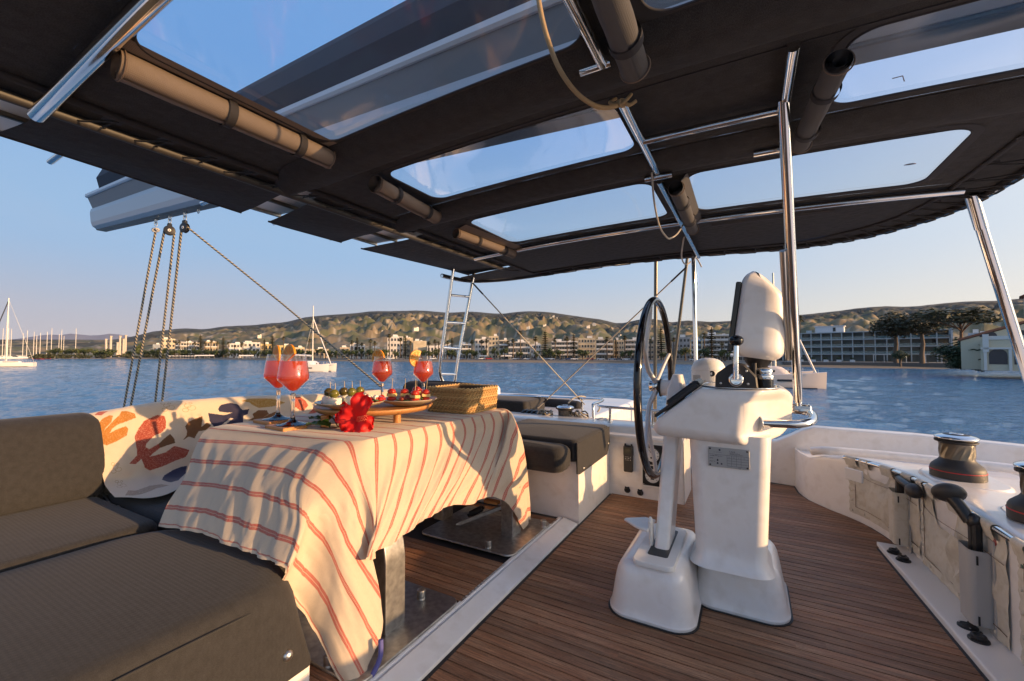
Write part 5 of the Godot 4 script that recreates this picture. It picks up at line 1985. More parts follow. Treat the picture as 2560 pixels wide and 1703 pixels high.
		tm.font_size = 32
		tm.pixel_size = q[3] / 24.0
		tm.depth = 0.0004
		tm.horizontal_alignment = HORIZONTAL_ALIGNMENT_LEFT
		var me := put("lettering", tm, mat(lin(0.03, 0.03, 0.06), 0.6), pl)
		me.position = Vector3(q[1], q[2], z)
	b = MB.new()
	for x: float in [-0.07, 0.07]:
		for y: float in [-0.034, 0.034]:
			b.ball(Vector3(x, y, 0.0015), Vector3(0.004, 0.004, 0.002), 10, 5)
	obj("rivets", b, M.rubber, pl)
	# bent stainless handrail at the right end
	b = MB.new()
	var hr := cat([Vector3(0.035, 0.812, -2.085), Vector3(0.10, 0.813, -2.09), Vector3(0.165, 0.815, -2.10), Vector3(0.215, 0.822, -2.14), Vector3(0.236, 0.832, -2.22), Vector3(0.235, 0.838, -2.32), Vector3(0.20, 0.838, -2.40), Vector3(0.10, 0.835, -2.44), Vector3(0.0, 0.83, -2.44)], 8)
	b.tube(hr, 0.0165, 14)
	obj("handrail", b, M.chrome, o)
	b = MB.new()
	b.lathe([Vector2(0.0, 0.0), Vector2(0.036, 0.0), Vector2(0.036, 0.004), Vector2(0.031, 0.007), Vector2(0.017, 0.008)], 20, Transform3D(Basis(Vector3.BACK, -PI * 0.5).rotated(Vector3.UP, 0.55), Vector3(0.026, 0.812, -2.076)))
	obj("flange", b, M.chrome, o)
	# slotted plate and the leaning arm that carries the wheel
	b = MB.new()
	b.loft([rr(0.17, 0.445, 0.03, 0.212, Vector2(-0.366, -2.07)), rr(0.17, 0.445, 0.03, 0.226, Vector2(-0.366, -2.07)), rr(0.164, 0.439, 0.028, 0.230, Vector2(-0.366, -2.07))])
	obj("arm_plate", b, M.white, o)
	b = MB.new()
	b.loft([rr(0.085, 0.32, 0.012, 0.2302, Vector2(-0.36, -2.09)), rr(0.085, 0.32, 0.012, 0.2315, Vector2(-0.36, -2.09))])
	obj("arm_slot", b, M.black, o)
	b = MB.new()
	rings = []
	for k in 13:
		var t := k / 12.0
		var y := lerpf(0.20, 1.0, t)
		var at := Vector2(lerpf(-0.358, -0.318, t), lerpf(-2.095, -2.30, t))
		var e := 1.0 if t < 0.97 else 0.55
		rings.append(rr(lerpf(0.062, 0.078, t) * e, lerpf(0.20, 0.13, t) * e, 0.018, y, at, 5))
	b.loft(rings)
	obj("arm", b, M.gel, o)
	b = MB.new()
	b.tube([Vector3(-0.40, 0.93, -2.297), Vector3(-0.33, 0.93, -2.29)], 0.04, 18)
	obj("hub_housing", b, M.gel, o)
	b = MB.new()
	b.tube([Vector3(-0.405, 0.93, -2.297), Vector3(-0.397, 0.93, -2.297)], 0.046, 18)
	obj("hub_ring", b, M.black, o)
	# white wedge lever beside the arm
	b = MB.new()
	b.prism(PackedVector2Array([Vector2(0, 0), Vector2(0.03, -0.008), Vector2(0.035, 0.05), Vector2(0.02, 0.12), Vector2(-0.01, 0.14), Vector2(-0.03, 0.12)]), -0.41, -0.396, Transform3D(Basis(Vector3.FORWARD, Vector3.UP, Vector3.RIGHT), Vector3(0, 0.225, -2.02)), 0.004)
	b.prism(PackedVector2Array([Vector2(-0.41, -0.03), Vector2(-0.40, 0.12), Vector2(-0.45, 0.13), Vector2(-0.53, 0.075), Vector2(-0.535, 0.06), Vector2(-0.47, 0.0)]), -0.006, 0.006, Transform3D(Basis(Vector3.RIGHT, Vector3.FORWARD, Vector3.UP), Vector3(0, 0.31, -2.0)), 0.003)
	obj("lock_lever", b, M.white, o)
	steering_wheel()
	# throttle box
	var t := thing("throttle_lever", "black throttle box with a chrome lever on the console top", "throttle")
	b = MB.new()
	b.prism(PackedVector2Array([Vector2(-0.128, 0.9625), Vector2(-0.126, 1.01), Vector2(-0.118, 1.024), Vector2(-0.075, 1.058), Vector2(-0.06, 1.064), Vector2(-0.03, 1.064), Vector2(-0.015, 1.058), Vector2(0.018, 1.02), Vector2(0.027, 1.008), Vector2(0.031, 0.9625)]), -2.12, -1.995, Transform3D(), 0.006)
	obj("housing", b, M.rubber, t)
	b = MB.new()
	b.lathe([Vector2(0.029, 0.0), Vector2(0.029, 0.008), Vector2(0.026, 0.013), Vector2(0.019, 0.015), Vector2(0.017, 0.012), Vector2(0, 0.012)], 24, Transform3D(Basis(Vector3.RIGHT, PI * 0.5), Vector3(-0.049, 0.997, -1.996)))
	obj("pivot", b, M.chrome, t)
	b = MB.new()
	b.tube(cat([Vector3(-0.049, 1.0, -1.977), Vector3(-0.048, 1.06, -1.974), Vector3(-0.046, 1.11, -1.975), Vector3(-0.045, 1.15, -1.978)]), 0.012, 12, true, 0.009)
	obj("lever", b, M.chrome, t)
	b = MB.new()
	b.ball(Vector3(-0.045, 1.158, -1.978), Vector3(0.028, 0.023, 0.028), 18, 12)
	obj("knob", b, M.gloss, t)
	b = MB.new()
	for p: Vector3 in [Vector3(-0.106, 0.98, -1.994), Vector3(-0.01, 1.033, -1.994), Vector3(-0.005, 0.98, -1.994)]:
		b.ball(p, Vector3(0.005, 0.005, 0.003), 10, 5)
	obj("screw", b, M.steel, t)
	# compass stack right of it
	t = thing("compass", "small chrome banded compass beside the throttle box", "compass")
	b = MB.new()
	var cx := Transform3D(Basis(), Vector3(0.055, 0.962, -2.09))
	b.lathe([Vector2(0.034, 0.0), Vector2(0.034, 0.035), Vector2(0.034, 0.035), Vector2(0, 0.035)], 24, cx)
	obj("base", b, M.gloss, t)
	b = MB.new()
	b.lathe([Vector2(0.035, 0.035), Vector2(0.037, 0.038), Vector2(0.037, 0.05), Vector2(0.035, 0.053), Vector2(0.03, 0.055), Vector2(0.03, 0.06), Vector2(0.033, 0.062), Vector2(0.033, 0.078), Vector2(0.02, 0.084), Vector2(0, 0.084)], 24, cx)
	obj("band", b, M.chrome, t)
	# plotter pod
	t = thing("plotter_pod", "white plotter pod with its dark screen turned left on the console", "instrument pod")
	b = MB.new()
	rings = []
	for k in 26:
		var s := k / 25.0
		var inn: float = 0.0
		if k < 4:
			inn = [0.03, 0.012, 0.003, 0.0][k]
		elif k > 21:
			inn = [0.001, 0.006, 0.016, 0.036][k - 22]
		var ring := PackedVector3Array()
		var front := lerpf(-0.064, -0.016, s) + inn
		var back := lerpf(0.126, 0.150, s) - inn
		var half := 0.168 - 0.012 * s - inn
		# flat towards the wheel with tight corners, full and round behind
		for q in 4:
			var r := 0.022 if q == 1 or q == 2 else 0.085
			for i in 8:
				var a := PI * 0.5 * (q + i / 7.0)
				var px := (back - r if q == 0 or q == 3 else front + r) + cos(a) * r
				var pz := (half - r if q < 2 else -half + r) + sin(a) * r
				var d := clampf((px - front) / (back - front), 0.0, 1.0)
				var top := 1.460 - 0.035 * d - 0.055 * d * d * d - 0.02 * pow(pz / half, 2.0) * d
				ring.append(Vector3(px, lerpf(1.094 - 0.02 * d, top, s), -2.19 + pz * (1.0 - 0.10 * d)))
		rings.append(ring)
	b.loft(rings)
	obj("shell", b, M.gel, t)
	b = MB.new()
	var tilt := Basis(Vector3.BACK, -0.135)
	b.box(Vector3(-0.052, 1.262, -2.19), Vector3(0.022, 0.30, 0.31), 0.004, tilt)
	obj("screen", b, M.gloss, t)
	b = MB.new()
	b.lathe([Vector2(0.048, 0.0), Vector2(0.045, 0.012), Vector2(0.032, 0.026), Vector2(0.044, 0.034), Vector2(0.044, 0.042), Vector2(0.036, 0.046), Vector2(0.05, 0.066), Vector2(0.055, 0.08), Vector2(0.055, 0.09)], 24, Transform3D(Basis(), Vector3(0.035, 1.0, -2.19)))
	b.tube([Vector3(0.035, 0.96, -2.19), Vector3(0.035, 1.01, -2.19)], 0.03, 14)
	b.tube([Vector3(0.018, 0.965, -2.06), Vector3(0.018, 1.065, -2.06)], 0.0095, 10)
	obj("neck", b, M.rubber, t)


func steering_wheel() -> void:
	var w := thing("steering_wheel", "large black rimmed steering wheel with silver forked spokes", "steering wheel", Vector3(-0.42, 0.937, -2.30))
	var b := MB.new()
	var pts := []
	for i in 73:
		var a := TAU * i / 72.0
		pts.append(Vector3(0, cos(a) * 0.447, sin(a) * 0.447))
	b.tube(pts, 0.0175, 14, false)
	obj("rim", b, M.gloss, w)
	var sp := mat(lin(0.66, 0.645, 0.63), 0.35, 0.35)
	for k in 3:
		var a0 := 0.62 + k * TAU / 3.0
		b = MB.new()
		var at := func(a: float, r: float, x: float) -> Vector3:
			return Vector3(x, cos(a) * r, sin(a) * r)
		b.tube(cat([at.call(a0, 0.02, 0.0), at.call(a0, 0.10, -0.03), at.call(a0, 0.19, -0.035)]), 0.013, 10, true, 0.0115)
		b.tube(cat([at.call(a0, 0.18, -0.034), at.call(a0 + 0.16, 0.27, -0.025), at.call(a0 + 0.27, 0.36, -0.01), at.call(a0 + 0.30, 0.44, 0.0)]), 0.0115, 10, true, 0.0095)
		b.tube(cat([at.call(a0, 0.18, -0.034), at.call(a0 - 0.16, 0.27, -0.025), at.call(a0 - 0.27, 0.36, -0.01), at.call(a0 - 0.30, 0.44, 0.0)]), 0.0115, 10, true, 0.0095)
		obj("spoke", b, sp, w)
	b = MB.new()
	b.lathe([Vector2(0, -0.04), Vector2(0.02, -0.04), Vector2(0.028, -0.034), Vector2(0.028, -0.02), Vector2(0.032, -0.018), Vector2(0.032, 0.012), Vector2(0, 0.016)], 20, Transform3D(Basis(Vector3.BACK, -PI * 0.5), Vector3.ZERO))
	obj("hub", b, M.chrome, w)


func winch(called: String, label: String, at: Vector3, s := 1.0) -> Node3D:
	var o := thing(called, label, "winch", at, 0.0, "sheet winches")
	var b := MB.new()
	b.lathe([Vector2(0.107, 0.0), Vector2(0.107, 0.035), Vector2(0.106, 0.037), Vector2(0.106, 0.037), Vector2(0.105, 0.05), Vector2(0.099, 0.062), Vector2(0.085, 0.076), Vector2(0.075, 0.085), Vector2(0.069, 0.094), Vector2(0.066, 0.1)], 40)
	obj("skirt", b, M.rubber, o)
	b = MB.new()
	b.lathe([Vector2(0.1063, 0.0345), Vector2(0.1082, 0.036), Vector2(0.1082, 0.0385), Vector2(0.1063, 0.040)], 40)
	obj("red_line", b, M.red, o)
	# drum with slanting grips
	b = MB.new()
	b.grid(120, 12, func(u: float, t: float) -> Vector3:
		var a := u * TAU
		var r := lerpf(0.0665, 0.0625, sin(t * PI)) + 0.004 * t
		var rib := pow(0.5 + 0.5 * cos((a + t * 0.5) * 14.0), 4.0) * 0.0055 * sin(PI * clampf(t * 1.1, 0.0, 1.0))
		return Vector3(cos(a) * (r + rib), 0.098 + t * 0.08, sin(a) * (r + rib)), true)
	obj("drum", b, M.bronze, o)
	b = MB.new()
	b.lathe([Vector2(0.066, 0.176), Vector2(0.080, 0.184), Vector2(0.083, 0.188), Vector2(0.078, 0.191), Vector2(0.068, 0.192), Vector2(0.068, 0.198), Vector2(0.078, 0.200)], 36)
	b.box(Vector3(-0.084, 0.195, 0.015), Vector3(0.014, 0.016, 0.02), 0.003)
	obj("self_tailer", b, M.rubber, o)
	b = MB.new()
	b.lathe([Vector2(0.078, 0.200), Vector2(0.0835, 0.202), Vector2(0.085, 0.206), Vector2(0.083, 0.211), Vector2(0.072, 0.217), Vector2(0.052, 0.222)], 40)
	obj("crown", b, M.chrome, o)
	b = MB.new()
	b.lathe([Vector2(0.052, 0.221), Vector2(0.05, 0.2235), Vector2(0.028, 0.2255)], 36)
	obj("top_ring", b, M.rubber, o)
	b = MB.new()
	b.lathe([Vector2(0.028, 0.225), Vector2(0.026, 0.2285), Vector2(0.014, 0.2295), Vector2(0.012, 0.222), Vector2(0, 0.222)], 28)
	obj("handle_socket", b, M.chrome, o)
	o.scale = Vector3.ONE * s
	return o


func on_wall(z: float, y: float, out := 0.0) -> Vector3:
	return Vector3(side_wall(z) + 0.002 - out, y, z)


func starboard() -> void:
	winch("winch", "large black skirted winch nearest the canvas pockets", Vector3(0.945, 0.458, -3.10), 1.0)
	winch("winch", "winch cut off by the right edge of the photo", Vector3(0.985, 0.461, -2.42), 1.0)
	# chrome rail along the top of the wall
	var b := MB.new()
	var o := thing("grab_rail", "chrome rail along the cockpit wall from which the canvas pockets hang", "rail")
	var pts := []
	for i in 24:
		var z := lerpf(-3.68, -1.2, i / 23.0)
		pts.append(on_wall(z, top_of_side(z) - 0.012, 0.014))
	b.tube(pts, 0.0125, 12)
	obj("tube", b, M.chrome, o)
	for z: float in [-3.64, -3.30, -2.72, -2.10]:
		b = MB.new()
		b.tube([on_wall(z, top_of_side(z) - 0.012, 0.014), on_wall(z, top_of_side(z) - 0.02, -0.02)], 0.009, 8)
		obj("stay", b, M.chrome, o)
	pockets()
	# two winch handles stuck in holsters
	holster("winch_handle", "black winch handle lying sideways in the far holster", "handle_holster", "beige handle holster left of the open canvas pocket", -3.17, 1)
	holster("winch_handle", "black winch handle standing upright in the near holster", "handle_holster", "beige handle holster below the red button", -2.40, 0)
	for k in 2:
		var z: float = [-2.335, -2.17][k]
		o = thing("engine_button", ["red round push button on the cockpit wall", "green round push button on the cockpit wall"][k], "button", on_wall(z, [0.385, 0.372][k]))
		var x := Transform3D(Basis(Vector3.BACK, PI * 0.5), Vector3.ZERO)
		b = MB.new()
		b.lathe([Vector2(0.02, 0.0), Vector2(0.0205, 0.003), Vector2(0.018, 0.006), Vector2(0.0145, 0.006), Vector2(0.0145, 0.004)], 24, x)
		obj("bezel", b, M.steel, o)
		b = MB.new()
		b.lathe([Vector2(0.0145, 0.003), Vector2(0.014, 0.007), Vector2(0.008, 0.0085), Vector2(0, 0.009)], 20, x)
		obj("cap", b, mat(lin(0.33, 0.07, 0.06) if k == 0 else lin(0.02, 0.16, 0.10), 0.4), o)
	# tie-down ring on the wall
	o = thing("pad_eye", "small steel pad eye low on the white wall", "pad eye", on_wall(-3.33, 0.065))
	b = MB.new()
	b.box(Vector3.ZERO, Vector3(0.006, 0.045, 0.022), 0.002)
	obj("plate", b, M.steel, o)
	b = MB.new()
	var ring := []
	for i in 17:
		ring.append(Vector3(-0.012, cos(TAU * i / 16.0) * 0.013, sin(TAU * i / 16.0) * 0.013))
	b.tube(ring, 0.003, 8, false)
	obj("eye", b, M.steel, o)
	# round black deck plugs on the sill
	var spots := [Vector3(0.673, 0.022, -3.065), Vector3(0.69, 0.022, -2.977), Vector3(0.74, 0.022, -2.382), Vector3(0.741, 0.022, -2.293)]
	for k in 4:
		o = thing("deck_plug", ["farthest black deck plug on the white sill, cap open", "second black deck plug from the far end of the sill", "third deck plug from the far end, flat with three screws", "nearest black deck plug on the white sill"][k], "deck plug", spots[k], 0.5, "black deck plugs on the sill")
		b = MB.new()
		b.lathe([Vector2(0.031, -0.002), Vector2(0.031, 0.003), Vector2(0.029, 0.0055), Vector2(0.022, 0.007), Vector2(0.021, 0.005), Vector2(0.0, 0.005)], 28)
		obj("flange", b, M.black, o)
		if k == 2:
			b = MB.new()
			b.lathe([Vector2(0.017, 0.005), Vector2(0.0165, 0.0072), Vector2(0, 0.0075)], 24)
			obj("lid", b, M.rubber, o)
			b = MB.new()
			for a in 3:
				b.ball(Vector3(cos(a * 2.1) * 0.0245, 0.0067, sin(a * 2.1) * 0.0245), Vector3(0.003, 0.0012, 0.003), 8, 4)
			obj("screw", b, M.steel, o)
			b = MB.new()
			b.box(Vector3(0.026, 0.006, -0.018), Vector3(0.016, 0.01, 0.012), 0.003, Basis(Vector3.UP, 0.6))
			obj("hinge", b, M.black, o)
		else:
			b = MB.new()
			b.lathe([Vector2(0.0225, 0.005), Vector2(0.0235, 0.014), Vector2(0.021, 0.019), Vector2(0.014, 0.020), Vector2(0.0105, 0.016), Vector2(0.009, 0.009), Vector2(0, 0.009)], 24)
			obj("cap", b, M.black, o)
			b = MB.new()
			b.box(Vector3(-0.027, 0.008, 0.006), Vector3(0.022, 0.010, 0.014), 0.003, Basis(Vector3.UP, -0.4))
			b.box(Vector3(0.022, 0.012, -0.014), Vector3(0.026, 0.014, 0.012), 0.004, Basis(Vector3.UP, 0.6))
			obj("lug", b, M.black, o)


func pockets() -> void:
	# canvas bags laced under the rail: z from, z to, bottom, label, what droops
	for q: Array in [[-3.66, -3.02, 0.045, "farthest white canvas pocket under the chrome rail"], [-2.99, -2.26, 0.03, "middle white canvas pocket with its torn flap folded down"], [-2.19, -1.35, 0.03, "nearest white canvas pocket at the right edge of the photo"]]:
		var o := thing("canvas_pocket", q[3], "canvas pocket", Vector3.ZERO, 0.0, "canvas pockets on the cockpit wall")
		var z0: float = q[0]
		var z1: float = q[1]
		var lo: float = q[2]
		var b := MB.new()
		var sag := noise(int(z0 * 10.0), 9.0, 2)
		b.grid(40, 30, func(u: float, t: float) -> Vector3:
			var z := lerpf(z0, z1, u)
			var hi := top_of_side(z) - 0.035
			# the mouth dips between two loops
			var dip := 0.075 * smoothstep(0.16, 0.24, u) * (1.0 - smoothstep(0.46, 0.54, u)) * (1.0 if z0 < -3.2 else 1.9) if z0 < -2.3 else 0.08 * smoothstep(0.05, 0.12, u) * (1.0 - smoothstep(0.3, 0.36, u))
			var y := lerpf(lo, hi - dip, t)
			var bulge := 0.006 + 0.020 * sin(PI * u) * sin(PI * minf(1.0, t * 1.15)) + 0.007 * sag.get_noise_2d(z, y)
			return on_wall(z, y, bulge), false, false)
		obj("bag", b, M.canvaswhite, o)
		# bound edges
		b = MB.new()
		var edge := []
		for i in 16:
			var z := lerpf(z0, z1, i / 15.0)
			edge.append([z, lo])
		var strip := MB.new()
		strip.grid(1, 24, func(u: float, t: float) -> Vector3:
			var y := lerpf(lo, top_of_side(z0) - 0.06, t)
			return on_wall(z0 + u * 0.045, y, 0.009 + 0.003 * sin(t * 40.0)), false, false)
		obj("side_binding", strip, M.canvaswhite, o)
		strip = MB.new()
		strip.grid(24, 1, func(u: float, t: float) -> Vector3:
			return on_wall(lerpf(z0, z1, u), lo - 0.006 + t * 0.045, 0.009 + 0.003 * sin(u * 50.0)), false, false)
		obj("lower_binding", strip, M.canvaswhite, o)
		b = MB.new()
		var st := []
		for i in 14:
			st.append(on_wall(z0 + 0.048, lerpf(lo + 0.04, top_of_side(z0) - 0.07, i / 13.0), 0.0135 + 0.001 * (i % 2)))
		b.tube(st, 0.0016, 5)
		st = []
		for i in 18:
			st.append(on_wall(lerpf(z0 + 0.045, z1, i / 17.0), lo + 0.042, 0.0135 + 0.001 * (i % 2)))
		b.tube(st, 0.0016, 5)
		st = []
		for i in 18:
			st.append(on_wall(lerpf(z0 + 0.05, z1, i / 17.0), lerpf(lo, top_of_side(z0), 0.72) - 0.008 * sin(i * 0.4), 0.0155 + 0.017 * sin(PI * i / 17.0)))
		b.tube(st, 0.0013, 5)
		obj("stitching", b, M.thread, o)
		for i in 5:
			b = MB.new()
			b.ball(on_wall(z0 + 0.02, lerpf(lo + 0.012, top_of_side(z0) - 0.09, i / 4.0), 0.012), Vector3(0.004, 0.007, 0.007), 10, 6)
			obj("snap", b, M.canvaswhite, o)
		for i in 3:
			b = MB.new()
			b.ball(on_wall(lerpf(z0 + 0.1, z1 - 0.08, i / 2.0), lo + 0.016, 0.012), Vector3(0.004, 0.007, 0.007), 10, 6)
			obj("snap", b, M.canvaswhite, o)
		# loops over the rail
		for u: float in [0.05, 0.20, 0.52, 0.86]:
			var zc := lerpf(z0, z1, u)
			b = MB.new()
			b.grid(2, 14, func(s: float, t: float) -> Vector3:
				var z := zc + (s - 0.5) * (0.11 if u > 0.3 else 0.075)
				var a := lerpf(-0.9, PI + 0.7, t)
				var y := top_of_side(z) - 0.012
				return on_wall(z, y, 0.014) + Vector3(-cos(a - PI * 0.5) * 0.0, 0, 0) + Vector3(-cos(PI - a) * -0.0155, sin(a) * 0.0155, 0) if t > 0.12 and t < 0.88 else on_wall(z, y - 0.045, 0.018 if t < 0.5 else 0.008), false, false)
			obj("loop", b, M.canvaswhite, o)
		if z0 < -2.3 and z0 > -3.2:
			# the torn flap that hangs out of the middle pocket
			b = MB.new()
			b.grid(6, 14, func(u: float, t: float) -> Vector3:
				var z := -2.60 + u * 0.10 + 0.02 * sin(t * 5.0)
				var y := 0.335 - t * 0.165 - 0.025 * u
				return on_wall(z, y, 0.03 + 0.02 * sin(u * 3.0 + t * 4.0) + 0.02 * t), false, false)
			obj("torn_flap", b, M.canvaswhite, o)


func holster(called: String, label: String, hname: String, hlabel: String, z: float, lying: int) -> void:
	var o := thing(hname, hlabel, "holster", on_wall(z, 0.0, 0.03))
	var b := MB.new()
	var lo := 0.05
	var hi := 0.335
	var rings := []
	for k in 7:
		var y := lerpf(lo, hi, k / 6.0)
		rings.append(rr(0.075, 0.115, 0.022, y, Vector2(-0.005, 0)))
	b.loft(rings, true, false)
	rings = []
	for k in 2:
		rings.append(rr(0.069, 0.109, 0.02, [hi, hi - 0.12][k], Vector2(-0.005, 0)))
	b.loft(rings, false, true)
	obj("sleeve", b, M.greyplastic if lying == 0 else M.canvaswhite, o)
	b = MB.new()
	b.box(Vector3(0.024, 0.20, 0.045), Vector3(0.005, 0.37, 0.05), 0.001)
	obj("back_plate", b, M.greyplastic, o)
	b = MB.new()
	for y: float in [0.07, 0.30]:
		b.box(Vector3(-0.02, y, 0.0585), Vector3(0.006, 0.035, 0.002))
	obj("slot", b, M.black, o)
	# the handle
	var h := thing(called, label, "winch handle", o.position + Vector3(-0.005, 0, 0))
	b = MB.new()
	if lying == 1:
		b.box(Vector3(0, 0.345, 0.02), Vector3(0.032, 0.13, 0.045), 0.008)
		b.tube(cat([Vector3(0, 0.405, 0.0), Vector3(-0.005, 0.415, -0.01)]), 0.02, 10)
		obj("arm", b, M.black, h)
		b = MB.new()
		b.tube(cat([Vector3(0.0, 0.405, 0.015), Vector3(0.0, 0.405, 0.08), Vector3(0.01, 0.40, 0.16)]), 0.0185, 14, true, 0.02)
		obj("grip", b, M.black, h)
		b = MB.new()
		b.ball(Vector3(0.012, 0.395, 0.215), Vector3(0.036, 0.036, 0.058), 20, 12)
		obj("knob", b, M.rubber, h)
	else:
		b = MB.new()
		b.box(Vector3(0.0, 0.36, 0.005), Vector3(0.030, 0.15, 0.048), 0.008)
		b.box(Vector3(-0.0165, 0.355, 0.005), Vector3(0.004, 0.12, 0.026), 0.002)
		b.ball(Vector3(-0.002, 0.435, 0.0), Vector3(0.024, 0.032, 0.030), 16, 10)
		obj("arm", b, M.black, h)
		b = MB.new()
		b.tube(cat([Vector3(-0.01, 0.43, -0.005), Vector3(-0.03, 0.475, -0.03), Vector3(-0.05, 0.51, -0.055)]), 0.022, 14, true, 0.0245)
		obj("grip", b, M.black, h)
		b = MB.new()
		b.tube([Vector3(-0.048, 0.505, -0.052), Vector3(-0.0495, 0.508, -0.0545)], 0.0265, 18)
		obj("red_line", b, M.red, h)
		b = MB.new()
		b.ball(Vector3(-0.052, 0.52, -0.07), Vector3(0.055, 0.036, 0.055), 22, 12, Basis(Vector3(1, 0, 0), -0.6))
		obj("knob", b, M.rubber, h)


func rp(x: float, z: float, dy := 0.0) -> Vector3:
	return Vector3(x, roof(x) + dy, z)


# a piece of canvas lying on the roof, outline in (x, z)
func sheet(b: MB, poly: PackedVector2Array, dy := 0.0) -> void:
	var lo := 1e9
	var hi := -1e9
	for p in poly:
		lo = minf(lo, p.x)
		hi = maxf(hi, p.x)
	var n := maxi(1, ceili((hi - lo) / 0.3))
	for k in n:
		var a := lerpf(lo, hi, float(k) / n)
		var e := lerpf(lo, hi, float(k + 1) / n)
		for part in Geometry2D.intersect_polygons(poly, PackedVector2Array([Vector2(a, -9), Vector2(e, -9), Vector2(e, 9), Vector2(a, 9)])):
			var tri := Geometry2D.triangulate_polygon(part)
			var pv := PackedVector3Array()
			for p: Vector2 in part:
				pv.append(rp(p.x, p.y, dy))
			var pix := PackedInt32Array()
			for t in range(0, tri.size(), 3):
				var cr := (pv[tri[t + 1]] - pv[tri[t]]).cross(pv[tri[t + 2]] - pv[tri[t]])
				if cr.y > 0.0:
					pix.append_array([tri[t], tri[t + 1], tri[t + 2]])
				else:
					pix.append_array([tri[t], tri[t + 2], tri[t + 1]])
			b.piece(pv, PackedVector2Array(), pix, false)


func rect(x0: float, x1: float, z0: float, z1: float) -> PackedVector2Array:
	return PackedVector2Array([Vector2(x0, z0), Vector2(x1, z0), Vector2(x1, z1), Vector2(x0, z1)])


# clear window in the roof: bound opening with round corners, and its pane
func roof_window(parent: Node3D, x0: float, x1: float, z0: float, z1: float, m: float, r: float) -> void:
	var c := Vector2((x0 + x1) * 0.5, (z0 + z1) * 0.5)
	var inner := rr2(x1 - x0, z1 - z0, r, c, 7)
	var half := Vector2(x1 - x0, z1 - z0) * 0.5
	half.y = absf(half.y)
	inner = rr2(half.x * 2.0, half.y * 2.0, r, c, 8)
	var ring := func(off: float, square: bool) -> PackedVector2Array:
		var out := PackedVector2Array()
		for p in inner:
			var k := Vector2(clampf(p.x, c.x - half.x + r, c.x + half.x - r), clampf(p.y, c.y - half.y + r, c.y + half.y - r))
			var d := p - k
			if d.length() < 1e-5:
				out.append(p)
				continue
			d = d.normalized()
			out.append(k + (d / maxf(absf(d.x), absf(d.y)) if square else d) * (r + off))
		return out
	var band := func(a: PackedVector2Array, e: PackedVector2Array, ya: float, ye: float) -> MB:
		var b := MB.new()
		var n := a.size()
		var fine := PackedVector3Array()
		var rows := []
		for s: Array in [[a, ya], [e, ye]]:
			var row := PackedVector3Array()
			for i in n:
				var p: Vector2 = s[0][i]
				var q: Vector2 = s[0][(i + 1) % n]
				var steps := 6 if p.distance_to(q) > 0.15 else 1
				for j in steps:
					var w := p.lerp(q, float(j) / steps)
					row.append(rp(w.x, w.y, s[1]))
			rows.append(row)
		var cnt: int = mini(rows[0].size(), rows[1].size())
		b.grid(cnt, 1, func(u: float, t: float) -> Vector3:
			return rows[roundi(t)][roundi(u * cnt) % cnt], true, false)
		return b
	var o_in: PackedVector2Array = ring.call(0.0, false)
	var o_bind: PackedVector2Array = ring.call(0.026, false)
	var o_out: PackedVector2Array = ring.call(m, true)
	var fr := obj("window_frame", band.call(o_bind, o_out, -0.0005, 0.0), M.canvas, parent)
	obj("binding", band.call(o_in, ring.call(0.032, false), -0.004, -0.003), M.hem, fr)
	var b := MB.new()
	var path := []
	for i in o_in.size() + 1:
		var p := o_in[i % o_in.size()]
		var q := o_in[(i + 1) % o_in.size()]
		for j in (5 if p.distance_to(q) > 0.15 and i < o_in.size() else 1):
			var w := p.lerp(q, j / 5.0)
			path.append(rp(w.x, w.y, -0.003))
	b.tube(path, 0.004, 6, false)
	obj("piping", b, M.hem, fr)
	b = MB.new()
	b.grid(14, 6, func(u: float, t: float) -> Vector3:
		return rp(lerpf(x0 - 0.012, x1 + 0.012, u), lerpf(z0 + 0.012, z1 - 0.012, t), 0.004 + 0.010 * sin(u * PI) * sin(t * PI)), false, false)
	obj("clear_pane", b, M.vinyl, parent)


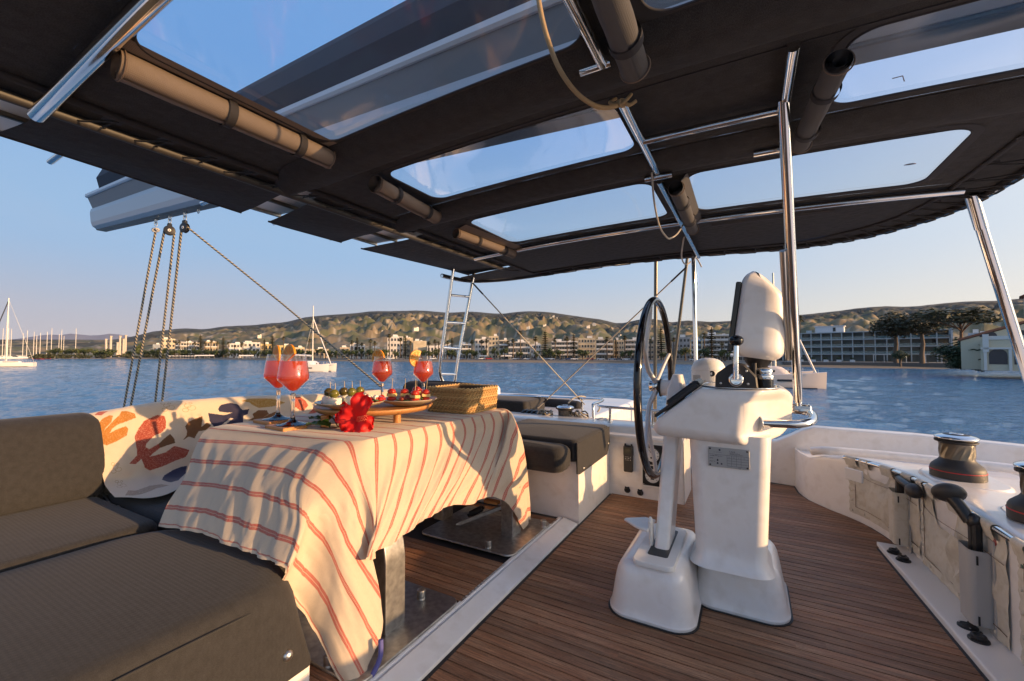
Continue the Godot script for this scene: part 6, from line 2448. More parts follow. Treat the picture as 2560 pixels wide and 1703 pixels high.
func bimini() -> void:
	var roof_o := thing("bimini", "dark canvas cockpit roof with clear windows over the whole cockpit", "bimini")
	# canvas between the windows
	var b := MB.new()
	sheet(b, rect(-1.86, 0.98, 0.7, -0.40))
	sheet(b, rect(-1.86, -1.505, -0.40, -1.15))
	sheet(b, rect(-0.305, -0.275, -0.40, -1.15))
	sheet(b, rect(-1.86, 0.98, -1.15, -1.345))
	sheet(b, rect(-1.86, -1.50, -1.345, -1.825))
	sheet(b, rect(-0.345, 0.205, -1.345, -1.825))
	sheet(b, rect(0.94, 0.98, -1.345, -1.825))
	sheet(b, rect(-1.86, 0.92, -1.825, -2.085))
	sheet(b, rect(-1.86, -1.58, -2.085, -2.795))
	sheet(b, rect(-0.36, -0.305, -2.085, -2.795))
	sheet(b, PackedVector2Array([Vector2(0.80, -2.085), Vector2(0.92, -2.085), Vector2(0.89, -2.795), Vector2(0.80, -2.795)]))
	var far_edge := PackedVector2Array([Vector2(-1.86, -2.795), Vector2(0.89, -2.795), Vector2(0.87, -3.05), Vector2(0.78, -3.37), Vector2(0.58, -3.64), Vector2(0.24, -3.82), Vector2(-0.4, -3.80), Vector2(-1.2, -3.77), Vector2(-1.86, -3.76)])
	sheet(b, far_edge)
	obj("canvas", b, M.canvas, roof_o)
	roof_window(roof_o, -1.445, -0.365, -0.46, -1.09, 0.06, 0.075)
	roof_window(roof_o, -0.215, 0.90, -0.46, -1.09, 0.06, 0.075)
	roof_window(roof_o, -1.455, -0.39, -1.39, -1.78, 0.045, 0.07)
	roof_window(roof_o, 0.25, 0.895, -1.39, -1.78, 0.045, 0.07)
	roof_window(roof_o, -1.525, -0.415, -2.14, -2.74, 0.055, 0.08)
	roof_window(roof_o, -0.25, 0.745, -2.14, -2.74, 0.055, 0.08)
	# padded sleeves round the two hidden bows
	for q: Array in [[-1.215, 0.23, 0.038], [-1.955, 0.24, 0.032]]:
		b = MB.new()
		var ripple := noise(int(q[0] * 100.0), 2.5, 3)
		b.grid(60, 14, func(u: float, t: float) -> Vector3:
			var x := lerpf(-1.90, 1.05, u)
			var e := smoothstep(0.0, 0.05, u) * smoothstep(1.0, 0.96, u)
			var s := sin(PI * t)
			return rp(x, q[0] + (0.5 - t) * q[1] * lerpf(0.55, 1.0, e), -0.003 - q[2] * pow(s, 0.75) - 0.012 * (1.0 - e) + 0.004 * ripple.get_noise_2d(x, t) * s), false, false)
		obj("bow_sleeve", b, M.canvas, roof_o)
		b = MB.new()
		b.grid(50, 1, func(u: float, t: float) -> Vector3:
			var x := lerpf(-1.50, 0.62, u)
			var e := minf(1.0, minf(u, 1.0 - u) * 30.0)
			return rp(x, q[0] - q[1] * 0.40 + (0.5 - t) * 0.062 * e - 0.01, -0.017), false, false)
		obj("sewn_strip", b, M.canvas, roof_o)
		for s: float in [-1.0, 1.0]:
			b = MB.new()
			var path := []
			for i in 30:
				path.append(rp(lerpf(-1.49, 0.61, i / 29.0), q[0] - q[1] * 0.40 - 0.01 + s * 0.03, -0.0185))
			b.tube(path, 0.0018, 5)
			obj("stitching", b, M.hem, roof_o)
	# flat welt on the far panel
	b = MB.new()
	b.grid(20, 3, func(u: float, t: float) -> Vector3:
		return rp(lerpf(-0.2, 0.45, u), -3.07 + (t - 0.5) * 0.06, -0.002 - 0.012 * sin(PI * t)), false, false)
	obj("welt", b, M.hem, roof_o)
	# hem along the left edge, with its tabs
	b = MB.new()
	var path := []
	for i in 40:
		path.append(rp(-1.862, lerpf(0.5, -3.74, i / 39.0), -0.008))
	b.tube(path, 0.013, 8)
	var rim := []
	for p: Vector2 in [Vector2(-1.86, -3.75), Vector2(-1.2, -3.765), Vector2(-0.4, -3.795), Vector2(0.24, -3.815), Vector2(0.57, -3.635), Vector2(0.775, -3.365), Vector2(0.866, -3.05), Vector2(0.888, -2.79), Vector2(0.92, -2.08), Vector2(0.98, -1.3), Vector2(0.98, 0.4)]:
		rim.append(rp(p.x, p.y, -0.006))
	b.tube(cat(rim, 5), 0.010, 8)
	obj("hem", b, M.hem, roof_o)
	frame()
	side_flaps(roof_o)
	roll_ups()
	hanging_cords()
	# litter lying on the clear panes
	var dry := mat(lin(0.12, 0.07, 0.04), 0.9)
	for q: Array in [[2275, 417, "dry leaf scrap on the clear pane right of the tall pole"], [2257, 207, "twig lying on the upper right clear pane"]]:
		var o := thing("leaf_scrap", q[2], "leaf", rp([Vector3(0.642, 0, -2.499), Vector3(0.428, 0, -1.709)][0].x, [Vector3(0.642, 0, -2.499), Vector3(0.428, 0, -1.709)][0].z, 0.012) if q[0] == 2275 else rp([Vector3(0.642, 0, -2.499), Vector3(0.428, 0, -1.709)][1].x, [Vector3(0.642, 0, -2.499), Vector3(0.428, 0, -1.709)][1].z, 0.012))
		b = MB.new()
		if q[0] == 2275:
			b.prism(PackedVector2Array([Vector2(-0.02, 0), Vector2(-0.005, -0.008), Vector2(0.012, -0.005), Vector2(0.022, 0.004), Vector2(0.006, 0.006), Vector2(-0.008, 0.005)]), 0.0, 0.003, Transform3D(Basis(Vector3.RIGHT, Vector3.FORWARD, Vector3.UP), Vector3.ZERO))
		else:
			b.tube([Vector3(-0.025, 0, 0.005), Vector3(0.0, 0.001, 0.004), Vector3(0.012, 0.0, -0.03)], 0.0015, 5)
		obj("blade", b, dry, o)


func frame() -> void:
	var f := thing("bimini_frame", "stainless tube frame that carries the dark cockpit roof", "frame")
	var tube := func(called: String, pts: Array, r: float) -> void:
		var b := MB.new()
		b.tube(pts, r, 14)
		obj(called, b, M.chrome, f)
	var along := func(x: float, z0: float, z1: float, dy: float) -> Array:
		var o := []
		for i in 9:
			o.append(rp(x, lerpf(z0, z1, i / 8.0), dy))
		return o
	var across := func(x0: float, x1: float, z: float, dy: float) -> Array:
		var o := []
		for i in 19:
			o.append(rp(lerpf(x0, x1, i / 18.0), z, dy))
		return o
	tube.call("centre_tube", along.call(-0.352, 0.5, -1.165, -0.028), 0.0165)
	tube.call("centre_tube", along.call(-0.352, -1.375, -1.985, -0.028), 0.0165)
	tube.call("centre_tube", along.call(-0.362, -2.10, -3.92, -0.026), 0.0165)
	tube.call("far_bow", across.call(-1.95, 0.93, -2.862, -0.022), 0.0165)
	tube.call("near_bow", across.call(-2.0, 1.0, -0.425, -0.030), 0.0225)
	var lt := MB.new()
	lt.tube(along.call(-2.03, 0.4, -3.45, 0.012), 0.0175, 12)
	obj("left_tube", lt, M.rubber, f)
	tube.call("short_tube", along.call(0.118, -1.335, -1.70, -0.030), 0.0165)
	tube.call("short_tube", along.call(0.122, -1.70, -1.90, -0.030), 0.0125)
	tube.call("cross_tube", across.call(-0.345, 0.115, -1.665, -0.032), 0.0145)
	tube.call("bracket", across.call(0.03, 0.125, -1.955, -0.045), 0.014)
	tube.call("bracket", across.call(-0.41, -0.29, -2.005, -0.045), 0.014)
	tube.call("bracket", across.call(-0.42, -0.33, -1.165, -0.03), 0.012)
	var edge := []
	for p: Vector2 in [Vector2(1.11, 0.4), Vector2(1.11, -1.6), Vector2(1.095, -2.4), Vector2(1.085, -2.75), Vector2(1.05, -3.15), Vector2(0.92, -3.5), Vector2(0.67, -3.82), Vector2(0.26, -3.985), Vector2(-0.4, -3.94), Vector2(-1.2, -3.90), Vector2(-2.06, -3.87), Vector2(-2.42, -3.70), Vector2(-2.54, -3.5), Vector2(-2.56, -3.2)]:
		edge.append(rp(p.x, p.y, -0.004))
	tube.call("edge_tube", cat(edge, 6), 0.0165)
	# dark sleeve on the edge tube
	var b := MB.new()
	var pts := cat(edge, 6)
	b.tube(pts.map(func(p: Vector3) -> Vector3: return p + Vector3(0, 0.004, 0)), 0.0205, 10)
	obj("edge_sleeve", b, M.canvas, f)
	# tall posts
	var o := thing("tall_post", "tall stainless post standing right of the plotter pod", "post")
	b = MB.new()
	b.tube([Vector3(0.11, 1.925, -1.604), Vector3(0.19, 0.895, -2.30)], 0.0175, 16)
	obj("tube", b, M.chrome, o)
	b = MB.new()
	var pt := Vector3(0.11, 1.925, -1.604)
	b.tube([pt.lerp(Vector3(0.19, 0.895, -2.30), 0.42) + Vector3(-0.026, 0, 0.01), Vector3(0.150, 1.08, -2.19)], 0.0115, 12)
	obj("slim_tube", b, M.steel, o)
	b = MB.new()
	b.tube([Vector3(0.191, 0.898, -2.30), Vector3(0.193, 0.872, -2.305)], 0.013, 12)
	b.box(Vector3(0.205, 0.858, -2.325), Vector3(0.07, 0.035, 0.05), 0.006)
	b.tube([Vector3(0.16, 0.878, -2.30), Vector3(0.225, 0.878, -2.30)], 0.006, 8)
	obj("clamp", b, M.chrome, o)
	o = thing("far_post", "thin stainless post at the far end of the cockpit roof", "post")
	b = MB.new()
	b.tube([rp(-0.405, -3.925, 0.0), Vector3(-0.39, 0.5, -3.9)], 0.018, 14)
	obj("tube", b, M.chrome, o)
	o = thing("leaning_post", "leaning stainless post at the right edge of the photo", "post")
	b = MB.new()
	var top := Vector3(1.011, 1.91, -3.027)
	var foot := Vector3(1.404, 0.824, -3.52)
	b.tube([top, foot], 0.0245, 16)
	obj("tube", b, M.chrome, o)
	b = MB.new()
	b.tube([top + (top - foot).normalized() * 0.01, top.lerp(foot, 0.14)], 0.0275, 16)
	obj("collar", b, M.chrome, o)


func side_flaps(roof_o: Node3D) -> void:
	var sway := noise(401, 1.4, 3)
	var n := 0
	for q: Array in [[-0.47, -1.31, -0.42, -1.37, "nearest dark canvas side flap laced to the left roof tube"], [-1.46, -2.02, -1.545, -2.10, "middle dark canvas side flap laced to the left roof tube"], [-2.27, -3.50, -2.30, -3.62, "farthest dark canvas side flap laced to the left roof tube"]]:
		n += 1
		var o := thing("side_flap", q[4], "canvas flap", Vector3.ZERO, 0.0, "side flaps of the cockpit roof")
		var b := MB.new()
		b.grid(20, 14, func(u: float, t: float) -> Vector3:
			var zi := lerpf(q[0], q[1], u)
			var zo := lerpf(q[2], q[3], u)
			var z := lerpf(zi, zo, t)
			var xo: float = lerpf(-2.46, -2.62, clampf((-z - 0.45) / 1.2, 0.0, 1.0)) if z > -2.2 else lerpf(-2.65, -2.54, clampf((-z - 2.2) / 1.1, 0.0, 1.0))
			var x := lerpf(-2.055 - 0.02 * sin(u * PI * 4.0) * 0.6, xo, t)
			return Vector3(x, 1.932 - 0.022 * sin(PI * t) * sin(PI * u) + 0.012 * sway.get_noise_2d(x, z) * sin(PI * t), z), false, false)
		obj("canvas", b, M.canvas, o)
		b = MB.new()
		var rim := []
		for i in 12:
			var z := lerpf(q[2], q[3], i / 11.0)
			var xo := lerpf(-2.46, -2.62, clampf((-z - 0.45) / 1.2, 0.0, 1.0)) if z > -2.2 else lerpf(-2.65, -2.54, clampf((-z - 2.2) / 1.1, 0.0, 1.0))
			rim.append(Vector3(xo, 1.932, z))
		b.tube(rim, 0.006, 6)
		obj("hem", b, M.hem, o)
		# eyelets and the lacing to the roof
		var count := maxi(4, roundi(absf(q[1] - q[0]) / 0.145))
		for i in count:
			var z := lerpf(q[0] - 0.03, q[1] + 0.03, float(i) / (count - 1))
			b = MB.new()
			b.lathe([Vector2(0.006, -0.002), Vector2(0.0115, -0.0025), Vector2(0.0115, 0.002), Vector2(0.006, 0.002), Vector2(0.006, -0.002)], 12, Transform3D(Basis(), Vector3(-2.082, 1.929, z)))
			obj("eyelet", b, M.steel, o)
			b = MB.new()
			var zn := z - 0.07
			var a := Vector3(-2.082, 1.924, z)
			var e := rp(-1.885, zn, -0.018)
			b.tube([a, a.lerp(e, 0.5) + Vector3(0, -0.006, 0), e, rp(-1.885, zn - 0.02, -0.012), Vector3(-2.0, 1.914, zn - 0.015), Vector3(-2.07, 1.922, z - 0.135)], 0.0032, 6)
			obj("lacing", b, M.rope_dark, o)
			b = MB.new()
			b.box(rp(-1.893, zn - 0.01, -0.008), Vector3(0.05, 0.006, 0.05), 0.002)
			obj("tab", b, M.hem, o)
	# white-backed panels above the flaps, seen through the gaps between them
	for k in 3:
		var z0: float = [0.55, -1.19, -2.02][k]
		var z1: float = [-0.62, -1.62, -2.42][k]
		var o := thing("solar_panel", ["white backed panel in a metal frame above the left edge of the roof, nearest", "white backed panel in the near gap between the side flaps", "white backed panel in the far gap between the side flaps"][k], "solar panel", Vector3.ZERO, 0.0, "panels on the left roof frame")
		var b := MB.new()
		b.box(Vector3(-2.33, 2.0, (z0 + z1) * 0.5), Vector3(0.62, 0.012, absf(z1 - z0)), 0.002)
		obj("sheet", b, M.white, o)
		for x: float in [-2.04, -2.2, -2.38, -2.60]:
			b = MB.new()
			b.box(Vector3(x, 1.985, (z0 + z1) * 0.5), Vector3(0.018, 0.02, absf(z1 - z0)), 0.003)
			obj("rib", b, M.bronze if x < -2.1 and x > -2.5 else M.alu, o)
		for z: float in [z1 + 0.01, z0 - 0.01]:
			b = MB.new()
			b.tube([Vector3(-2.0, 1.97, z), Vector3(-2.66, 1.945, z)], 0.012, 10)
			obj("bar", b, M.chrome, o)
	# dark strips that close the slot above the lacing
	var gb := MB.new()
	for q: Array in [[0.4, -1.33], [-1.44, -2.06], [-2.25, -3.45]]:
		sheet(gb, rect(-2.10, -1.86, q[0], q[1]), 0.032)
	sheet(gb, PackedVector2Array([Vector2(-1.86, -3.42), Vector2(-1.86, -3.86), Vector2(-2.08, -3.85), Vector2(-2.42, -3.69), Vector2(-2.53, -3.5), Vector2(-2.5, -3.42)]), 0.008)
	obj("edge_strip", gb, M.canvas, roof_o)
	# lacing along the far and right edges
	var inner := cat([rp(0.97, -0.8), rp(0.96, -1.4), rp(0.92, -2.05), rp(0.89, -2.75), rp(0.866, -3.05), rp(0.775, -3.365), rp(0.57, -3.635), rp(0.24, -3.815), rp(-0.4, -3.795), rp(-1.2, -3.765), rp(-1.86, -3.755)], 6)
	var outer := cat([rp(1.11, -0.8), rp(1.11, -1.4), rp(1.10, -2.2), rp(1.085, -2.75), rp(1.05, -3.15), rp(0.92, -3.5), rp(0.67, -3.82), rp(0.26, -3.985), rp(-0.4, -3.94), rp(-1.2, -3.90), rp(-1.86, -3.88)], 6)
	gb = MB.new()
	gb.grid(inner.size() - 1, 1, func(u: float, t: float) -> Vector3:
		var i := roundi(u * (inner.size() - 1))
		return inner[i].lerp(outer[i], t) + Vector3(0, 0.012, 0), false, false)
	obj("edge_strip", gb, M.canvas, roof_o)
	var b := MB.new()
	for i in range(0, inner.size() - 2, 2):
		var dn := Vector3(0, -0.022, 0)
		b.tube([inner[i] + dn * 0.7, outer[i] + dn, outer[i + 1] + dn, inner[i + 2] + dn * 0.7], 0.0036, 6)
	obj("edge_lacing", b, M.rope_dark, roof_o)
	for i in range(0, inner.size(), 2):
		b = MB.new()
		var d: Vector3 = (outer[i] - inner[i]).normalized()
		b.box(inner[i] + d * 0.012 + Vector3(0, -0.008, 0), Vector3(0.05, 0.006, 0.034), 0.002, Basis(d, Vector3.UP, d.cross(Vector3.UP)))
		obj("lacing_tab", b, M.hem, roof_o)


# a rolled-up shade: wound sheet with open spiral ends and straps round it
func roll(label: String, a: Vector3, e: Vector3, r: float, m: Material, straps: Array, cone := 1.0, flap := 0.0) -> void:
	var o := thing("rolled_shade", label, "rolled shade", Vector3.ZERO, 0.0, "shades rolled up under the roof")
	var d := (e - a).normalized()
	var s := d.cross(Vector3.UP).normalized()
	var u := s.cross(d)
	var b := MB.new()
	b.grid(96, 10, func(x: float, t: float) -> Vector3:
		var ang := x * TAU * 3.6 + 1.2
		var rad := r * lerpf(0.42, 1.0, x) * lerpf(1.0, cone, t) * (1.0 + 0.02 * sin(t * 17.0 + ang))
		return a.lerp(e, t) + (s * cos(ang) + u * sin(ang)) * rad, false, false)
	obj("roll", b, m, o)
	if flap > 0.0:
		b = MB.new()
		b.grid(4, 10, func(x: float, t: float) -> Vector3:
			var p := a.lerp(e, t) + u * r * 0.8 + s * r * 0.6
			return p.lerp(rp(p.x + flap, p.z, -0.004), x), false, false)
		obj("upper_strip", b, m, o)
	b = MB.new()
	for t: float in [0.012, 0.988]:
		var ring := []
		for i in 25:
			var ang := i * TAU / 24.0
			ring.append(a.lerp(e, t) + (s * cos(ang) + u * sin(ang)) * r * lerpf(1.0, cone, t) * 1.01)
		b.tube(ring, 0.0022, 5, false)
	obj("edge_tape", b, M.thread, o)
	for t: float in straps:
		b = MB.new()
		b.grid(24, 4, func(x: float, k: float) -> Vector3:
			var ang := x * TAU
			return a.lerp(e, t) + d * (k - 0.5) * 0.026 + (s * cos(ang) + u * sin(ang)) * (r * lerpf(1.0, cone, t) * 1.025 + 0.002), true, false)
		obj("strap", b, M.hem, o)


func roll_ups() -> void:
	roll("tan mesh shade rolled up beside the largest left roof window", Vector3(-1.494, 1.895, -0.46), Vector3(-1.483, 1.9, -1.129), 0.043, M.mesh_tan, [0.42, 0.79], 0.92, 0.05)
	roll("short tan shade rolled up beside the middle left roof window", Vector3(-1.486, 1.885, -1.369), Vector3(-1.547, 1.885, -1.879), 0.040, M.mesh_tan, [0.28, 0.80], 0.95)
	roll("short tan shade rolled up beside the far left roof window", Vector3(-1.64, 1.885, -2.192), Vector3(-1.589, 1.885, -2.868), 0.034, M.mesh_tan, [0.33, 0.8], 1.0, 0.06)
	roll("thick dark shade roll hanging at the top centre beside the roof tube", Vector3(-0.251, 1.885, -0.837), Vector3(-0.26, 1.885, -1.159), 0.040, M.mesh_dark, [0.62], 1.0)
	roll("long dark shade rolled up right of the tall post, its open end to the camera", Vector3(0.223, 1.88, -1.385), Vector3(0.18, 1.88, -1.877), 0.034, M.mesh_dark, [0.28, 0.78], 1.0)
	roll("small dark shade roll at the far centre beside the roof tube", Vector3(-0.289, 1.89, -2.111), Vector3(-0.297, 1.89, -2.871), 0.036, M.mesh_dark, [0.3, 0.72], 1.0, 0.03)


func knot(b: MB, at: Vector3, s: float, r: float) -> void:
	for k in 3:
		var ring := []
		var ax := Basis(Vector3(0.3 * k, 1.0, 0.5 - 0.4 * k).normalized(), 0.9 * k)
		for i in 13:
			var a := TAU * i / 12.0
			ring.append(at + ax * Vector3(cos(a) * s, sin(a) * s * 0.6, sin(a * 2.0) * s * 0.3))
		b.tube(ring, r, 6, false)


func hanging_cords() -> void:
	var o := thing("hanging_rope", "thick tan rope hanging from the top of the photo and knotted to the centre tube", "rope")
	var b := MB.new()
	b.tube(cat([Vector3(-0.494, 2.136, -1.014), Vector3(-0.482, 2.037, -1.024), Vector3(-0.47, 1.968, -1.045), Vector3(-0.449, 1.898, -1.071), Vector3(-0.418, 1.846, -1.113), Vector3(-0.383, 1.821, -1.157), Vector3(-0.356, 1.828, -1.206), Vector3(-0.33, 1.854, -1.254)], 8), 0.0068, 10)
	obj("rope", b, M.rope_tan, o)
	b = MB.new()
	knot(b, Vector3(-0.323, 1.856, -1.252), 0.013, 0.0055)
	b.tube(cat([Vector3(-0.323, 1.863, -1.246), Vector3(-0.302, 1.848, -1.258), Vector3(-0.283, 1.86, -1.268)]), 0.0055, 8)
	b.tube(cat([Vector3(-0.326, 1.848, -1.245), Vector3(-0.306, 1.857, -1.244), Vector3(-0.298, 1.886, -1.271)]), 0.0055, 8)
	b.tube(cat([Vector3(-0.331, 1.848, -1.242), Vector3(-0.36, 1.873, -1.259), Vector3(-0.349, 1.898, -1.288)]), 0.0055, 8)
	obj("knot", b, M.rope_tan, o)
	o = thing("hanging_cord", "thin grey cord knotted at the second roof bow and looping down to the centre tube", "cord")
	b = MB.new()
	b.tube(cat([Vector3(-0.371, 1.955, -1.96), Vector3(-0.374, 1.867, -1.997), Vector3(-0.375, 1.792, -2.056), Vector3(-0.375, 1.732, -2.173), Vector3(-0.365, 1.712, -2.294), Vector3(-0.356, 1.717, -2.356), Vector3(-0.344, 1.783, -2.532), Vector3(-0.337, 1.902, -2.761)], 8), 0.0045, 8)
	obj("cord", b, M.rope, o)
	b = MB.new()
	knot(b, Vector3(-0.371, 1.955, -1.949), 0.014, 0.005)
	knot(b, Vector3(-0.372, 1.973, -1.948), 0.017, 0.005)
	b.tube(cat([Vector3(-0.393, 1.981, -1.936), Vector3(-0.378, 1.958, -1.933), Vector3(-0.354, 1.982, -1.935), Vector3(-0.355, 2.03, -1.978)]), 0.005, 8)
	obj("knot", b, M.rope, o)
	o = thing("hanging_cord", "short grey cord loop tied to the top of the far post", "cord")
	b = MB.new()
	b.tube(cat([Vector3(-0.375, 1.983, -3.195), Vector3(-0.42, 1.951, -3.4), Vector3(-0.473, 1.915, -3.716), Vector3(-0.476, 1.888, -3.887), Vector3(-0.452, 1.892, -3.958), Vector3(-0.414, 1.938, -4)], 8), 0.006, 8)
	b.tube(cat([Vector3(-0.409, 1.962, -3.98), Vector3(-0.376, 1.927, -3.999), Vector3(-0.349, 1.864, -4.016)]), 0.006, 8)
	obj("cord", b, M.rope, o)
	b = MB.new()
	knot(b, Vector3(-0.409, 1.969, -3.979), 0.02, 0.007)
	obj("knot", b, M.rope, o)


# smooth surface through rows of points
func patch(rows: Array, per_row: int, per_col: int, b: MB, bend: Callable, fuv: Callable) -> void:
	var nr := rows.size() - 1
	var nc: int = rows[0].size() - 1
	var at := func(i: int, j: int) -> Vector3:
		return rows[clampi(i, 0, nr)][clampi(j, 0, nc)]
	var row_pt := func(i: int, t: float) -> Vector3:
		var j := mini(int(t), nc - 1)
		return at.call(i, j).cubic_interpolate(at.call(i, j + 1), at.call(i, j - 1) if j > 0 else at.call(i, 0) * 2.0 - at.call(i, 1), at.call(i, j + 2) if j + 2 <= nc else at.call(i, nc) * 2.0 - at.call(i, nc - 1), t - j)
	b.grid(nc * per_col, nr * per_row, func(u: float, v: float) -> Vector3:
		var s := v * nr
		var t := u * nc
		var i := mini(int(s), nr - 1)
		var p0: Vector3 = row_pt.call(i, t)
		var p1: Vector3 = row_pt.call(i + 1, t)
		var pa: Vector3 = row_pt.call(i - 1, t) if i > 0 else p0 * 2.0 - p1
		var pb: Vector3 = row_pt.call(i + 2, t) if i + 2 <= nr else p1 * 2.0 - p0
		return bend.call(p0.cubic_interpolate(p1, pa, pb, s - i), s, t), false, false, func(u: float, v: float) -> Vector2: return fuv.call(v * nr, u * nc))


func table_things() -> void:
	tablecloth()
	blanket()
	drinks()
	food()
	flower()
	basket()


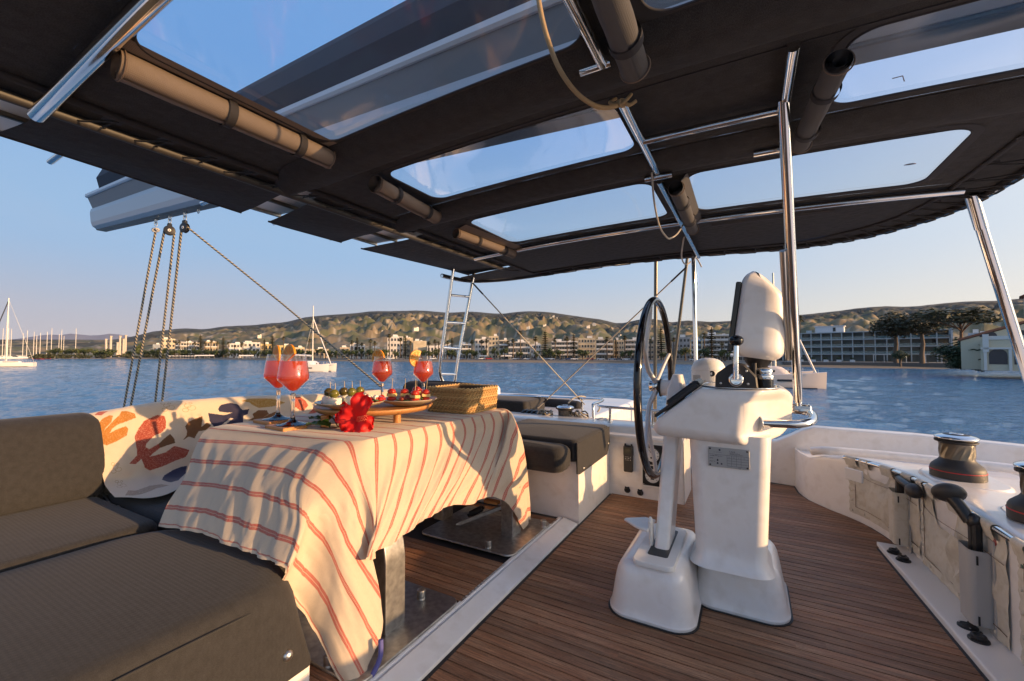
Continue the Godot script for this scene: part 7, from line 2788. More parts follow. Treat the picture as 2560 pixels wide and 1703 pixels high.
func tablecloth() -> void:
	var o := thing("tablecloth", "cream woven cloth with red stripes draped over the table, one corner hanging to the floor", "tablecloth")
	var rows := [
		[Vector3(-2.079, 0.412, -0.813), Vector3(-1.823, 0.436, -0.829), Vector3(-1.626, 0.431, -0.836), Vector3(-1.463, 0.422, -0.848), Vector3(-1.322, 0.409, -0.858), Vector3(-1.365, 0.325, -0.883), Vector3(-1.293, 0.172, -0.941), Vector3(-1.157, -0.033, -1.001)],
		[Vector3(-2.094, 0.437, -0.827), Vector3(-1.844, 0.461, -0.84), Vector3(-1.641, 0.458, -0.85), Vector3(-1.471, 0.447, -0.865), Vector3(-1.313, 0.433, -0.874), Vector3(-1.358, 0.344, -0.898), Vector3(-1.278, 0.198, -0.959), Vector3(-1.14, -0.019, -1.011)],
		[Vector3(-2.132, 0.511, -0.883), Vector3(-1.899, 0.531, -0.898), Vector3(-1.699, 0.539, -0.906), Vector3(-1.493, 0.529, -0.919), Vector3(-1.336, 0.512, -0.926), Vector3(-1.358, 0.442, -0.951), Vector3(-1.276, 0.32, -1.002), Vector3(-1.145, 0.062, -1.062)],
		[Vector3(-2.186, 0.581, -0.953), Vector3(-1.954, 0.598, -0.967), Vector3(-1.776, 0.608, -0.975), Vector3(-1.576, 0.608, -0.983), Vector3(-1.423, 0.589, -0.989), Vector3(-1.352, 0.53, -1.008), Vector3(-1.283, 0.405, -1.04), Vector3(-1.147, 0.134, -1.115)],
		[Vector3(-2.275, 0.654, -1.015), Vector3(-2.024, 0.668, -1.04), Vector3(-1.819, 0.681, -1.062), Vector3(-1.604, 0.68, -1.068), Vector3(-1.452, 0.66, -1.062), Vector3(-1.334, 0.561, -1.086), Vector3(-1.279, 0.456, -1.098), Vector3(-1.22, 0.335, -1.136)],
		[Vector3(-2.333, 0.721, -1.084), Vector3(-2.081, 0.725, -1.121), Vector3(-1.822, 0.726, -1.151), Vector3(-1.593, 0.731, -1.164), Vector3(-1.469, 0.731, -1.153), Vector3(-1.375, 0.645, -1.151), Vector3(-1.294, 0.539, -1.155), Vector3(-1.234, 0.351, -1.15)],
		[Vector3(-2.3, 0.748, -1.132), Vector3(-2, 0.75, -1.157), Vector3(-1.66, 0.751, -1.192), Vector3(-1.423, 0.751, -1.231), Vector3(-1.378, 0.737, -1.232), Vector3(-1.356, 0.652, -1.22), Vector3(-1.251, 0.492, -1.164), Vector3(-1.195, 0.361, -1.118)],
		[Vector3(-2.3, 0.748, -1.249), Vector3(-2, 0.75, -1.271), Vector3(-1.66, 0.751, -1.302), Vector3(-1.418, 0.751, -1.337), Vector3(-1.373, 0.737, -1.338), Vector3(-1.351, 0.652, -1.326), Vector3(-1.249, 0.501, -1.19), Vector3(-1.195, 0.377, -1.079)],
		[Vector3(-2.3, 0.748, -1.362), Vector3(-2, 0.75, -1.382), Vector3(-1.66, 0.751, -1.409), Vector3(-1.421, 0.751, -1.439), Vector3(-1.376, 0.737, -1.44), Vector3(-1.354, 0.652, -1.428), Vector3(-1.251, 0.506, -1.249), Vector3(-1.195, 0.387, -1.103)],
		[Vector3(-2.3, 0.748, -1.477), Vector3(-2, 0.75, -1.494), Vector3(-1.66, 0.751, -1.517), Vector3(-1.421, 0.751, -1.543), Vector3(-1.376, 0.737, -1.544), Vector3(-1.354, 0.652, -1.532), Vector3(-1.251, 0.502, -1.342), Vector3(-1.195, 0.38, -1.186)],
		[Vector3(-2.3, 0.748, -1.584), Vector3(-2, 0.75, -1.598), Vector3(-1.66, 0.751, -1.618), Vector3(-1.415, 0.751, -1.64), Vector3(-1.37, 0.737, -1.64), Vector3(-1.348, 0.652, -1.628), Vector3(-1.248, 0.506, -1.422), Vector3(-1.195, 0.387, -1.253)],
		[Vector3(-2.3, 0.748, -1.7), Vector3(-2, 0.75, -1.711), Vector3(-1.66, 0.751, -1.726), Vector3(-1.412, 0.751, -1.744), Vector3(-1.367, 0.737, -1.744), Vector3(-1.345, 0.652, -1.732), Vector3(-1.247, 0.512, -1.503), Vector3(-1.195, 0.397, -1.316)],
		[Vector3(-2.3, 0.748, -1.802), Vector3(-2, 0.75, -1.81), Vector3(-1.66, 0.751, -1.822), Vector3(-1.404, 0.751, -1.835), Vector3(-1.359, 0.737, -1.835), Vector3(-1.337, 0.652, -1.823), Vector3(-1.243, 0.519, -1.577), Vector3(-1.195, 0.41, -1.376)],
		[Vector3(-2.3, 0.748, -1.908), Vector3(-2, 0.75, -1.913), Vector3(-1.66, 0.751, -1.921), Vector3(-1.403, 0.751, -1.93), Vector3(-1.358, 0.737, -1.93), Vector3(-1.336, 0.652, -1.918), Vector3(-1.242, 0.519, -1.662), Vector3(-1.195, 0.411, -1.453)],
		[Vector3(-2.3, 0.748, -2.006), Vector3(-2, 0.75, -2.009), Vector3(-1.66, 0.751, -2.013), Vector3(-1.396, 0.751, -2.017), Vector3(-1.351, 0.737, -2.017), Vector3(-1.329, 0.652, -2.005), Vector3(-1.239, 0.523, -1.734), Vector3(-1.195, 0.418, -1.513)],
		[Vector3(-2.3, 0.748, -2.108), Vector3(-2, 0.75, -2.108), Vector3(-1.66, 0.751, -2.108), Vector3(-1.393, 0.751, -2.108), Vector3(-1.348, 0.737, -2.108), Vector3(-1.326, 0.652, -2.096), Vector3(-1.238, 0.517, -1.824), Vector3(-1.195, 0.407, -1.601)],
		[Vector3(-2.3, 0.748, -2.207), Vector3(-2, 0.75, -2.207), Vector3(-1.66, 0.751, -2.207), Vector3(-1.387, 0.751, -2.207), Vector3(-1.342, 0.737, -2.207), Vector3(-1.32, 0.652, -2.195), Vector3(-1.235, 0.496, -1.939), Vector3(-1.195, 0.369, -1.73)],
		[Vector3(-2.3, 0.748, -2.282), Vector3(-2, 0.75, -2.282), Vector3(-1.66, 0.751, -2.282), Vector3(-1.377, 0.751, -2.282), Vector3(-1.332, 0.737, -2.282), Vector3(-1.31, 0.652, -2.27), Vector3(-1.231, 0.497, -2.008), Vector3(-1.195, 0.371, -1.793)],
		[Vector3(-2.3, 0.745, -2.37), Vector3(-2, 0.745, -2.38), Vector3(-1.7, 0.745, -2.37), Vector3(-1.503, 0.741, -2.38), Vector3(-1.307, 0.737, -2.328), Vector3(-1.262, 0.633, -2.198), Vector3(-1.218, 0.5, -2.031), Vector3(-1.19, 0.366, -1.864)],
		[Vector3(-2.3, 0.66, -2.39), Vector3(-2, 0.66, -2.4), Vector3(-1.7, 0.66, -2.39), Vector3(-1.492, 0.62, -2.4), Vector3(-1.285, 0.581, -2.41), Vector3(-1.248, 0.512, -2.285), Vector3(-1.213, 0.424, -2.124), Vector3(-1.195, 0.336, -1.963)],
		[Vector3(-2.3, 0.56, -2.41), Vector3(-2, 0.56, -2.42), Vector3(-1.7, 0.56, -2.41), Vector3(-1.478, 0.48, -2.42), Vector3(-1.256, 0.4, -2.42), Vector3(-1.228, 0.361, -2.329), Vector3(-1.206, 0.31, -2.213), Vector3(-1.2, 0.259, -2.096)],
		[Vector3(-2.3, 0.47, -2.43), Vector3(-2, 0.47, -2.44), Vector3(-1.7, 0.47, -2.43), Vector3(-1.472, 0.345, -2.44), Vector3(-1.244, 0.22, -2.43), Vector3(-1.221, 0.203, -2.365), Vector3(-1.205, 0.182, -2.282), Vector3(-1.205, 0.16, -2.199)],
		[Vector3(-2.3, 0.4, -2.45), Vector3(-2, 0.4, -2.46), Vector3(-1.7, 0.4, -2.45), Vector3(-1.472, 0.237, -2.46), Vector3(-1.244, 0.074, -2.44), Vector3(-1.222, 0.065, -2.402), Vector3(-1.208, 0.053, -2.353), Vector3(-1.21, 0.041, -2.304)]
	]
	var wr := noise(501, 1.0, 3)
	var fold := noise(502, 1.0, 2)
	var b := MB.new()
	patch(rows, 9, 12, b, func(p: Vector3, s: float, t: float) -> Vector3:
		var front := smoothstep(4.0, 4.6, t) if s > 5.0 else smoothstep(3.6, 4.8, t)
		var near := (1.0 - smoothstep(4.3, 5.0, s)) * (1.0 - 0.6 * front)
		var q := p
		# pleats run down the near end, faint waves run down the long side
		q.z += near * (0.010 * fold.get_noise_2d(t * 2.3 + s * 0.25, s * 0.16) + 0.005 * fold.get_noise_2d(t * 7.0 - s * 0.5, s * 0.3)) * smoothstep(5.2, 4.4, s)
		q.x += front * (0.012 * fold.get_noise_2d(s * 0.9 + t * 0.5, 40.0 + t * 0.3) + 0.004 * wr.get_noise_2d(s * 3.0, t * 1.5)) * smoothstep(4.3, 5.6, t)
		q.y += (1.0 - front) * (1.0 - near) * 0.0018 * wr.get_noise_2d(s * 3.0, t * 3.0)
		if s < 4.0 and t > 4.0:
			# the hanging corner falls in folds
			var w := smoothstep(4.0, 5.2, t) * smoothstep(4.2, 2.6, s)
			q += Vector3(0.75, 0, 0.65) * (0.022 * sin(t * 2.9 + s * 0.45 + 0.6) * w)
		return q, func(s: float, t: float) -> Vector2: return Vector2(t * 2.6, s + 0.75))
	var img := picture(512, 512, func(x: int, y: int) -> Color:
		var wx := x % 8
		var wy := y % 8
		var over := ((x / 8 + y / 8) % 2) == 0
		var k := 0.90 + 0.10 * (sin((wx + 0.5) / 8.0 * PI) if over else sin((wy + 0.5) / 8.0 * PI)) - 0.05 * float((x * 7 + y * 13) % 11) / 11.0
		var slub := wr.get_noise_2d(x * 0.012 + 300.0, y * 0.35) * 0.07 + wr.get_noise_2d(x * 0.35, y * 0.012 + 90.0) * 0.07
		var c := Color(0.875, 0.80, 0.705) * (k + slub)
		var d := absf(y - 128.0)
		if d < 50.0:
			var yarn_on := ((x + (8 if y > 128 else 0)) % 24) < 17
			if d > 3.0 and yarn_on and d < 47.0:
				c = Color(0.74, 0.15, 0.10) * (0.84 + 0.16 * sin((y % 8 + 0.5) / 8.0 * PI) + slub)
		return c)
	var m := mat(lin(0.93, 0.93, 0.93), 0.9)
	m.albedo_texture = tex(img)
	var h: Image = img.duplicate()
	h.convert(Image.FORMAT_L8)
	h.convert(Image.FORMAT_RGB8)
	h.bump_map_to_normal_map(2.2)
	m.normal_enabled = true
	m.normal_texture = tex(h)
	m.normal_scale = 0.55
	m.backlight_enabled = true
	m.backlight = lin(0.22, 0.15, 0.09)
	m.rim_enabled = true
	m.rim = 0.4
	obj("cloth", b, m, o)
	# blue hem of the underside that shows at the corner
	var hem := MB.new()
	hem.tube(cat([Vector3(-1.112, 0.129, -1.072), Vector3(-1.106, 0.081, -1.066), Vector3(-1.114, 0.038, -1.046), Vector3(-1.127, 0.007, -1.022), Vector3(-1.152, -0.033, -1.005)]), 0.0085, 8)
	obj("blue_hem", hem, mat(lin(0.10, 0.10, 0.30), 0.9), o)
	# golden tassel at the far corner
	var t := thing("tassel", "golden yellow tassel hanging from the far corner of the striped cloth", "tassel", Vector3(-1.2, 0.011, -2.306))
	var gold := mat(lin(0.33, 0.20, 0.045), 0.85)
	b = MB.new()
	b.lathe([Vector2(0.004, 0.012), Vector2(0.006, 0.006), Vector2(0.006, -0.004), Vector2(0.017, -0.014), Vector2(0.0205, -0.028), Vector2(0.018, -0.044), Vector2(0.0145, -0.05)], 18)
	obj("head", b, gold, t)
	b = MB.new()
	b.lathe([Vector2(0.0155, -0.046), Vector2(0.018, -0.049), Vector2(0.0155, -0.053)], 18)
	obj("wrap", b, gold, t)
	b = MB.new()
	for k in 110:
		var a := k * 2.39996
		var q := sqrt((k + 0.5) / 110.0)
		var r0 := 0.015 * q
		var r1 := 0.042 * q
		b.tube([Vector3(cos(a) * r0, -0.050, sin(a) * r0), Vector3(cos(a) * lerpf(r0, r1, 0.75), -0.085, sin(a) * lerpf(r0, r1, 0.75)), Vector3(cos(a) * r1, -0.128 - 0.008 * rng.randf(), sin(a) * r1)], 0.0017, 5, false)
	obj("fringe", b, gold, t)


func blanket() -> void:
	var o := thing("bird_blanket", "cream throw printed with red, orange and navy birds hung over the seat back", "blanket")
	var rows := [
		[Vector3(-3.16, 0.764, -0.866), Vector3(-3.02, 0.784, -0.866), Vector3(-2.955, 0.671, -0.875), Vector3(-2.875, 0.547, -0.876), Vector3(-2.8, 0.45, -0.87), Vector3(-2.624, 0.428, -0.854)],
		[Vector3(-3.16, 0.779, -0.992), Vector3(-3.02, 0.799, -0.992), Vector3(-2.955, 0.67, -1.004), Vector3(-2.875, 0.537, -1.017), Vector3(-2.8, 0.437, -1.013), Vector3(-2.453, 0.428, -0.963)],
		[Vector3(-3.16, 0.796, -1.173), Vector3(-3.02, 0.816, -1.173), Vector3(-2.955, 0.686, -1.189), Vector3(-2.875, 0.555, -1.198), Vector3(-2.8, 0.429, -1.199), Vector3(-2.6, 0.43, -1.199)],
		[Vector3(-3.16, 0.794, -1.426), Vector3(-3.02, 0.814, -1.426), Vector3(-2.955, 0.686, -1.455), Vector3(-2.875, 0.564, -1.476), Vector3(-2.8, 0.445, -1.487), Vector3(-2.6, 0.43, -1.487)],
		[Vector3(-3.16, 0.786, -1.756), Vector3(-3.02, 0.806, -1.756), Vector3(-2.955, 0.697, -1.79), Vector3(-2.875, 0.588, -1.815), Vector3(-2.8, 0.482, -1.827), Vector3(-2.6, 0.43, -1.827)],
		[Vector3(-3.16, 0.759, -2.349), Vector3(-3.02, 0.779, -2.349), Vector3(-2.955, 0.688, -2.377), Vector3(-2.875, 0.602, -2.372), Vector3(-2.8, 0.524, -2.37), Vector3(-2.6, 0.43, -2.37)],
		[Vector3(-3.16, 0.747, -2.922), Vector3(-3.02, 0.767, -2.922), Vector3(-2.955, 0.694, -2.935), Vector3(-2.875, 0.638, -2.907), Vector3(-2.8, 0.579, -2.882), Vector3(-2.6, 0.43, -2.882)],
		[Vector3(-3.16, 0.739, -3.2), Vector3(-3.02, 0.759, -3.2), Vector3(-2.955, 0.699, -3.188), Vector3(-2.875, 0.648, -3.147), Vector3(-2.8, 0.597, -3.121), Vector3(-2.6, 0.43, -3.121)]
	]
	var b := MB.new()
	var fold := noise(511, 1.0, 3)
	patch(rows, 12, 9, b, func(p: Vector3, s: float, t: float) -> Vector3:
		return p + Vector3(0.012, 0.004, 0.0) * fold.get_noise_2d(s * 1.6, t * 1.1), func(s: float, t: float) -> Vector2: return Vector2(s / 7.0, t / 5.0))
	var shapes := [
		[Color(0.36, 0.055, 0.03), [113, 621, 151, 566, 157, 499, 164, 432, 189, 376, 214, 332, 258, 309, 283, 321, 283, 365, 277, 410, 258, 443, 233, 454, 214, 476, 195, 499, 189, 521, 201, 543, 239, 521, 239, 554, 214, 577, 195, 599, 214, 599, 252, 599, 283, 566, 302, 588, 321, 621, 308, 666, 277, 677, 233, 699, 189, 710, 170, 677, 164, 621, 164, 599, 138, 632]],
		[Color(0.17, 0.075, 0.025), [239, 521, 283, 465, 289, 510, 289, 543, 239, 554]],
		[Color(0.45, 0.17, 0.02), [25, 298, 50, 265, 88, 243, 101, 254, 88, 298, 57, 332, 44, 354, 94, 298, 132, 254, 145, 220, 164, 231, 189, 265, 189, 298, 157, 309, 119, 321, 88, 343, 69, 376, 107, 354, 145, 343, 151, 365, 138, 410, 88, 443, 38, 465, 13, 443, 13, 398]],
		[Color(0.03, 0.028, 0.075), [409, 332, 403, 398, 409, 465, 428, 454, 465, 398, 472, 410, 447, 443, 447, 465, 465, 488, 491, 465, 503, 398, 516, 387, 528, 343, 509, 343, 503, 287, 484, 265, 453, 276, 440, 309, 440, 332, 478, 354, 453, 365, 434, 354]],
		[Color(0.20, 0.085, 0.025), [314, 532, 327, 499, 333, 465, 333, 421, 346, 387, 371, 365, 390, 354, 384, 398, 377, 443, 396, 410, 403, 443, 384, 476, 365, 476, 346, 532, 333, 510]],
		[Color(0.03, 0.03, 0.08), [214, 822, 233, 777, 264, 744, 289, 733, 308, 733, 296, 799, 252, 889, 226, 889, 220, 866]],
		[Color(0.40, 0.29, 0.20), [38, 967, 69, 889, 94, 900, 157, 866, 195, 877, 208, 922, 164, 911, 107, 944, 63, 967]],
		[Color(0.45, 0.25, 0.05), [516, 254, 541, 231, 579, 243, 597, 265, 610, 309, 597, 332, 579, 343, 553, 343, 541, 309, 535, 276]],
		[Color(0.22, 0.09, 0.025), [509, 454, 528, 432, 528, 398, 547, 365, 566, 376, 566, 421, 547, 454, 585, 398, 579, 443, 553, 476, 535, 476]],
		[Color(0.46, 0.08, 0.04), [629, 254, 642, 243, 648, 298, 648, 365, 635, 432, 629, 421, 623, 376, 610, 421]],
		[Color(0.5, 0.085, 0.04), [635, 499, 654, 421, 673, 387, 679, 421, 667, 510]],
		[Color(0.46, 0.08, 0.05), [25, 209, 57, 153, 94, 187, 50, 231]],
	]
	var w := 1280
	var h := 400
	var wv := noise(512, 0.4, 2)
	var img := picture(w, h, func(x: int, y: int) -> Color:
		var k := 0.93 + 0.06 * wv.get_noise_2d(x * 1.3, y * 0.8) + (0.03 if (x / 2 + y / 2) % 2 else 0.0)
		return Color(0.86, 0.79, 0.70) * k)
	for s: Array in shapes:
		var pts := PackedVector2Array()
		var lo := Vector2(1e9, 1e9)
		var hi := -lo
		for i in range(0, s[1].size(), 2):
			var p := Vector2(s[1][i] * 0.001 * w, s[1][i + 1] * 0.001 * h)
			pts.append(p)
			lo = lo.min(p)
			hi = hi.max(p)
		for y in range(maxi(0, int(lo.y)), mini(h, int(hi.y) + 2)):
			for x in range(maxi(0, int(lo.x)), mini(w, int(hi.x) + 2)):
				if Geometry2D.is_point_in_polygon(Vector2(x + 1.6 * wv.get_noise_2d(x * 0.7, y), y + 1.6 * wv.get_noise_2d(x, y * 0.7 + 50)), pts):
					var dot: bool = wv.get_noise_2d(x * 2.4, y * 2.4) > 0.42 and s[0].r > 0.3
					var c: Color = s[0].linear_to_srgb()
					img.set_pixel(x, y, Color(0.86, 0.76, 0.66) if dot else c * (0.92 + 0.12 * wv.get_noise_2d(x, y)))
	# thin drawn sprigs on the left
	for q: Array in [[0.055, 0.64], [0.06, 0.80], [0.36, 0.26], [0.30, 0.24]]:
		for k in 260:
			var a := k * TAU / 52.0
			var r: float = [0.010, 0.007, 0.012, 0.005, 0.009][k / 52]
			var off: Vector2 = [Vector2.ZERO, Vector2(-0.008, -0.03), Vector2(0.01, 0.02), Vector2(0.012, -0.025), Vector2(-0.01, 0.035)][k / 52]
			var p := Vector2((q[0] + off.x + cos(a) * r) * w, (q[1] + off.y + sin(a) * r * 1.6) * h)
			if p.x > 1 and p.y > 1 and p.x < w - 2 and p.y < h - 2:
				img.set_pixel(int(p.x), int(p.y), Color(0.52, 0.38, 0.20))
	var m := mat(lin(0.92, 0.92, 0.92), 0.92)
	m.albedo_texture = tex(img)
	m.texture_repeat = false
	m.rim_enabled = true
	m.rim = 0.4
	obj("cloth", b, m, o)


func drinks() -> void:
	var glass := mat(Color(0.95, 0.97, 1.0, 0.012), 0.03)
	glass.transparency = BaseMaterial3D.TRANSPARENCY_ALPHA
	var solid := mat(Color(1, 1, 1, 0.0), 0.02)
	solid.refraction_enabled = true
	solid.refraction_scale = 0.05
	var drink := mat(lin(0.90, 0.13, 0.008, 0.30), 0.03)
	drink.refraction_enabled = true
	drink.refraction_scale = 0.033
	drink.backlight_enabled = true
	drink.backlight = lin(0.85, 0.10, 0.006)
	var ice := mat(lin(0.9, 0.35, 0.2, 0.18), 0.04)
	ice.transparency = BaseMaterial3D.TRANSPARENCY_ALPHA
	var peel := mat(lin(0.72, 0.27, 0.01), 0.5)
	var flesh := mat(lin(0.82, 0.33, 0.012), 0.35)
	flesh.backlight_enabled = true
	flesh.backlight = lin(0.6, 0.25, 0.01)
	var pith := mat(lin(0.78, 0.56, 0.20), 0.6)
	var b := MB.new()
	b.lathe([Vector2(0.0115, 0.150), Vector2(0.02, 0.162), Vector2(0.045, 0.19), Vector2(0.066, 0.21), Vector2(0.0705, 0.222), Vector2(0.069, 0.24), Vector2(0.062, 0.29), Vector2(0.0535, 0.335), Vector2(0.0525, 0.3358), Vector2(0.0518, 0.335), Vector2(0.0605, 0.29), Vector2(0.0675, 0.24), Vector2(0.0688, 0.222), Vector2(0.064, 0.211), Vector2(0.043, 0.191), Vector2(0.018, 0.164), Vector2(0.0, 0.158)], 48)
	var bowl := b.mesh()
	b = MB.new()
	b.lathe([Vector2(0.0, 0.0), Vector2(0.067, 0.0), Vector2(0.070, 0.0015), Vector2(0.069, 0.004), Vector2(0.045, 0.0085), Vector2(0.025, 0.014), Vector2(0.013, 0.024), Vector2(0.0092, 0.04), Vector2(0.0085, 0.07), Vector2(0.0092, 0.12), Vector2(0.0112, 0.148), Vector2(0.0, 0.1525)], 40)
	var stem := b.mesh()
	b = MB.new()
	b.lathe([Vector2(0.0, 0.160), Vector2(0.0172, 0.1655), Vector2(0.042, 0.1925), Vector2(0.0628, 0.2118), Vector2(0.0678, 0.2222), Vector2(0.0665, 0.24), Vector2(0.0592, 0.292), Vector2(0.0575, 0.303), Vector2(0.0575, 0.303), Vector2(0.0, 0.3035)], 40)
	var liquid := b.mesh()
	b = MB.new()
	b.box(Vector3.ZERO, Vector3(0.034, 0.034, 0.034), 0.006, Basis(Vector3(1, 1, 0.3).normalized(), 0.7))
	var cube := b.mesh()
	var spots := [Vector3(-1.905, 0.7665, -1.264), Vector3(-2.135, 0.7665, -1.335), Vector3(-2.22, 0.78, -2.13), Vector3(-1.971, 0.78, -2.269)]
	var words := ["nearest stemmed glass of red orange drink on the front wooden board", "stemmed glass of red orange drink just behind the nearest glass", "stemmed glass of red orange drink standing between the two plates, farther back", "stemmed glass of red orange drink standing left of the wicker basket"]
	var turns := [2.75, 2.6, 2.9, 4.2]
	for k in 4:
		var p: Vector3 = spots[k]
		if k > 1:
			p.y = 0.752
		var o := thing("drink_glass", words[k], "glass", p, 0.0, "glasses of red drink on the table")
		put("stem", stem, solid, o)
		put("bowl", bowl, glass, o)
		put("drink", liquid, drink, o)
		for i in 3:
			var c := put("ice_cube", cube, ice, o)
			c.position = Vector3([0.02, -0.022, 0.004][i], [0.278, 0.268, 0.245][i], [0.012, -0.01, -0.022][i])
			c.rotation = Vector3(i, i * 2.0, 0.5 * i)
		# orange slice hooked over the rim
		var s := thing("orange_slice", ["half slice of orange on the rim of the nearest glass", "half slice of orange on the rim of the glass behind the nearest one", "half slice of orange on the rim of the glass between the plates", "half slice of orange in the glass left of the wicker basket"][k], "orange slice", p + Vector3(cos(turns[k]) * 0.040, 0.326 if k != 3 else 0.322, -sin(turns[k]) * 0.040 + 0.012), turns[k] + 0.25, "orange slices on the glasses")
		var pts := PackedVector2Array()
		for i in 19:
			var a := lerpf(-0.25, PI + 0.25, i / 18.0)
			pts.append(Vector2(cos(a) * 0.046, sin(a) * 0.046))
		b = MB.new()
		b.prism(pts, -0.004, 0.004, Transform3D(), 0.001)
		obj("peel", b, peel, s)
		pts.clear()
		for i in 19:
			var a := lerpf(-0.2, PI + 0.2, i / 18.0)
			pts.append(Vector2(cos(a) * 0.0425, sin(a) * 0.0425))
		b = MB.new()
		b.prism(pts, -0.0045, 0.0045)
		obj("pith", b, pith, s)
		for i in 5:
			var a0 := -0.12 + i * (PI + 0.24) / 5.0 + 0.04
			var a1 := -0.12 + (i + 1) * (PI + 0.24) / 5.0 - 0.04
			var wedge := PackedVector2Array([Vector2(cos((a0 + a1) * 0.5), sin((a0 + a1) * 0.5)) * 0.006])
			for j in 6:
				var a := lerpf(a0, a1, j / 5.0)
				wedge.append(Vector2(cos(a) * 0.0395, sin(a) * 0.0395))
			b = MB.new()
			b.prism(wedge, -0.0055, 0.0055, Transform3D(), 0.001)
			obj("segment", b, flesh, s)
		s.scale = Vector3.ONE * 1.28
		s.rotation.z = [-0.45, 0.35, -0.25, -1.2][k]
	for k in 2:
		var o := thing("drink_board", ["small wooden board under the nearest glass", "small wooden board under the second glass"][k], "board", [Vector3(-1.922, 0.7545, -1.243), Vector3(-2.15, 0.7545, -1.315)][k], [-0.08, -0.1][k])
		b = MB.new()
		b.box(Vector3(0, 0.0035, 0), Vector3(0.165, 0.017, 0.115), 0.0025)
		obj("board", b, M.oak, o)


func food() -> void:
	var c := Vector3(-1.752, 0.83, -1.633)
	c.y = 0.0
	var o := thing("serving_stand", "round wooden serving stand on short legs that carries the two plates", "serving stand")
	var b := MB.new()
	b.lathe([Vector2(0, 0.805), Vector2(0.25, 0.805), Vector2(0.285, 0.812), Vector2(0.300, 0.824), Vector2(0.302, 0.834), Vector2(0.296, 0.838), Vector2(0.285, 0.834), Vector2(0.275, 0.830), Vector2(0.0, 0.829)], 56, Transform3D(Basis(), c))
	obj("board", b, M.oak, o)
	for p: Vector3 in [Vector3(-1.585, 0.75, -1.625), Vector3(-2.05, 0.75, -1.58), Vector3(-1.80, 0.75, -1.36)]:
		b = MB.new()
		b.tube([p, p + Vector3(0, 0.057, 0)], 0.019, 16)
		obj("leg", b, M.oak, o)
	var clay := mat(lin(0.44, 0.35, 0.245), 0.35)
	var glaze := mat(lin(0.22, 0.31, 0.31), 0.2)
	var pl := [Vector3(-1.744, 0.85, -1.465), Vector3(-1.58, 0.85, -1.705)]
	var rad := [0.165, 0.148]
	for k in 2:
		var p: Vector3 = pl[k]
		p.y = 0.8375
		pl[k] = p
		var q := thing("plate", ["left stoneware plate with olive and white cheese bites", "right stoneware plate with tomato and yellow cheese skewers"][k], "plate", p, 0.0, "stoneware plates on the stand")
		var r: float = rad[k]
		b = MB.new()
		b.lathe([Vector2(0, 0.0), Vector2(r * 0.55, 0.0), Vector2(r * 0.6, 0.004), Vector2(r * 0.9, 0.018), Vector2(r, 0.028), Vector2(r * 1.003, 0.031), Vector2(r * 0.99, 0.032), Vector2(r * 0.985, 0.0315)], 56)
		obj("body", b, clay, q)
		b = MB.new()
		b.lathe([Vector2(r * 0.986, 0.0316), Vector2(r * 0.88, 0.0235), Vector2(r * 0.6, 0.010), Vector2(0, 0.008)], 56, Transform3D(), false)
		obj("glaze", b, glaze if k == 0 else clay, q)
	var feta := mat(lin(0.80, 0.76, 0.68), 0.6)
	feta.subsurf_scatter_enabled = true
	feta.subsurf_scatter_strength = 0.2
	var cheese := mat(lin(0.72, 0.52, 0.20), 0.5)
	var tomato := mat(lin(0.46, 0.030, 0.012), 0.2)
	var olive := mat(lin(0.14, 0.13, 0.018), 0.18)
	var dolive := mat(lin(0.075, 0.055, 0.012), 0.18)
	var leaf := mat(lin(0.06, 0.12, 0.018), 0.4)
	var stick := mat(lin(0.62, 0.45, 0.24), 0.7)
	var crumb := func(at: Vector3, size: Vector3, sd: int, m: Material, parent: Node3D) -> void:
		var nz := noise(sd, 1.0, 2)
		var mb := MB.new()
		mb.grid(20, 14, func(u: float, v: float) -> Vector3:
			var th := PI * v
			var d := Vector3(sin(th) * cos(u * TAU), cos(th), sin(th) * sin(u * TAU))
			var e := Vector3(signf(d.x) * pow(absf(d.x), 0.55), signf(d.y) * pow(absf(d.y), 0.55), signf(d.z) * pow(absf(d.z), 0.55))
			return at + e * size * (0.5 + 0.12 * nz.get_noise_3d(d.x * 2.5, d.y * 2.5, d.z * 2.5)), true)
		obj("cheese", mb, m, parent)
	var pa: Vector3 = pl[0]
	var bites := [[Vector3(-0.085, 0.03, 0.058), 0], [Vector3(-0.012, 0.028, 0.085), 1], [Vector3(-0.055, 0.03, -0.005), 0], [Vector3(0.045, 0.034, 0.03), 1], [Vector3(0.005, 0.032, -0.055), 1]]
	var nm := ["leftmost", "front", "back left", "right", "farthest"]
	for k in bites.size():
		var p: Vector3 = pa + bites[k][0]
		var q := thing("olive_bite", "%s bite of white cheese with %s olive on a pick, left plate" % [nm[k], "dark" if bites[k][1] == 0 else "green"], "canape", p, 0.0, "olive and cheese bites")
		crumb.call(Vector3(0, 0.004, 0), Vector3(0.062, 0.048, 0.055), 600 + k, feta, q)
		b = MB.new()
		b.lathe([Vector2(0.0, -0.022), Vector2(0.013, -0.020), Vector2(0.0205, -0.010), Vector2(0.0225, 0.002), Vector2(0.0195, 0.013), Vector2(0.010, 0.0205), Vector2(0.0045, 0.021), Vector2(0.004, 0.012), Vector2(0, 0.012)], 20, Transform3D(Basis(Vector3(0.4, 0, 1).normalized(), 1.3 + k * 0.3), Vector3(0.004, 0.046, 0.006)))
		obj("olive", b, dolive if bites[k][1] == 0 else olive, q)
		b = MB.new()
		b.tube([Vector3(0.004, 0.02, 0.0), Vector3(0.006 - 0.002 * k, 0.098, 0.0)], 0.0018, 6, true, 0.0012)
		obj("pick", b, stick, q)
	var q2 := thing("tomato_salad", "red tomato salad with white cheese crumbs at the back of the left plate", "salad", pa, 0.0)
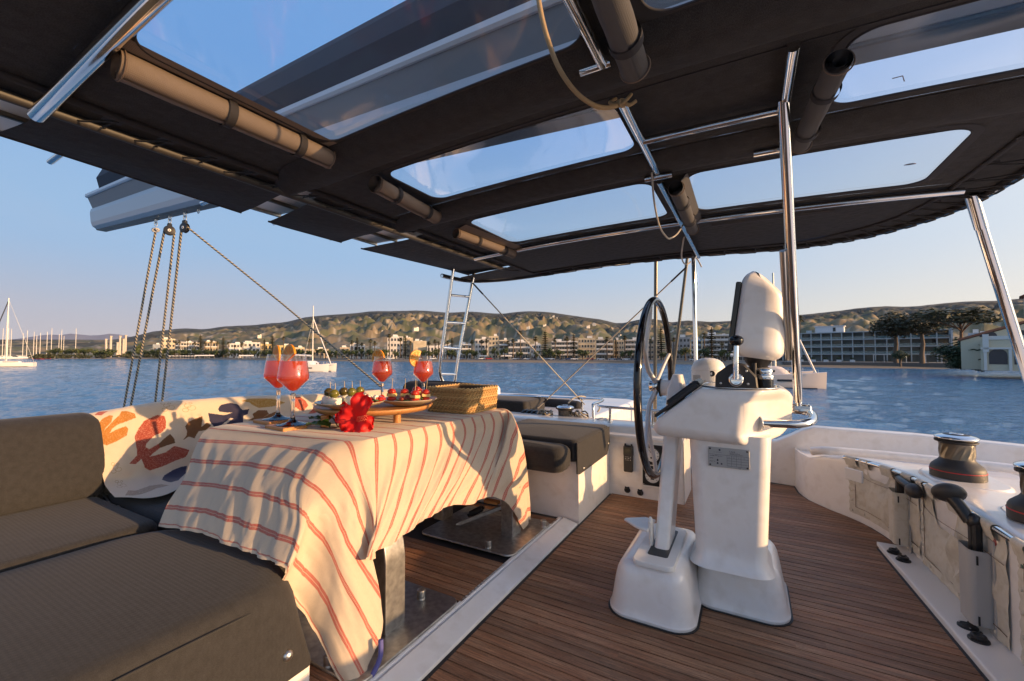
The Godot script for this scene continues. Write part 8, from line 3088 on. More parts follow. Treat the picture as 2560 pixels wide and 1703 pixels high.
	for k in 16:
		var a := k * 2.4
		var r := 0.03 + 0.012 * (k % 4)
		b = MB.new()
		b.box(Vector3(0.075 + cos(a) * r * 0.9, 0.028 + 0.008 * (k % 3), -0.075 + sin(a) * r), Vector3(0.036, 0.014, 0.026), 0.006, Basis(Vector3(0.3, 1, 0.2 * (k % 3)).normalized(), a))
		obj("tomato_piece", b, tomato, q2)
	for k in 5:
		crumb.call(Vector3(0.05 + 0.014 * k, 0.047 + 0.004 * (k % 2), -0.08 + 0.018 * (k % 3)), Vector3(0.02, 0.018, 0.02), 640 + k, feta, q2)
	for k in 5:
		b = MB.new()
		b.ball(Vector3(0.03 + 0.025 * k, 0.035, -0.05 + 0.012 * (k % 2)), Vector3(0.018, 0.004, 0.010), 10, 6, Basis(Vector3.UP, k * 1.3))
		obj("leaf", b, leaf, q2)
	var pb: Vector3 = pl[1]
	var sk := [Vector3(-0.095, 0.022, 0.03), Vector3(-0.05, 0.02, -0.02), Vector3(-0.01, 0.03, -0.07), Vector3(0.065, 0.02, 0.025), Vector3(0.09, 0.022, -0.03)]
	var sn := ["leftmost", "second", "farthest", "front right", "rightmost"]
	for k in sk.size():
		var q := thing("tomato_skewer", "%s pick of tomato and yellow cheese on the right plate" % sn[k], "canape", pb + sk[k], 0.7 * k, "tomato and cheese picks")
		b = MB.new()
		b.ball(Vector3(0, 0.006, 0), Vector3(0.027, 0.014, 0.024), 18, 10)
		obj("tomato_half", b, tomato, q)
		b = MB.new()
		b.box(Vector3(0.001, 0.026, 0), Vector3(0.046, 0.017, 0.036), 0.003, Basis(Vector3(0.1, 1, 0).normalized(), 0.3 * k))
		obj("cheese", b, cheese, q)
		b = MB.new()
		b.ball(Vector3(0, 0.043, 0), Vector3(0.023, 0.0165, 0.022), 18, 10)
		obj("tomato", b, tomato, q)
		b = MB.new()
		b.tube([Vector3(0, 0.03, 0), Vector3(0.010 - 0.005 * k, 0.115, 0.004)], 0.0018, 6, true, 0.0012)
		obj("pick", b, stick, q)
	var q3 := thing("salad_leaves", "green leaves and cut olives in the middle of the right plate", "salad", pb)
	for k in 7:
		b = MB.new()
		b.ball(Vector3(-0.03 + 0.02 * k, 0.024 + 0.006 * (k % 3), 0.04 - 0.03 * (k % 3)), Vector3(0.028, 0.005, 0.014), 12, 6, Basis(Vector3(0.3, 1, 0.4).normalized(), k * 1.1))
		obj("leaf", b, leaf, q3)
	for k in 6:
		b = MB.new()
		b.ball(Vector3(0.015 * (k % 3), 0.032 + 0.008 * (k / 3), 0.055 - 0.014 * k), Vector3(0.014, 0.011, 0.012), 12, 8)
		obj("berry", b, mat(lin(0.20, 0.03, 0.012), 0.35), q3)
	var fig := thing("fruit_wedge", "pink fruit wedge standing at the back of the right plate", "fruit", pb + Vector3(0.01, 0.03, -0.10))
	b = MB.new()
	b.prism(PackedVector2Array([Vector2(-0.035, 0.03), Vector2(-0.01, -0.01), Vector2(0.04, -0.005), Vector2(0.045, 0.012), Vector2(0.015, 0.035), Vector2(-0.02, 0.045)]), -0.006, 0.006, Transform3D(), 0.002)
	obj("flesh", b, mat(lin(0.66, 0.16, 0.10), 0.4), fig)


func flower() -> void:
	var at := Vector3(-1.573, 0.807, -1.344)
	var o := thing("hibiscus", "large red hibiscus flower lying on the cloth in front of the serving stand", "flower", at)
	var red := mat(lin(0.68, 0.014, 0.012), 0.55)
	red.backlight_enabled = true
	red.backlight = lin(0.62, 0.012, 0.012)
	var fwd := Vector3(0.35, 0.15, 1.0).normalized()
	var right := Vector3.UP.cross(fwd).normalized()
	var up := fwd.cross(right)
	var nz := noise(701, 1.0, 3)
	# direction in the flower's face, length, width
	var petals := [[1.15, 0.150, 0.105], [2.70, 0.115, 0.10], [4.05, 0.105, 0.075], [4.75, 0.125, 0.085], [5.75, 0.115, 0.115]]
	for k in 5:
		var p: Array = petals[k]
		var d: Vector3 = right * cos(p[0]) + up * sin(p[0])
		var s: Vector3 = fwd.cross(d)
		var b := MB.new()
		b.grid(16, 18, func(u: float, t: float) -> Vector3:
			var w: float = p[2] * (0.16 + 0.84 * sin(PI * minf(0.5, pow(t, 0.8) * 0.62))) * (1.0 - 0.55 * smoothstep(0.82, 1.0, t))
			var x := (u - 0.5) * 2.0
			var l: float = p[1] * (t + 0.06 * cos(x * 7.0 + k) * smoothstep(0.7, 1.0, t))
			var ruffle := (0.012 * sin(x * 8.0 + k * 2.0 + t * 3.0) + 0.008 * nz.get_noise_2d(x * 3.0 + k * 9.0, t * 4.0)) * smoothstep(0.3, 1.0, t)
			var vein := 0.0014 * cos(x * 26.0) * sin(PI * t)
			var cup := 0.055 * sin(t * 1.5) - 0.040 * smoothstep(0.55, 1.0, t) * (1.0 + 0.3 * k / 5.0) + 0.02 * x * x * t
			return d * l + s * w * x * 0.62 + fwd * (cup - 0.03 + ruffle + vein), false, false)
		obj("petal", b, red, o)
	var b := MB.new()
	var tip := right * 0.105 + up * 0.012 + fwd * 0.055
	b.tube(cat([fwd * -0.02, right * 0.04 - up * 0.002 + fwd * 0.035, tip]), 0.0042, 8, true, 0.003)
	obj("pistil", b, red, o)
	b = MB.new()
	for k in 40:
		var f := 0.45 + 0.55 * (k / 40.0)
		var base := (right * 0.04 + fwd * 0.035).lerp(tip, (f - 0.45) / 0.55)
		var a := k * 2.4
		b.ball(base + (up * cos(a) + fwd * sin(a)) * 0.0125, Vector3.ONE * 0.0032, 6, 4)
	obj("anthers", b, mat(lin(0.66, 0.10, 0.05), 0.6), o)
	o.scale = Vector3.ONE * 0.82
	# stem and leaves
	var sp := thing("leaf_sprig", "dark green toothed leaves on a twig lying beside the red flower", "leaves")
	b = MB.new()
	b.tube(cat([Vector3(-1.673, 0.775, -1.416), Vector3(-1.699, 0.765, -1.391), Vector3(-1.705, 0.757, -1.364), Vector3(-1.828, 0.772, -1.438), Vector3(-1.889, 0.778, -1.466)]), 0.003, 7)
	b.tube(cat([Vector3(-1.705, 0.757, -1.364), Vector3(-1.72, 0.757, -1.331), Vector3(-1.781, 0.757, -1.322)]), 0.0025, 7)
	obj("twig", b, mat(lin(0.09, 0.045, 0.025), 0.8), sp)
	var lm := mat(lin(0.022, 0.062, 0.012), 0.28)
	lm.backlight_enabled = true
	lm.backlight = lin(0.03, 0.08, 0.01)
	for q: Array in [[Vector3(-1.704, 0.762, -1.319), Vector3(-1.802, 0.768, -1.261), 0.055], [Vector3(-1.768, 0.778, -1.355), Vector3(-1.917, 0.778, -1.358), 0.045], [Vector3(-1.69, 0.76, -1.352), Vector3(-1.662, 0.762, -1.406), 0.032], [Vector3(-1.654, 0.775, -1.372), Vector3(-1.618, 0.77, -1.428), 0.03]]:
		var a: Vector3 = q[0]
		var e: Vector3 = q[1]
		var d := (e - a)
		var s := d.cross(Vector3.UP).normalized()
		b = MB.new()
		b.grid(12, 18, func(u: float, t: float) -> Vector3:
			var x := (u - 0.5) * 2.0
			var w: float = q[2] * pow(sin(PI * pow(t, 0.72)), 0.8) * (1.0 + 0.07 * float(roundi(t * 18.0) % 2))
			return a + d * t + s * w * x + Vector3(0, 0.012 * absf(x) + 0.010 * sin(t * 3.1) + 0.003 * cos(t * 40.0) * absf(x), 0), false, false)
		obj("leaf", b, lm, sp)


func basket() -> void:
	var o := thing("wicker_basket", "rectangular woven straw basket standing at the far end of the table", "basket", Vector3(-1.585, 0.752, -2.20))
	var straw := [mat(lin(0.50, 0.31, 0.115), 0.75), mat(lin(0.43, 0.25, 0.09), 0.75), mat(lin(0.56, 0.36, 0.15), 0.75)]
	var dark := mat(lin(0.09, 0.055, 0.03), 0.9)
	var b := MB.new()
	b.loft([rr(0.300, 0.310, 0.03, 0.004), rr(0.315, 0.325, 0.03, 0.140)], true, false)
	b.loft([rr(0.29, 0.30, 0.03, 0.010), rr(0.305, 0.315, 0.03, 0.140)], true, false)
	obj("lining", b, dark, o)
	var rows := 9
	for k in rows:
		var y := 0.010 + k * 0.0165
		var grow := 0.016 * k / rows
		var ring := rr(0.312 + grow, 0.322 + grow, 0.032, y, Vector2.ZERO, 3)
		# even steps round the rim
		var fine := []
		var total := 0.0
		for i in ring.size():
			total += ring[i].distance_to(ring[(i + 1) % ring.size()])
		var steps := 176
		var i := 0
		var run := 0.0
		for s in steps + 1:
			var want := total * s / steps
			while i < ring.size() and run + ring[i].distance_to(ring[(i + 1) % ring.size()]) < want - 1e-6:
				run += ring[i].distance_to(ring[(i + 1) % ring.size()])
				i += 1
			var a: Vector3 = ring[i % ring.size()]
			var e: Vector3 = ring[(i + 1) % ring.size()]
			fine.append(a.lerp(e, clampf((want - run) / maxf(a.distance_to(e), 1e-5), 0.0, 1.0)))
		b = MB.new()
		for st in 2:
			var path := []
			for s in steps + 1:
				var p: Vector3 = fine[s]
				var out := Vector3(p.x / 0.16, 0, p.z / 0.165)
				out = Vector3(signf(out.x) * pow(absf(out.x), 6.0), 0, signf(out.z) * pow(absf(out.z), 6.0)).normalized()
				var ph := s * TAU / 8.0 + st * PI + k * PI * 0.5
				path.append(p + out * (0.0045 * sin(ph) + 0.001) + Vector3(0, 0.0062 * cos(ph) + 0.001 * sin(s * 1.7 + k), 0))
			b.tube(path, 0.0052, 6, false)
		obj("braid", b, straw[k % 3], o)




func rigging() -> void:
	boom()
	# ladder down from the roof
	var o := thing("ladder", "narrow stainless ladder leading up to the left far corner of the roof", "ladder")
	var ra := cat([Vector3(-2.48, 1.93, -3.274), Vector3(-2.55, 1.515, -3.274), Vector3(-2.62, 1.03, -3.262), Vector3(-2.63, 0.913, -3.275), Vector3(-2.62, 0.834, -3.307), Vector3(-2.58, 0.782, -3.344)], 8)
	var rb := cat([Vector3(-2.43, 1.93, -3.555), Vector3(-2.5, 1.514, -3.524), Vector3(-2.56, 1.128, -3.486), Vector3(-2.6, 0.798, -3.461)], 8)
	for r: Array in [ra, rb]:
		var b := MB.new()
		b.tube(r, 0.0165, 12)
		obj("rail", b, M.chrome, o)
	for q: Array in [[Vector3(-2.52, 1.679, -3.29), Vector3(-2.47, 1.689, -3.536)], [Vector3(-2.56, 1.414, -3.269), Vector3(-2.51, 1.416, -3.511)], [Vector3(-2.6, 1.17, -3.26), Vector3(-2.55, 1.157, -3.485)], [Vector3(-2.62, 0.914, -3.269), Vector3(-2.58, 0.903, -3.454)]]:
		var b := MB.new()
		b.tube(q, 0.0125, 10)
		obj("rung", b, M.chrome, o)
	# stays and safety lines beyond the cockpit
	for q: Array in [["safety_line", "thin pale line slanting down right from the ladder top", Vector3(-2.406, 1.817, -3.499), Vector3(-1.446, 0.599, -4.083), 0.006, M.rope], ["safety_line", "thin pale line slanting down left from the far post", Vector3(-0.465, 1.864, -3.952), Vector3(-1.878, 0.561, -3.9), 0.006, M.rope], ["backstay", "dark upright stay behind the left rim of the wheel", Vector3(-0.977, 2.311, -5.368), Vector3(-1.025, 0.129, -5.425), 0.022, M.steel], ["backstay", "dark slanting stay between the wheel and the far post", Vector3(-0.614, 2.265, -5.343), Vector3(-0.91, 0.129, -5.489), 0.018, M.steel]]:
		var b := MB.new()
		b.tube([q[2], q[3]], q[4], 8)
		if q[0] == "safety_line":
			var t := thing(q[0], q[1], "line")
			obj("line", b, q[5], t)
			b = MB.new()
			b.tube([q[2], q[2].lerp(q[3], 0.09)], 0.008, 8)
			b.tube([q[2].lerp(q[3], 0.93), q[2].lerp(q[3], 0.955)], 0.009, 8)
			obj("fitting", b, M.rope_dark, t)
		else:
			tag(obj(q[0], b, M.bronze), q[1], "stay")
	# far rails
	o = thing("guard_rail", "stainless rail on the coachroof behind the far winch", "rail")
	var b := MB.new()
	b.tube(cat([Vector3(-2.963, 0.617, -4.3), Vector3(-2.553, 0.625, -4.28), Vector3(-1.784, 0.636, -4.25), Vector3(-1.368, 0.648, -4.2), Vector3(-1.266, 0.655, -4.1), Vector3(-1.247, 0.651, -3.95), Vector3(-1.261, 0.646, -3.8), Vector3(-1.251, 0.622, -3.76), Vector3(-1.238, 0.473, -3.74)], 6), 0.0135, 10)
	obj("tube", b, M.chrome, o)
	b = MB.new()
	b.tube([Vector3(-1.517, 0.645, -4.2), Vector3(-1.514, 0.509, -4.2)], 0.012, 10)
	obj("post", b, M.chrome, o)
	o = thing("guard_rail", "stainless rail on the cockpit wall behind the steering wheel", "rail")
	b = MB.new()
	b.tube(cat([Vector3(-1.151, 0.659, -3.6), Vector3(-1.089, 0.656, -3.56), Vector3(-0.786, 0.653, -3.55), Vector3(-0.479, 0.647, -3.55), Vector3(-0.308, 0.639, -3.56)], 6), 0.0115, 10)
	obj("tube", b, M.chrome, o)
	for u: float in [1.0, 2.0, 3.0]:
		b = MB.new()
		var p: Vector3 = Vector3(-1.034, 0.654, -3.55) if u < 1.5 else Vector3(-0.685, 0.649, -3.55) if u < 2.5 else Vector3(-0.364, 0.642, -3.55)
		b.tube([p, Vector3(p.x, 0.52, p.z)], 0.010, 10)
		b.tube([Vector3(p.x, 0.530, p.z), Vector3(p.x, 0.54, p.z)], 0.02, 12)
		obj("post", b, M.chrome, o)
	winch("winch", "far winch wound with rope between the sun pads", Vector3(-1.52, 0.405, -3.75), 0.97)
	# rope clutches and coiled lines
	o = thing("rope_clutch", "black bank of rope clutches left of the far winch", "rope clutch", Vector3(-1.86, 0.475, -3.74))
	for k in 4:
		b = MB.new()
		b.prism(PackedVector2Array([Vector2(-0.075, 0), Vector2(0.075, 0), Vector2(0.07, 0.05), Vector2(0.03, 0.085), Vector2(-0.03, 0.08), Vector2(-0.075, 0.04)]), -0.016, 0.016, Transform3D(Basis(Vector3.UP, 1.2), Vector3(-0.075 + k * 0.05, 0, 0)), 0.005)
		obj("lever", b, M.black, o)
	for q: Array in [[Vector3(-1.70, 0.525, -3.70), "coil of pale rope left of the far winch", 0], [Vector3(-1.38, 0.525, -3.74), "coil of blue and pale rope right of the far winch", 1]]:
		o = thing("rope_coil", q[1], "rope", q[0])
		for k in 7:
			var ring := []
			var tilt := Basis(Vector3(rng.randfn(0, 1), 0.4, rng.randfn(0, 1)).normalized(), rng.randf_range(0.4, 1.3))
			var rad := rng.randf_range(0.045, 0.085)
			for i in 25:
				var a := TAU * i / 24.0
				ring.append(tilt * Vector3(cos(a) * rad, 0.01 * sin(a * 3.0 + k), sin(a) * rad * 0.8) + Vector3(rng.randf_range(-0.002, 0.002) + (k - 3) * 0.012, 0, 0))
			ring[24] = ring[0]
			b = MB.new()
			b.tube(ring, 0.0068, 7, false)
			obj("loop", b, M.rope if (k + q[2]) % 2 else M.rope_blue, o)
	o = thing("tail_rope", "pale rope arching from the far winch to the rail", "rope")
	b = MB.new()
	b.tube(cat([Vector3(-1.489, 0.646, -3.75), Vector3(-1.464, 0.684, -3.8), Vector3(-1.411, 0.705, -3.85), Vector3(-1.373, 0.695, -3.9)]), 0.007, 8)
	b.tube(cat([Vector3(-1.183, 0.661, -3.7), Vector3(-1.166, 0.621, -3.68), Vector3(-1.178, 0.594, -3.66)]), 0.008, 8)
	obj("rope", b, M.rope, o)
	o = thing("canvas_bundle", "crumpled white cloth bundle by the rail posts beyond the sun pad", "cloth", Vector3(-1.114, 0.487, -3.66))
	var nz := noise(801, 1.0, 4)
	b = MB.new()
	b.grid(40, 20, func(u: float, v: float) -> Vector3:
		var th := PI * v
		var d := Vector3(sin(th) * cos(u * TAU), cos(th), sin(th) * sin(u * TAU))
		return d * Vector3(0.10, 0.055, 0.08) * (1.0 + 0.45 * nz.get_noise_3d(d.x * 2.2, d.y * 2.2, d.z * 2.2)), true)
	obj("cloth", b, M.white, o)
	# white domed housing behind the console
	o = thing("domed_housing", "white domed housing with a round black vent behind the console", "housing", Vector3(-0.279, 0.896, -3.62))
	b = MB.new()
	b.lathe([Vector2(0.118, 0.0), Vector2(0.121, 0.012), Vector2(0.121, 0.075), Vector2(0.118, 0.078), Vector2(0.118, 0.082), Vector2(0.122, 0.085), Vector2(0.119, 0.11), Vector2(0.105, 0.14), Vector2(0.08, 0.163), Vector2(0.045, 0.176), Vector2(0.0, 0.180)], 36)
	obj("dome", b, M.white, o)
	b = MB.new()
	for k in 6:
		var a := k * PI / 3.0 + 0.35
		var arc := []
		for i in 9:
			var t := i / 8.0 * PI * 0.5
			arc.append(Vector3(cos(a) * cos(t) * 0.121, 0.085 + sin(t) * 0.096, sin(a) * cos(t) * 0.121))
		b.tube(arc, 0.0018, 5)
	obj("ribs", b, M.greyplastic, o)
	b = MB.new()
	b.lathe([Vector2(0.021, 0.0), Vector2(0.021, 0.006), Vector2(0.012, 0.007), Vector2(0.011, 0.003), Vector2(0.0, 0.003)], 18, Transform3D(Basis(Vector3.RIGHT, PI * 0.5), Vector3(0.035, 0.062, 0.112)))
	obj("vent", b, M.black, o)
	b = MB.new()
	for x: float in [-0.07, 0.02]:
		b.box(Vector3(x, 0.028, 0.103), Vector3(0.055, 0.04, 0.02), 0.003)
	obj("panel", b, M.greyplastic, o)
	b = MB.new()
	b.loft([rr(0.25, 0.22, 0.05, -0.40), rr(0.22, 0.20, 0.05, -0.06), rr(0.26, 0.22, 0.05, -0.03), rr(0.25, 0.21, 0.05, -0.002)])
	obj("stand", b, M.gel, o)


func boom() -> void:
	var e := Vector3(-9.282, 3.417, -2.747)
	var away := Vector3(-0.9919, 0.0969, -0.0819)
	var side := away.cross(Vector3.UP).normalized()
	var up := side.cross(away).normalized()
	# looking along the boom from its end: x to the side, y up, drawn towards the mast
	var xf := Transform3D(Basis(side, up, -away).scaled(Vector3.ONE * 1.3), e)
	var o := thing("boom", "light grey boom with a dark sail bag slanting in over the left of the roof", "boom")
	var b := MB.new()
	b.prism(PackedVector2Array([Vector2(-0.05, -0.20), Vector2(0.05, -0.20), Vector2(0.088, -0.175), Vector2(0.105, -0.13), Vector2(0.118, -0.01), Vector2(0.110, 0.035), Vector2(-0.110, 0.035), Vector2(-0.118, -0.01), Vector2(-0.105, -0.13), Vector2(-0.088, -0.175)]), 0.0, 9.0, xf, 0.006)
	obj("spar", b, mat(lin(0.44, 0.45, 0.47), 0.35, 0.2), o)
	b = MB.new()
	b.prism(PackedVector2Array([Vector2(-0.095, 0.034), Vector2(0.095, 0.034), Vector2(0.15, 0.165), Vector2(-0.15, 0.165)]), 0.02, 9.0, xf)
	obj("cradle", b, mat(lin(0.17, 0.18, 0.195), 0.5), o)
	for s: float in [-1.0, 1.0]:
		b = MB.new()
		b.box(xf * Vector3(s * 0.155, 0.185, 4.5), Vector3(0.035, 0.05, 9.0), 0.012, xf.basis)
		obj("cradle_rim", b, mat(lin(0.60, 0.62, 0.65), 0.4), o)
	b = MB.new()
	b.prism(PackedVector2Array([Vector2(-0.13, 0.19), Vector2(0.13, 0.19), Vector2(0.17, 0.34), Vector2(0.10, 0.52), Vector2(0.0, 0.66), Vector2(-0.10, 0.52), Vector2(-0.17, 0.34)]), 0.42, 9.0, xf, 0.05)
	obj("sail_bag", b, mat(lin(0.028, 0.032, 0.045), 0.85), o)
	b = MB.new()
	b.box(xf * Vector3(0.0, -0.205, 4.5), Vector3(0.09, 0.018, 9.0), 0.004, xf.basis)
	b.box(xf * Vector3(0.0, -0.13, 0.0), Vector3(0.10, 0.16, 0.02), 0.004, xf.basis)
	obj("rubber_track", b, M.black, o)
	b = MB.new()
	b.tube([xf * Vector3(0.16, 0.20, 0.55), xf * Vector3(0.165, 0.10, 0.53)], 0.007, 6)
	b.tube([xf * Vector3(0.16, 0.20, 0.57), xf * Vector3(0.165, 0.09, 0.575)], 0.007, 6)
	obj("tie", b, M.rope_tan, o)
	# topping lift at the end
	var t := thing("topping_lift", "tan line running up from the end of the boom", "rope")
	b = MB.new()
	b.tube([xf * Vector3(0.0, 0.20, 0.24), xf * Vector3(0.0, 2.6, 0.62)], 0.012, 8)
	obj("rope", b, M.rope_tan, t)
	# mainsheet: shackles, blocks and the parts of the rope
	var at := [2.521, 3.012, 3.494, 3.881]
	var feet := [Vector3(-7.788, 0.065, -2.565), Vector3(-7.709, 0.065, -2.609), Vector3(-7.387, 0.093, -2.787), Vector3(-7.303, 0.093, -2.834)]
	var ms := thing("mainsheet", "four blue flecked rope falls hanging from the boom", "rope")
	var lower := []
	for k in 4:
		var p: Vector3 = xf * Vector3(0, -0.215, at[k] / 1.3)
		if k == 3:
			var lug := thing("boom_shackle", "spare steel shackle under the boom right of the blocks", "shackle", p)
			b = MB.new()
			b.tube(cat([Vector3(-0.02, 0, 0), Vector3(-0.02, -0.03, 0), Vector3(0, -0.05, 0), Vector3(0.02, -0.03, 0), Vector3(0.02, 0, 0)]), 0.006, 8)
			obj("bow", b, M.steel, lug)
			continue
		var blk := thing("block", ["steel shackle and knot where the first rope fall is tied to the boom", "black pulley block in the middle under the boom", "black pulley block with a white hub, right one under the boom"][k], "block", p)
		b = MB.new()
		b.tube(cat([Vector3(-0.022, 0.0, 0), Vector3(-0.025, -0.035, 0), Vector3(0, -0.06, 0), Vector3(0.025, -0.035, 0), Vector3(0.022, 0.0, 0)]), 0.007, 8)
		b.tube(cat([Vector3(0, -0.045, -0.015), Vector3(0.002, -0.085, -0.012), Vector3(0.004, -0.10, 0.0), Vector3(0.002, -0.085, 0.012), Vector3(0, -0.045, 0.015)]), 0.006, 8)
		obj("shackle", b, M.steel, blk)
		if k == 0:
			b = MB.new()
			knot(b, Vector3(0, -0.15, 0), 0.035, 0.012)
			obj("knot", b, M.greyplastic, blk)
			lower.append(p + Vector3(0, -0.16, 0))
			continue
		var turn := Basis(Vector3.UP, [1.15, 0.25][k - 1])
		b = MB.new()
		for s: float in [-1.0, 1.0]:
			b.lathe([Vector2(0.0, 0.0), Vector2(0.056, 0.0), Vector2(0.06, 0.005), Vector2(0.055, 0.010), Vector2(0.0, 0.012)], 24, Transform3D(turn * Basis(Vector3.RIGHT, PI * 0.5 * s), Vector3(0, -0.19, 0) + turn * Vector3(0, 0, 0.012 * s)))
		b.box(Vector3(0, -0.125, 0), Vector3(0.05, 0.05, 0.045), 0.01, turn)
		obj("cheek", b, M.black, blk)
		b = MB.new()
		b.lathe([Vector2(0.045, -0.011), Vector2(0.038, 0.0), Vector2(0.045, 0.011)], 24, Transform3D(turn * Basis(Vector3.RIGHT, PI * 0.5), Vector3(0, -0.19, 0)))
		obj("sheave", b, M.rubber, blk)
		b = MB.new()
		b.lathe([Vector2(0.008, 0.024), Vector2(0.017, 0.025), Vector2(0.017, 0.027), Vector2(0.008, 0.027)], 18, Transform3D(turn * Basis(Vector3.RIGHT, PI * 0.5), Vector3(0, -0.19, 0)))
		obj("hub", b, M.white, blk)
		lower.append(p + Vector3(0, -0.19, 0) + turn * Vector3(-0.048, 0, 0))
		lower.append(p + Vector3(0, -0.19, 0) + turn * Vector3(0.048, 0, 0))
	for k in 4:
		b = MB.new()
		b.tube([lower[k], feet[k]], 0.0135, 8)
		obj("fall", b, M.rope_blue, ms)
	var ld := thing("mainsheet_lead", "long rope slanting down right from the right-hand block to the far deck", "rope")
	b = MB.new()
	b.tube([lower[4], Vector3(-5.204, 1.772, -3.255), Vector3(-3.371, 0.632, -3.407)], 0.0105, 8)
	obj("rope", b, M.rope_blue, ld)


# a hull drawn from stations: length along x, bow at +x
func hull(l: float, beam: float, free: float, draft: float, m_top: Material, m_low: Material, parent: Node3D, plumb := 0.5) -> void:
	var b := MB.new()
	var rings := []
	for k in 15:
		var t := k / 14.0
		var x := lerpf(-0.5, 0.5, t) * l
		var w := beam * 0.5 * pow(sin(PI * (0.5 + 0.5 * pow(t, 1.6)) * 0.995), 0.62) * lerpf(0.80, 1.0, minf(1.0, t * 2.5))
		var sheer := free * (1.0 + 0.22 * t * t - 0.05 * sin(PI * t))
		var rake := plumb * pow(t, 6.0)
		var ring := PackedVector3Array()
		for q: Vector2 in [Vector2(0, -draft), Vector2(0.55, -draft * 0.8), Vector2(0.86, -0.1), Vector2(0.93, free * 0.3), Vector2(1.0, sheer), Vector2(0.94, sheer + 0.02), Vector2(0, sheer + 0.06), Vector2(-0.94, sheer + 0.02), Vector2(-1.0, sheer), Vector2(-0.93, free * 0.3), Vector2(-0.86, -0.1), Vector2(-0.55, -draft * 0.8)]:
			ring.append(Vector3(x + rake * (q.y / sheer), q.y, q.x * maxf(w, 0.02)))
		rings.append(ring)
	b.loft(rings)
	obj("hull", b, m_top, parent)
	b = MB.new()
	b.box(Vector3(0, 0.05, 0), Vector3(l * 0.8, 0.14, beam * 0.875), 0.02)
	obj("waterline", b, m_low, parent)


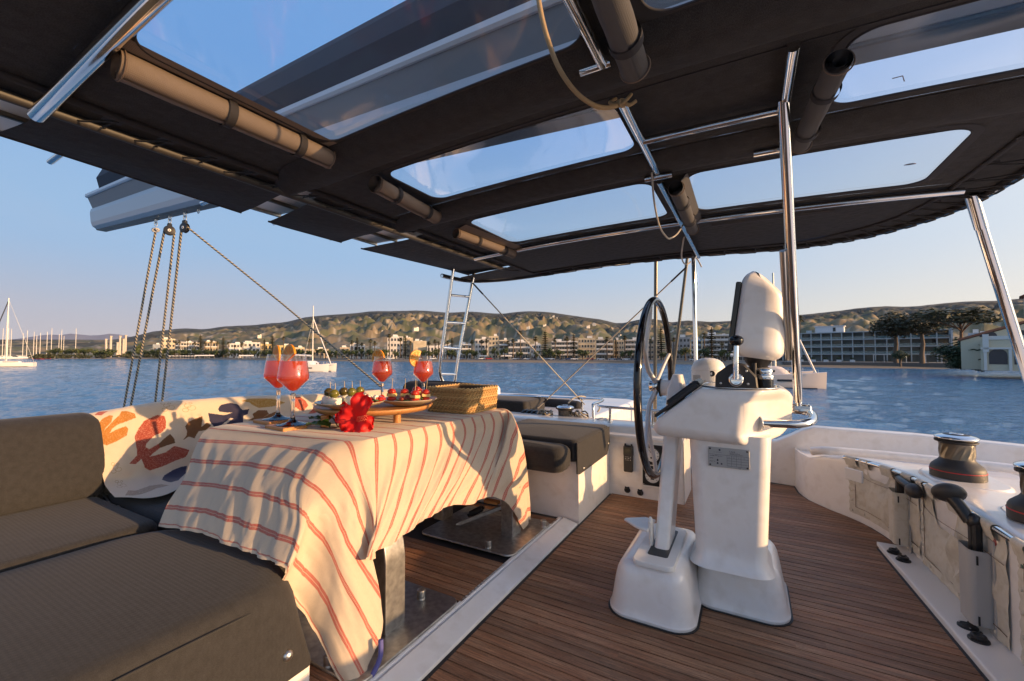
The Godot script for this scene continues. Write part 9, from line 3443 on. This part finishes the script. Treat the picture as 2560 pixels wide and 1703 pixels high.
func moored_boats() -> void:
	var white := mat(lin(0.72, 0.67, 0.60), 0.35)
	var beige := mat(lin(0.62, 0.52, 0.44), 0.35)
	var navy := mat(lin(0.03, 0.035, 0.05), 0.5)
	var dark := mat(lin(0.02, 0.022, 0.026), 0.2)
	var spar := mat(lin(0.62, 0.58, 0.50), 0.4, 0.3)
	# sloop at the left edge
	var o := thing("sailing_yacht", "white single masted yacht at anchor near the left edge", "sailing boat", far(hotel_bearing(26), 244.0, -3.35), 1.02 + PI)
	hull(13.0, 4.0, 1.5, 0.5, white, navy, o, 1.1)
	var b := MB.new()
	b.loft([rr(6.0, 2.2, 0.8, 1.5), rr(5.6, 2.0, 0.8, 2.0), rr(4.6, 1.5, 0.6, 2.15)])
	obj("cabin", b, white, o)
	b = MB.new()
	b.box(Vector3(-0.5, 1.8, 0), Vector3(4.0, 0.22, 2.16), 0.02)
	obj("cabin_window", b, dark, o)
	b = MB.new()
	b.tube([Vector3(1.0, 1.5, 0), Vector3(1.0, 25.5, 0)], 0.24, 8, true, 0.17)
	obj("mast", b, spar, o)
	b = MB.new()
	b.tube([Vector3(0.8, 3.1, 0), Vector3(-4.6, 3.3, 0)], 0.28, 8)
	obj("furled_sail", b, white, o)
	b = MB.new()
	b.tube([Vector3(1.0, 24.5, 0), Vector3(6.9, 1.9, 0)], 0.16, 6)
	obj("furled_jib", b, navy, o)
	b = MB.new()
	b.tube([Vector3(1.0, 25.0, 0), Vector3(-6.3, 1.5, 0)], 0.04, 5)
	b.tube([Vector3(1.0, 24.0, 0), Vector3(0.8, 1.5, 1.9)], 0.04, 5)
	b.tube([Vector3(1.0, 24.0, 0), Vector3(0.8, 1.5, -1.9)], 0.04, 5)
	for s: float in [-1.0, 1.0]:
		for k in 7:
			b.tube([Vector3(-6.0 + k * 1.9, 1.55, s * 1.8 * (1.0 - 0.1 * maxf(0, k - 4))), Vector3(-6.0 + k * 1.9, 2.2, s * 1.8 * (1.0 - 0.1 * maxf(0, k - 4)))], 0.03, 5)
	obj("rigging", b, spar, o)
	# two catamarans
	for k in 2:
		var at: Vector3 = [far(hotel_bearing(776), 124.0, -3.35), far(hotel_bearing(1925), 70.0, -3.35)][k]
		o = thing("catamaran", ["white catamaran with a tall mast at anchor behind the drinks", "beige catamaran moored behind the console and the tall post"][k], "catamaran", at, [0.55, 0.16][k])
		var paint: Material = [white, beige][k]
		for s: float in [-1.0, 1.0]:
			var h := Node3D.new()
			h.name = "float" if s < 0 else "float_001"
			o.add_child(h)
			h.position = Vector3(0, 0, s * 2.7)
			hull(11.5, 1.7, 1.75, 0.4, paint, navy, h, 0.1)
			b = MB.new()
			b.box(Vector3(1.0, 1.05, 0), Vector3(1.9, 0.28, 1.72), 0.1)
			obj("hull_window", b, dark, h)
		b = MB.new()
		b.box(Vector3(-0.8, 1.25, 0), Vector3(7.6, 0.9, 4.6), 0.15)
		obj("bridgedeck", b, paint, o)
		b = MB.new()
		b.loft([rr(6.4, 4.4, 1.2, 1.65, Vector2(-0.9, 0)), rr(5.8, 4.1, 1.2, 2.3, Vector2(-1.1, 0)), rr(5.0, 3.6, 1.1, 2.75, Vector2(-1.3, 0)), rr(4.2, 3.0, 1.0, 2.85, Vector2(-1.4, 0))])
		obj("cabin", b, paint, o)
		for s: float in [-1.0, 1.0]:
			for x: float in [-2.4, -1.3, -0.2]:
				b = MB.new()
				b.box(Vector3(x, 2.2, s * 2.06), Vector3(0.7, 0.38, 0.1), 0.08)
				obj("cabin_window", b, dark, o)
		b = MB.new()
		b.box(Vector3(2.05, 2.15, 0.9), Vector3(0.1, 0.35, 0.7), 0.04)
		b.box(Vector3(2.05, 2.15, -0.9), Vector3(0.1, 0.35, 0.7), 0.04)
		obj("cabin_window", b, dark, o)
		b = MB.new()
		b.tube([Vector3(0.6, 2.8, 0), Vector3(0.55, 17.4 if k == 0 else 16.0, 0)], 0.15, 8, true, 0.11)
		obj("mast", b, spar, o)
		b = MB.new()
		b.tube([Vector3(0.6, 14.0, 0), Vector3(5.4, 1.9, 0)], 0.13, 6)
		obj("furled_jib", b, white, o)
		b = MB.new()
		b.tube([Vector3(0.3, 4.2, 0), Vector3(-5.0, 4.4, 0)], 0.22, 8)
		obj("furled_sail", b, white, o)
		b = MB.new()
		b.tube([Vector3(5.3, 1.75, -2.7), Vector3(5.3, 1.75, 2.7)], 0.09, 6)
		for s: float in [-1.0, 1.0]:
			b.tube([Vector3(0.6, 14.0, 0), Vector3(-0.6, 1.8, s * 3.3)], 0.025, 5)
			for x in 6:
				b.tube([Vector3(-4.5 + x * 1.85, 1.85, s * 3.3), Vector3(-4.5 + x * 1.85, 2.5, s * 3.3)], 0.025, 5)
			b.tube([Vector3(-4.5, 2.45, s * 3.3), Vector3(4.75, 2.5, s * 3.3)], 0.015, 5)
		obj("rigging", b, spar, o)
	# yachts in the marina
	var n := 0
	for q: Array in [[4, 847], [13, 856], [17, 847], [25, 848], [55, 855], [65, 850], [82, 852], [89, 858], [98, 854], [115, 852], [126, 846], [145, 856], [151, 848], [157, 859], [187, 846]]:
		n += 1
		var bd := hotel_bearing(q[0])
		var h: float = (897.0 - q[1]) / 1060.0 * 500.0 * 1.02
		var m := thing("marina_yacht", "white yacht with a bare mast in the marina at the far left", "sailing boat", far(bd, 742.0 - q[0] * 0.2, -3.3), -deg_to_rad(bd) + (0.35 if n % 2 else -0.4), "yachts in the marina")
		hull(12.0, 3.6, 1.6, 0.3, white, navy, m, 0.7)
		b = MB.new()
		b.box(Vector3(-0.8, 2.1, 0), Vector3(5.0, 1.0, 2.0), 0.2)
		obj("cabin", b, white, m)
		b = MB.new()
		b.tube([Vector3(0.5, 1.6, 0), Vector3(0.5, h * 1.42, 0)], 0.30, 6, true, 0.22)
		b.tube([Vector3(0.4, 3.2, 0), Vector3(-4.5, 3.3, 0)], 0.3, 6)
		obj("mast", b, spar, m)
	o = thing("red_launch", "small red boat on the shore right of the marina yachts", "boat", far(hotel_bearing(105), 655.0, -3.0), -deg_to_rad(hotel_bearing(105)))
	hull(13.0, 4.0, 2.4, 0.3, M.red, navy, o, 0.5)
	b = MB.new()
	b.box(Vector3(-1.0, 3.0, 0), Vector3(7.0, 1.4, 3.0), 0.2)
	obj("cabin", b, M.red, o)
	# standing columns above the trees
	n = 0
	for q: Array in [[266, 12.0, 0.12], [276, 15.5, 0.0], [293, 8.0, 0.0], [299, 16.0, 0.0], [308, 12.5, 0.0], [313, 17.0, 0.0]]:
		n += 1
		b = MB.new()
		b.tube([Vector3(0, 0, 0), Vector3(0, q[1] + 9.0, 0)], 1.25, 10, true, 1.05)
		b.box(Vector3(0, q[1] + 9.3, 0), Vector3(2.6, 0.7, 2.6), 0.1)
		var cl := obj("pale_column", b, mat(lin(0.52, 0.44, 0.36), 0.85))
		cl.position = far(hotel_bearing(q[0]), 690.0, -1.9)
		cl.rotation.z = q[2]
		tag(cl, "pale standing column above the shore trees, %s from the left" % ["first, tilted", "second, tall", "third, short", "fourth, tall", "fifth", "sixth, tallest"][n - 1], "column", "columns above the shore trees")
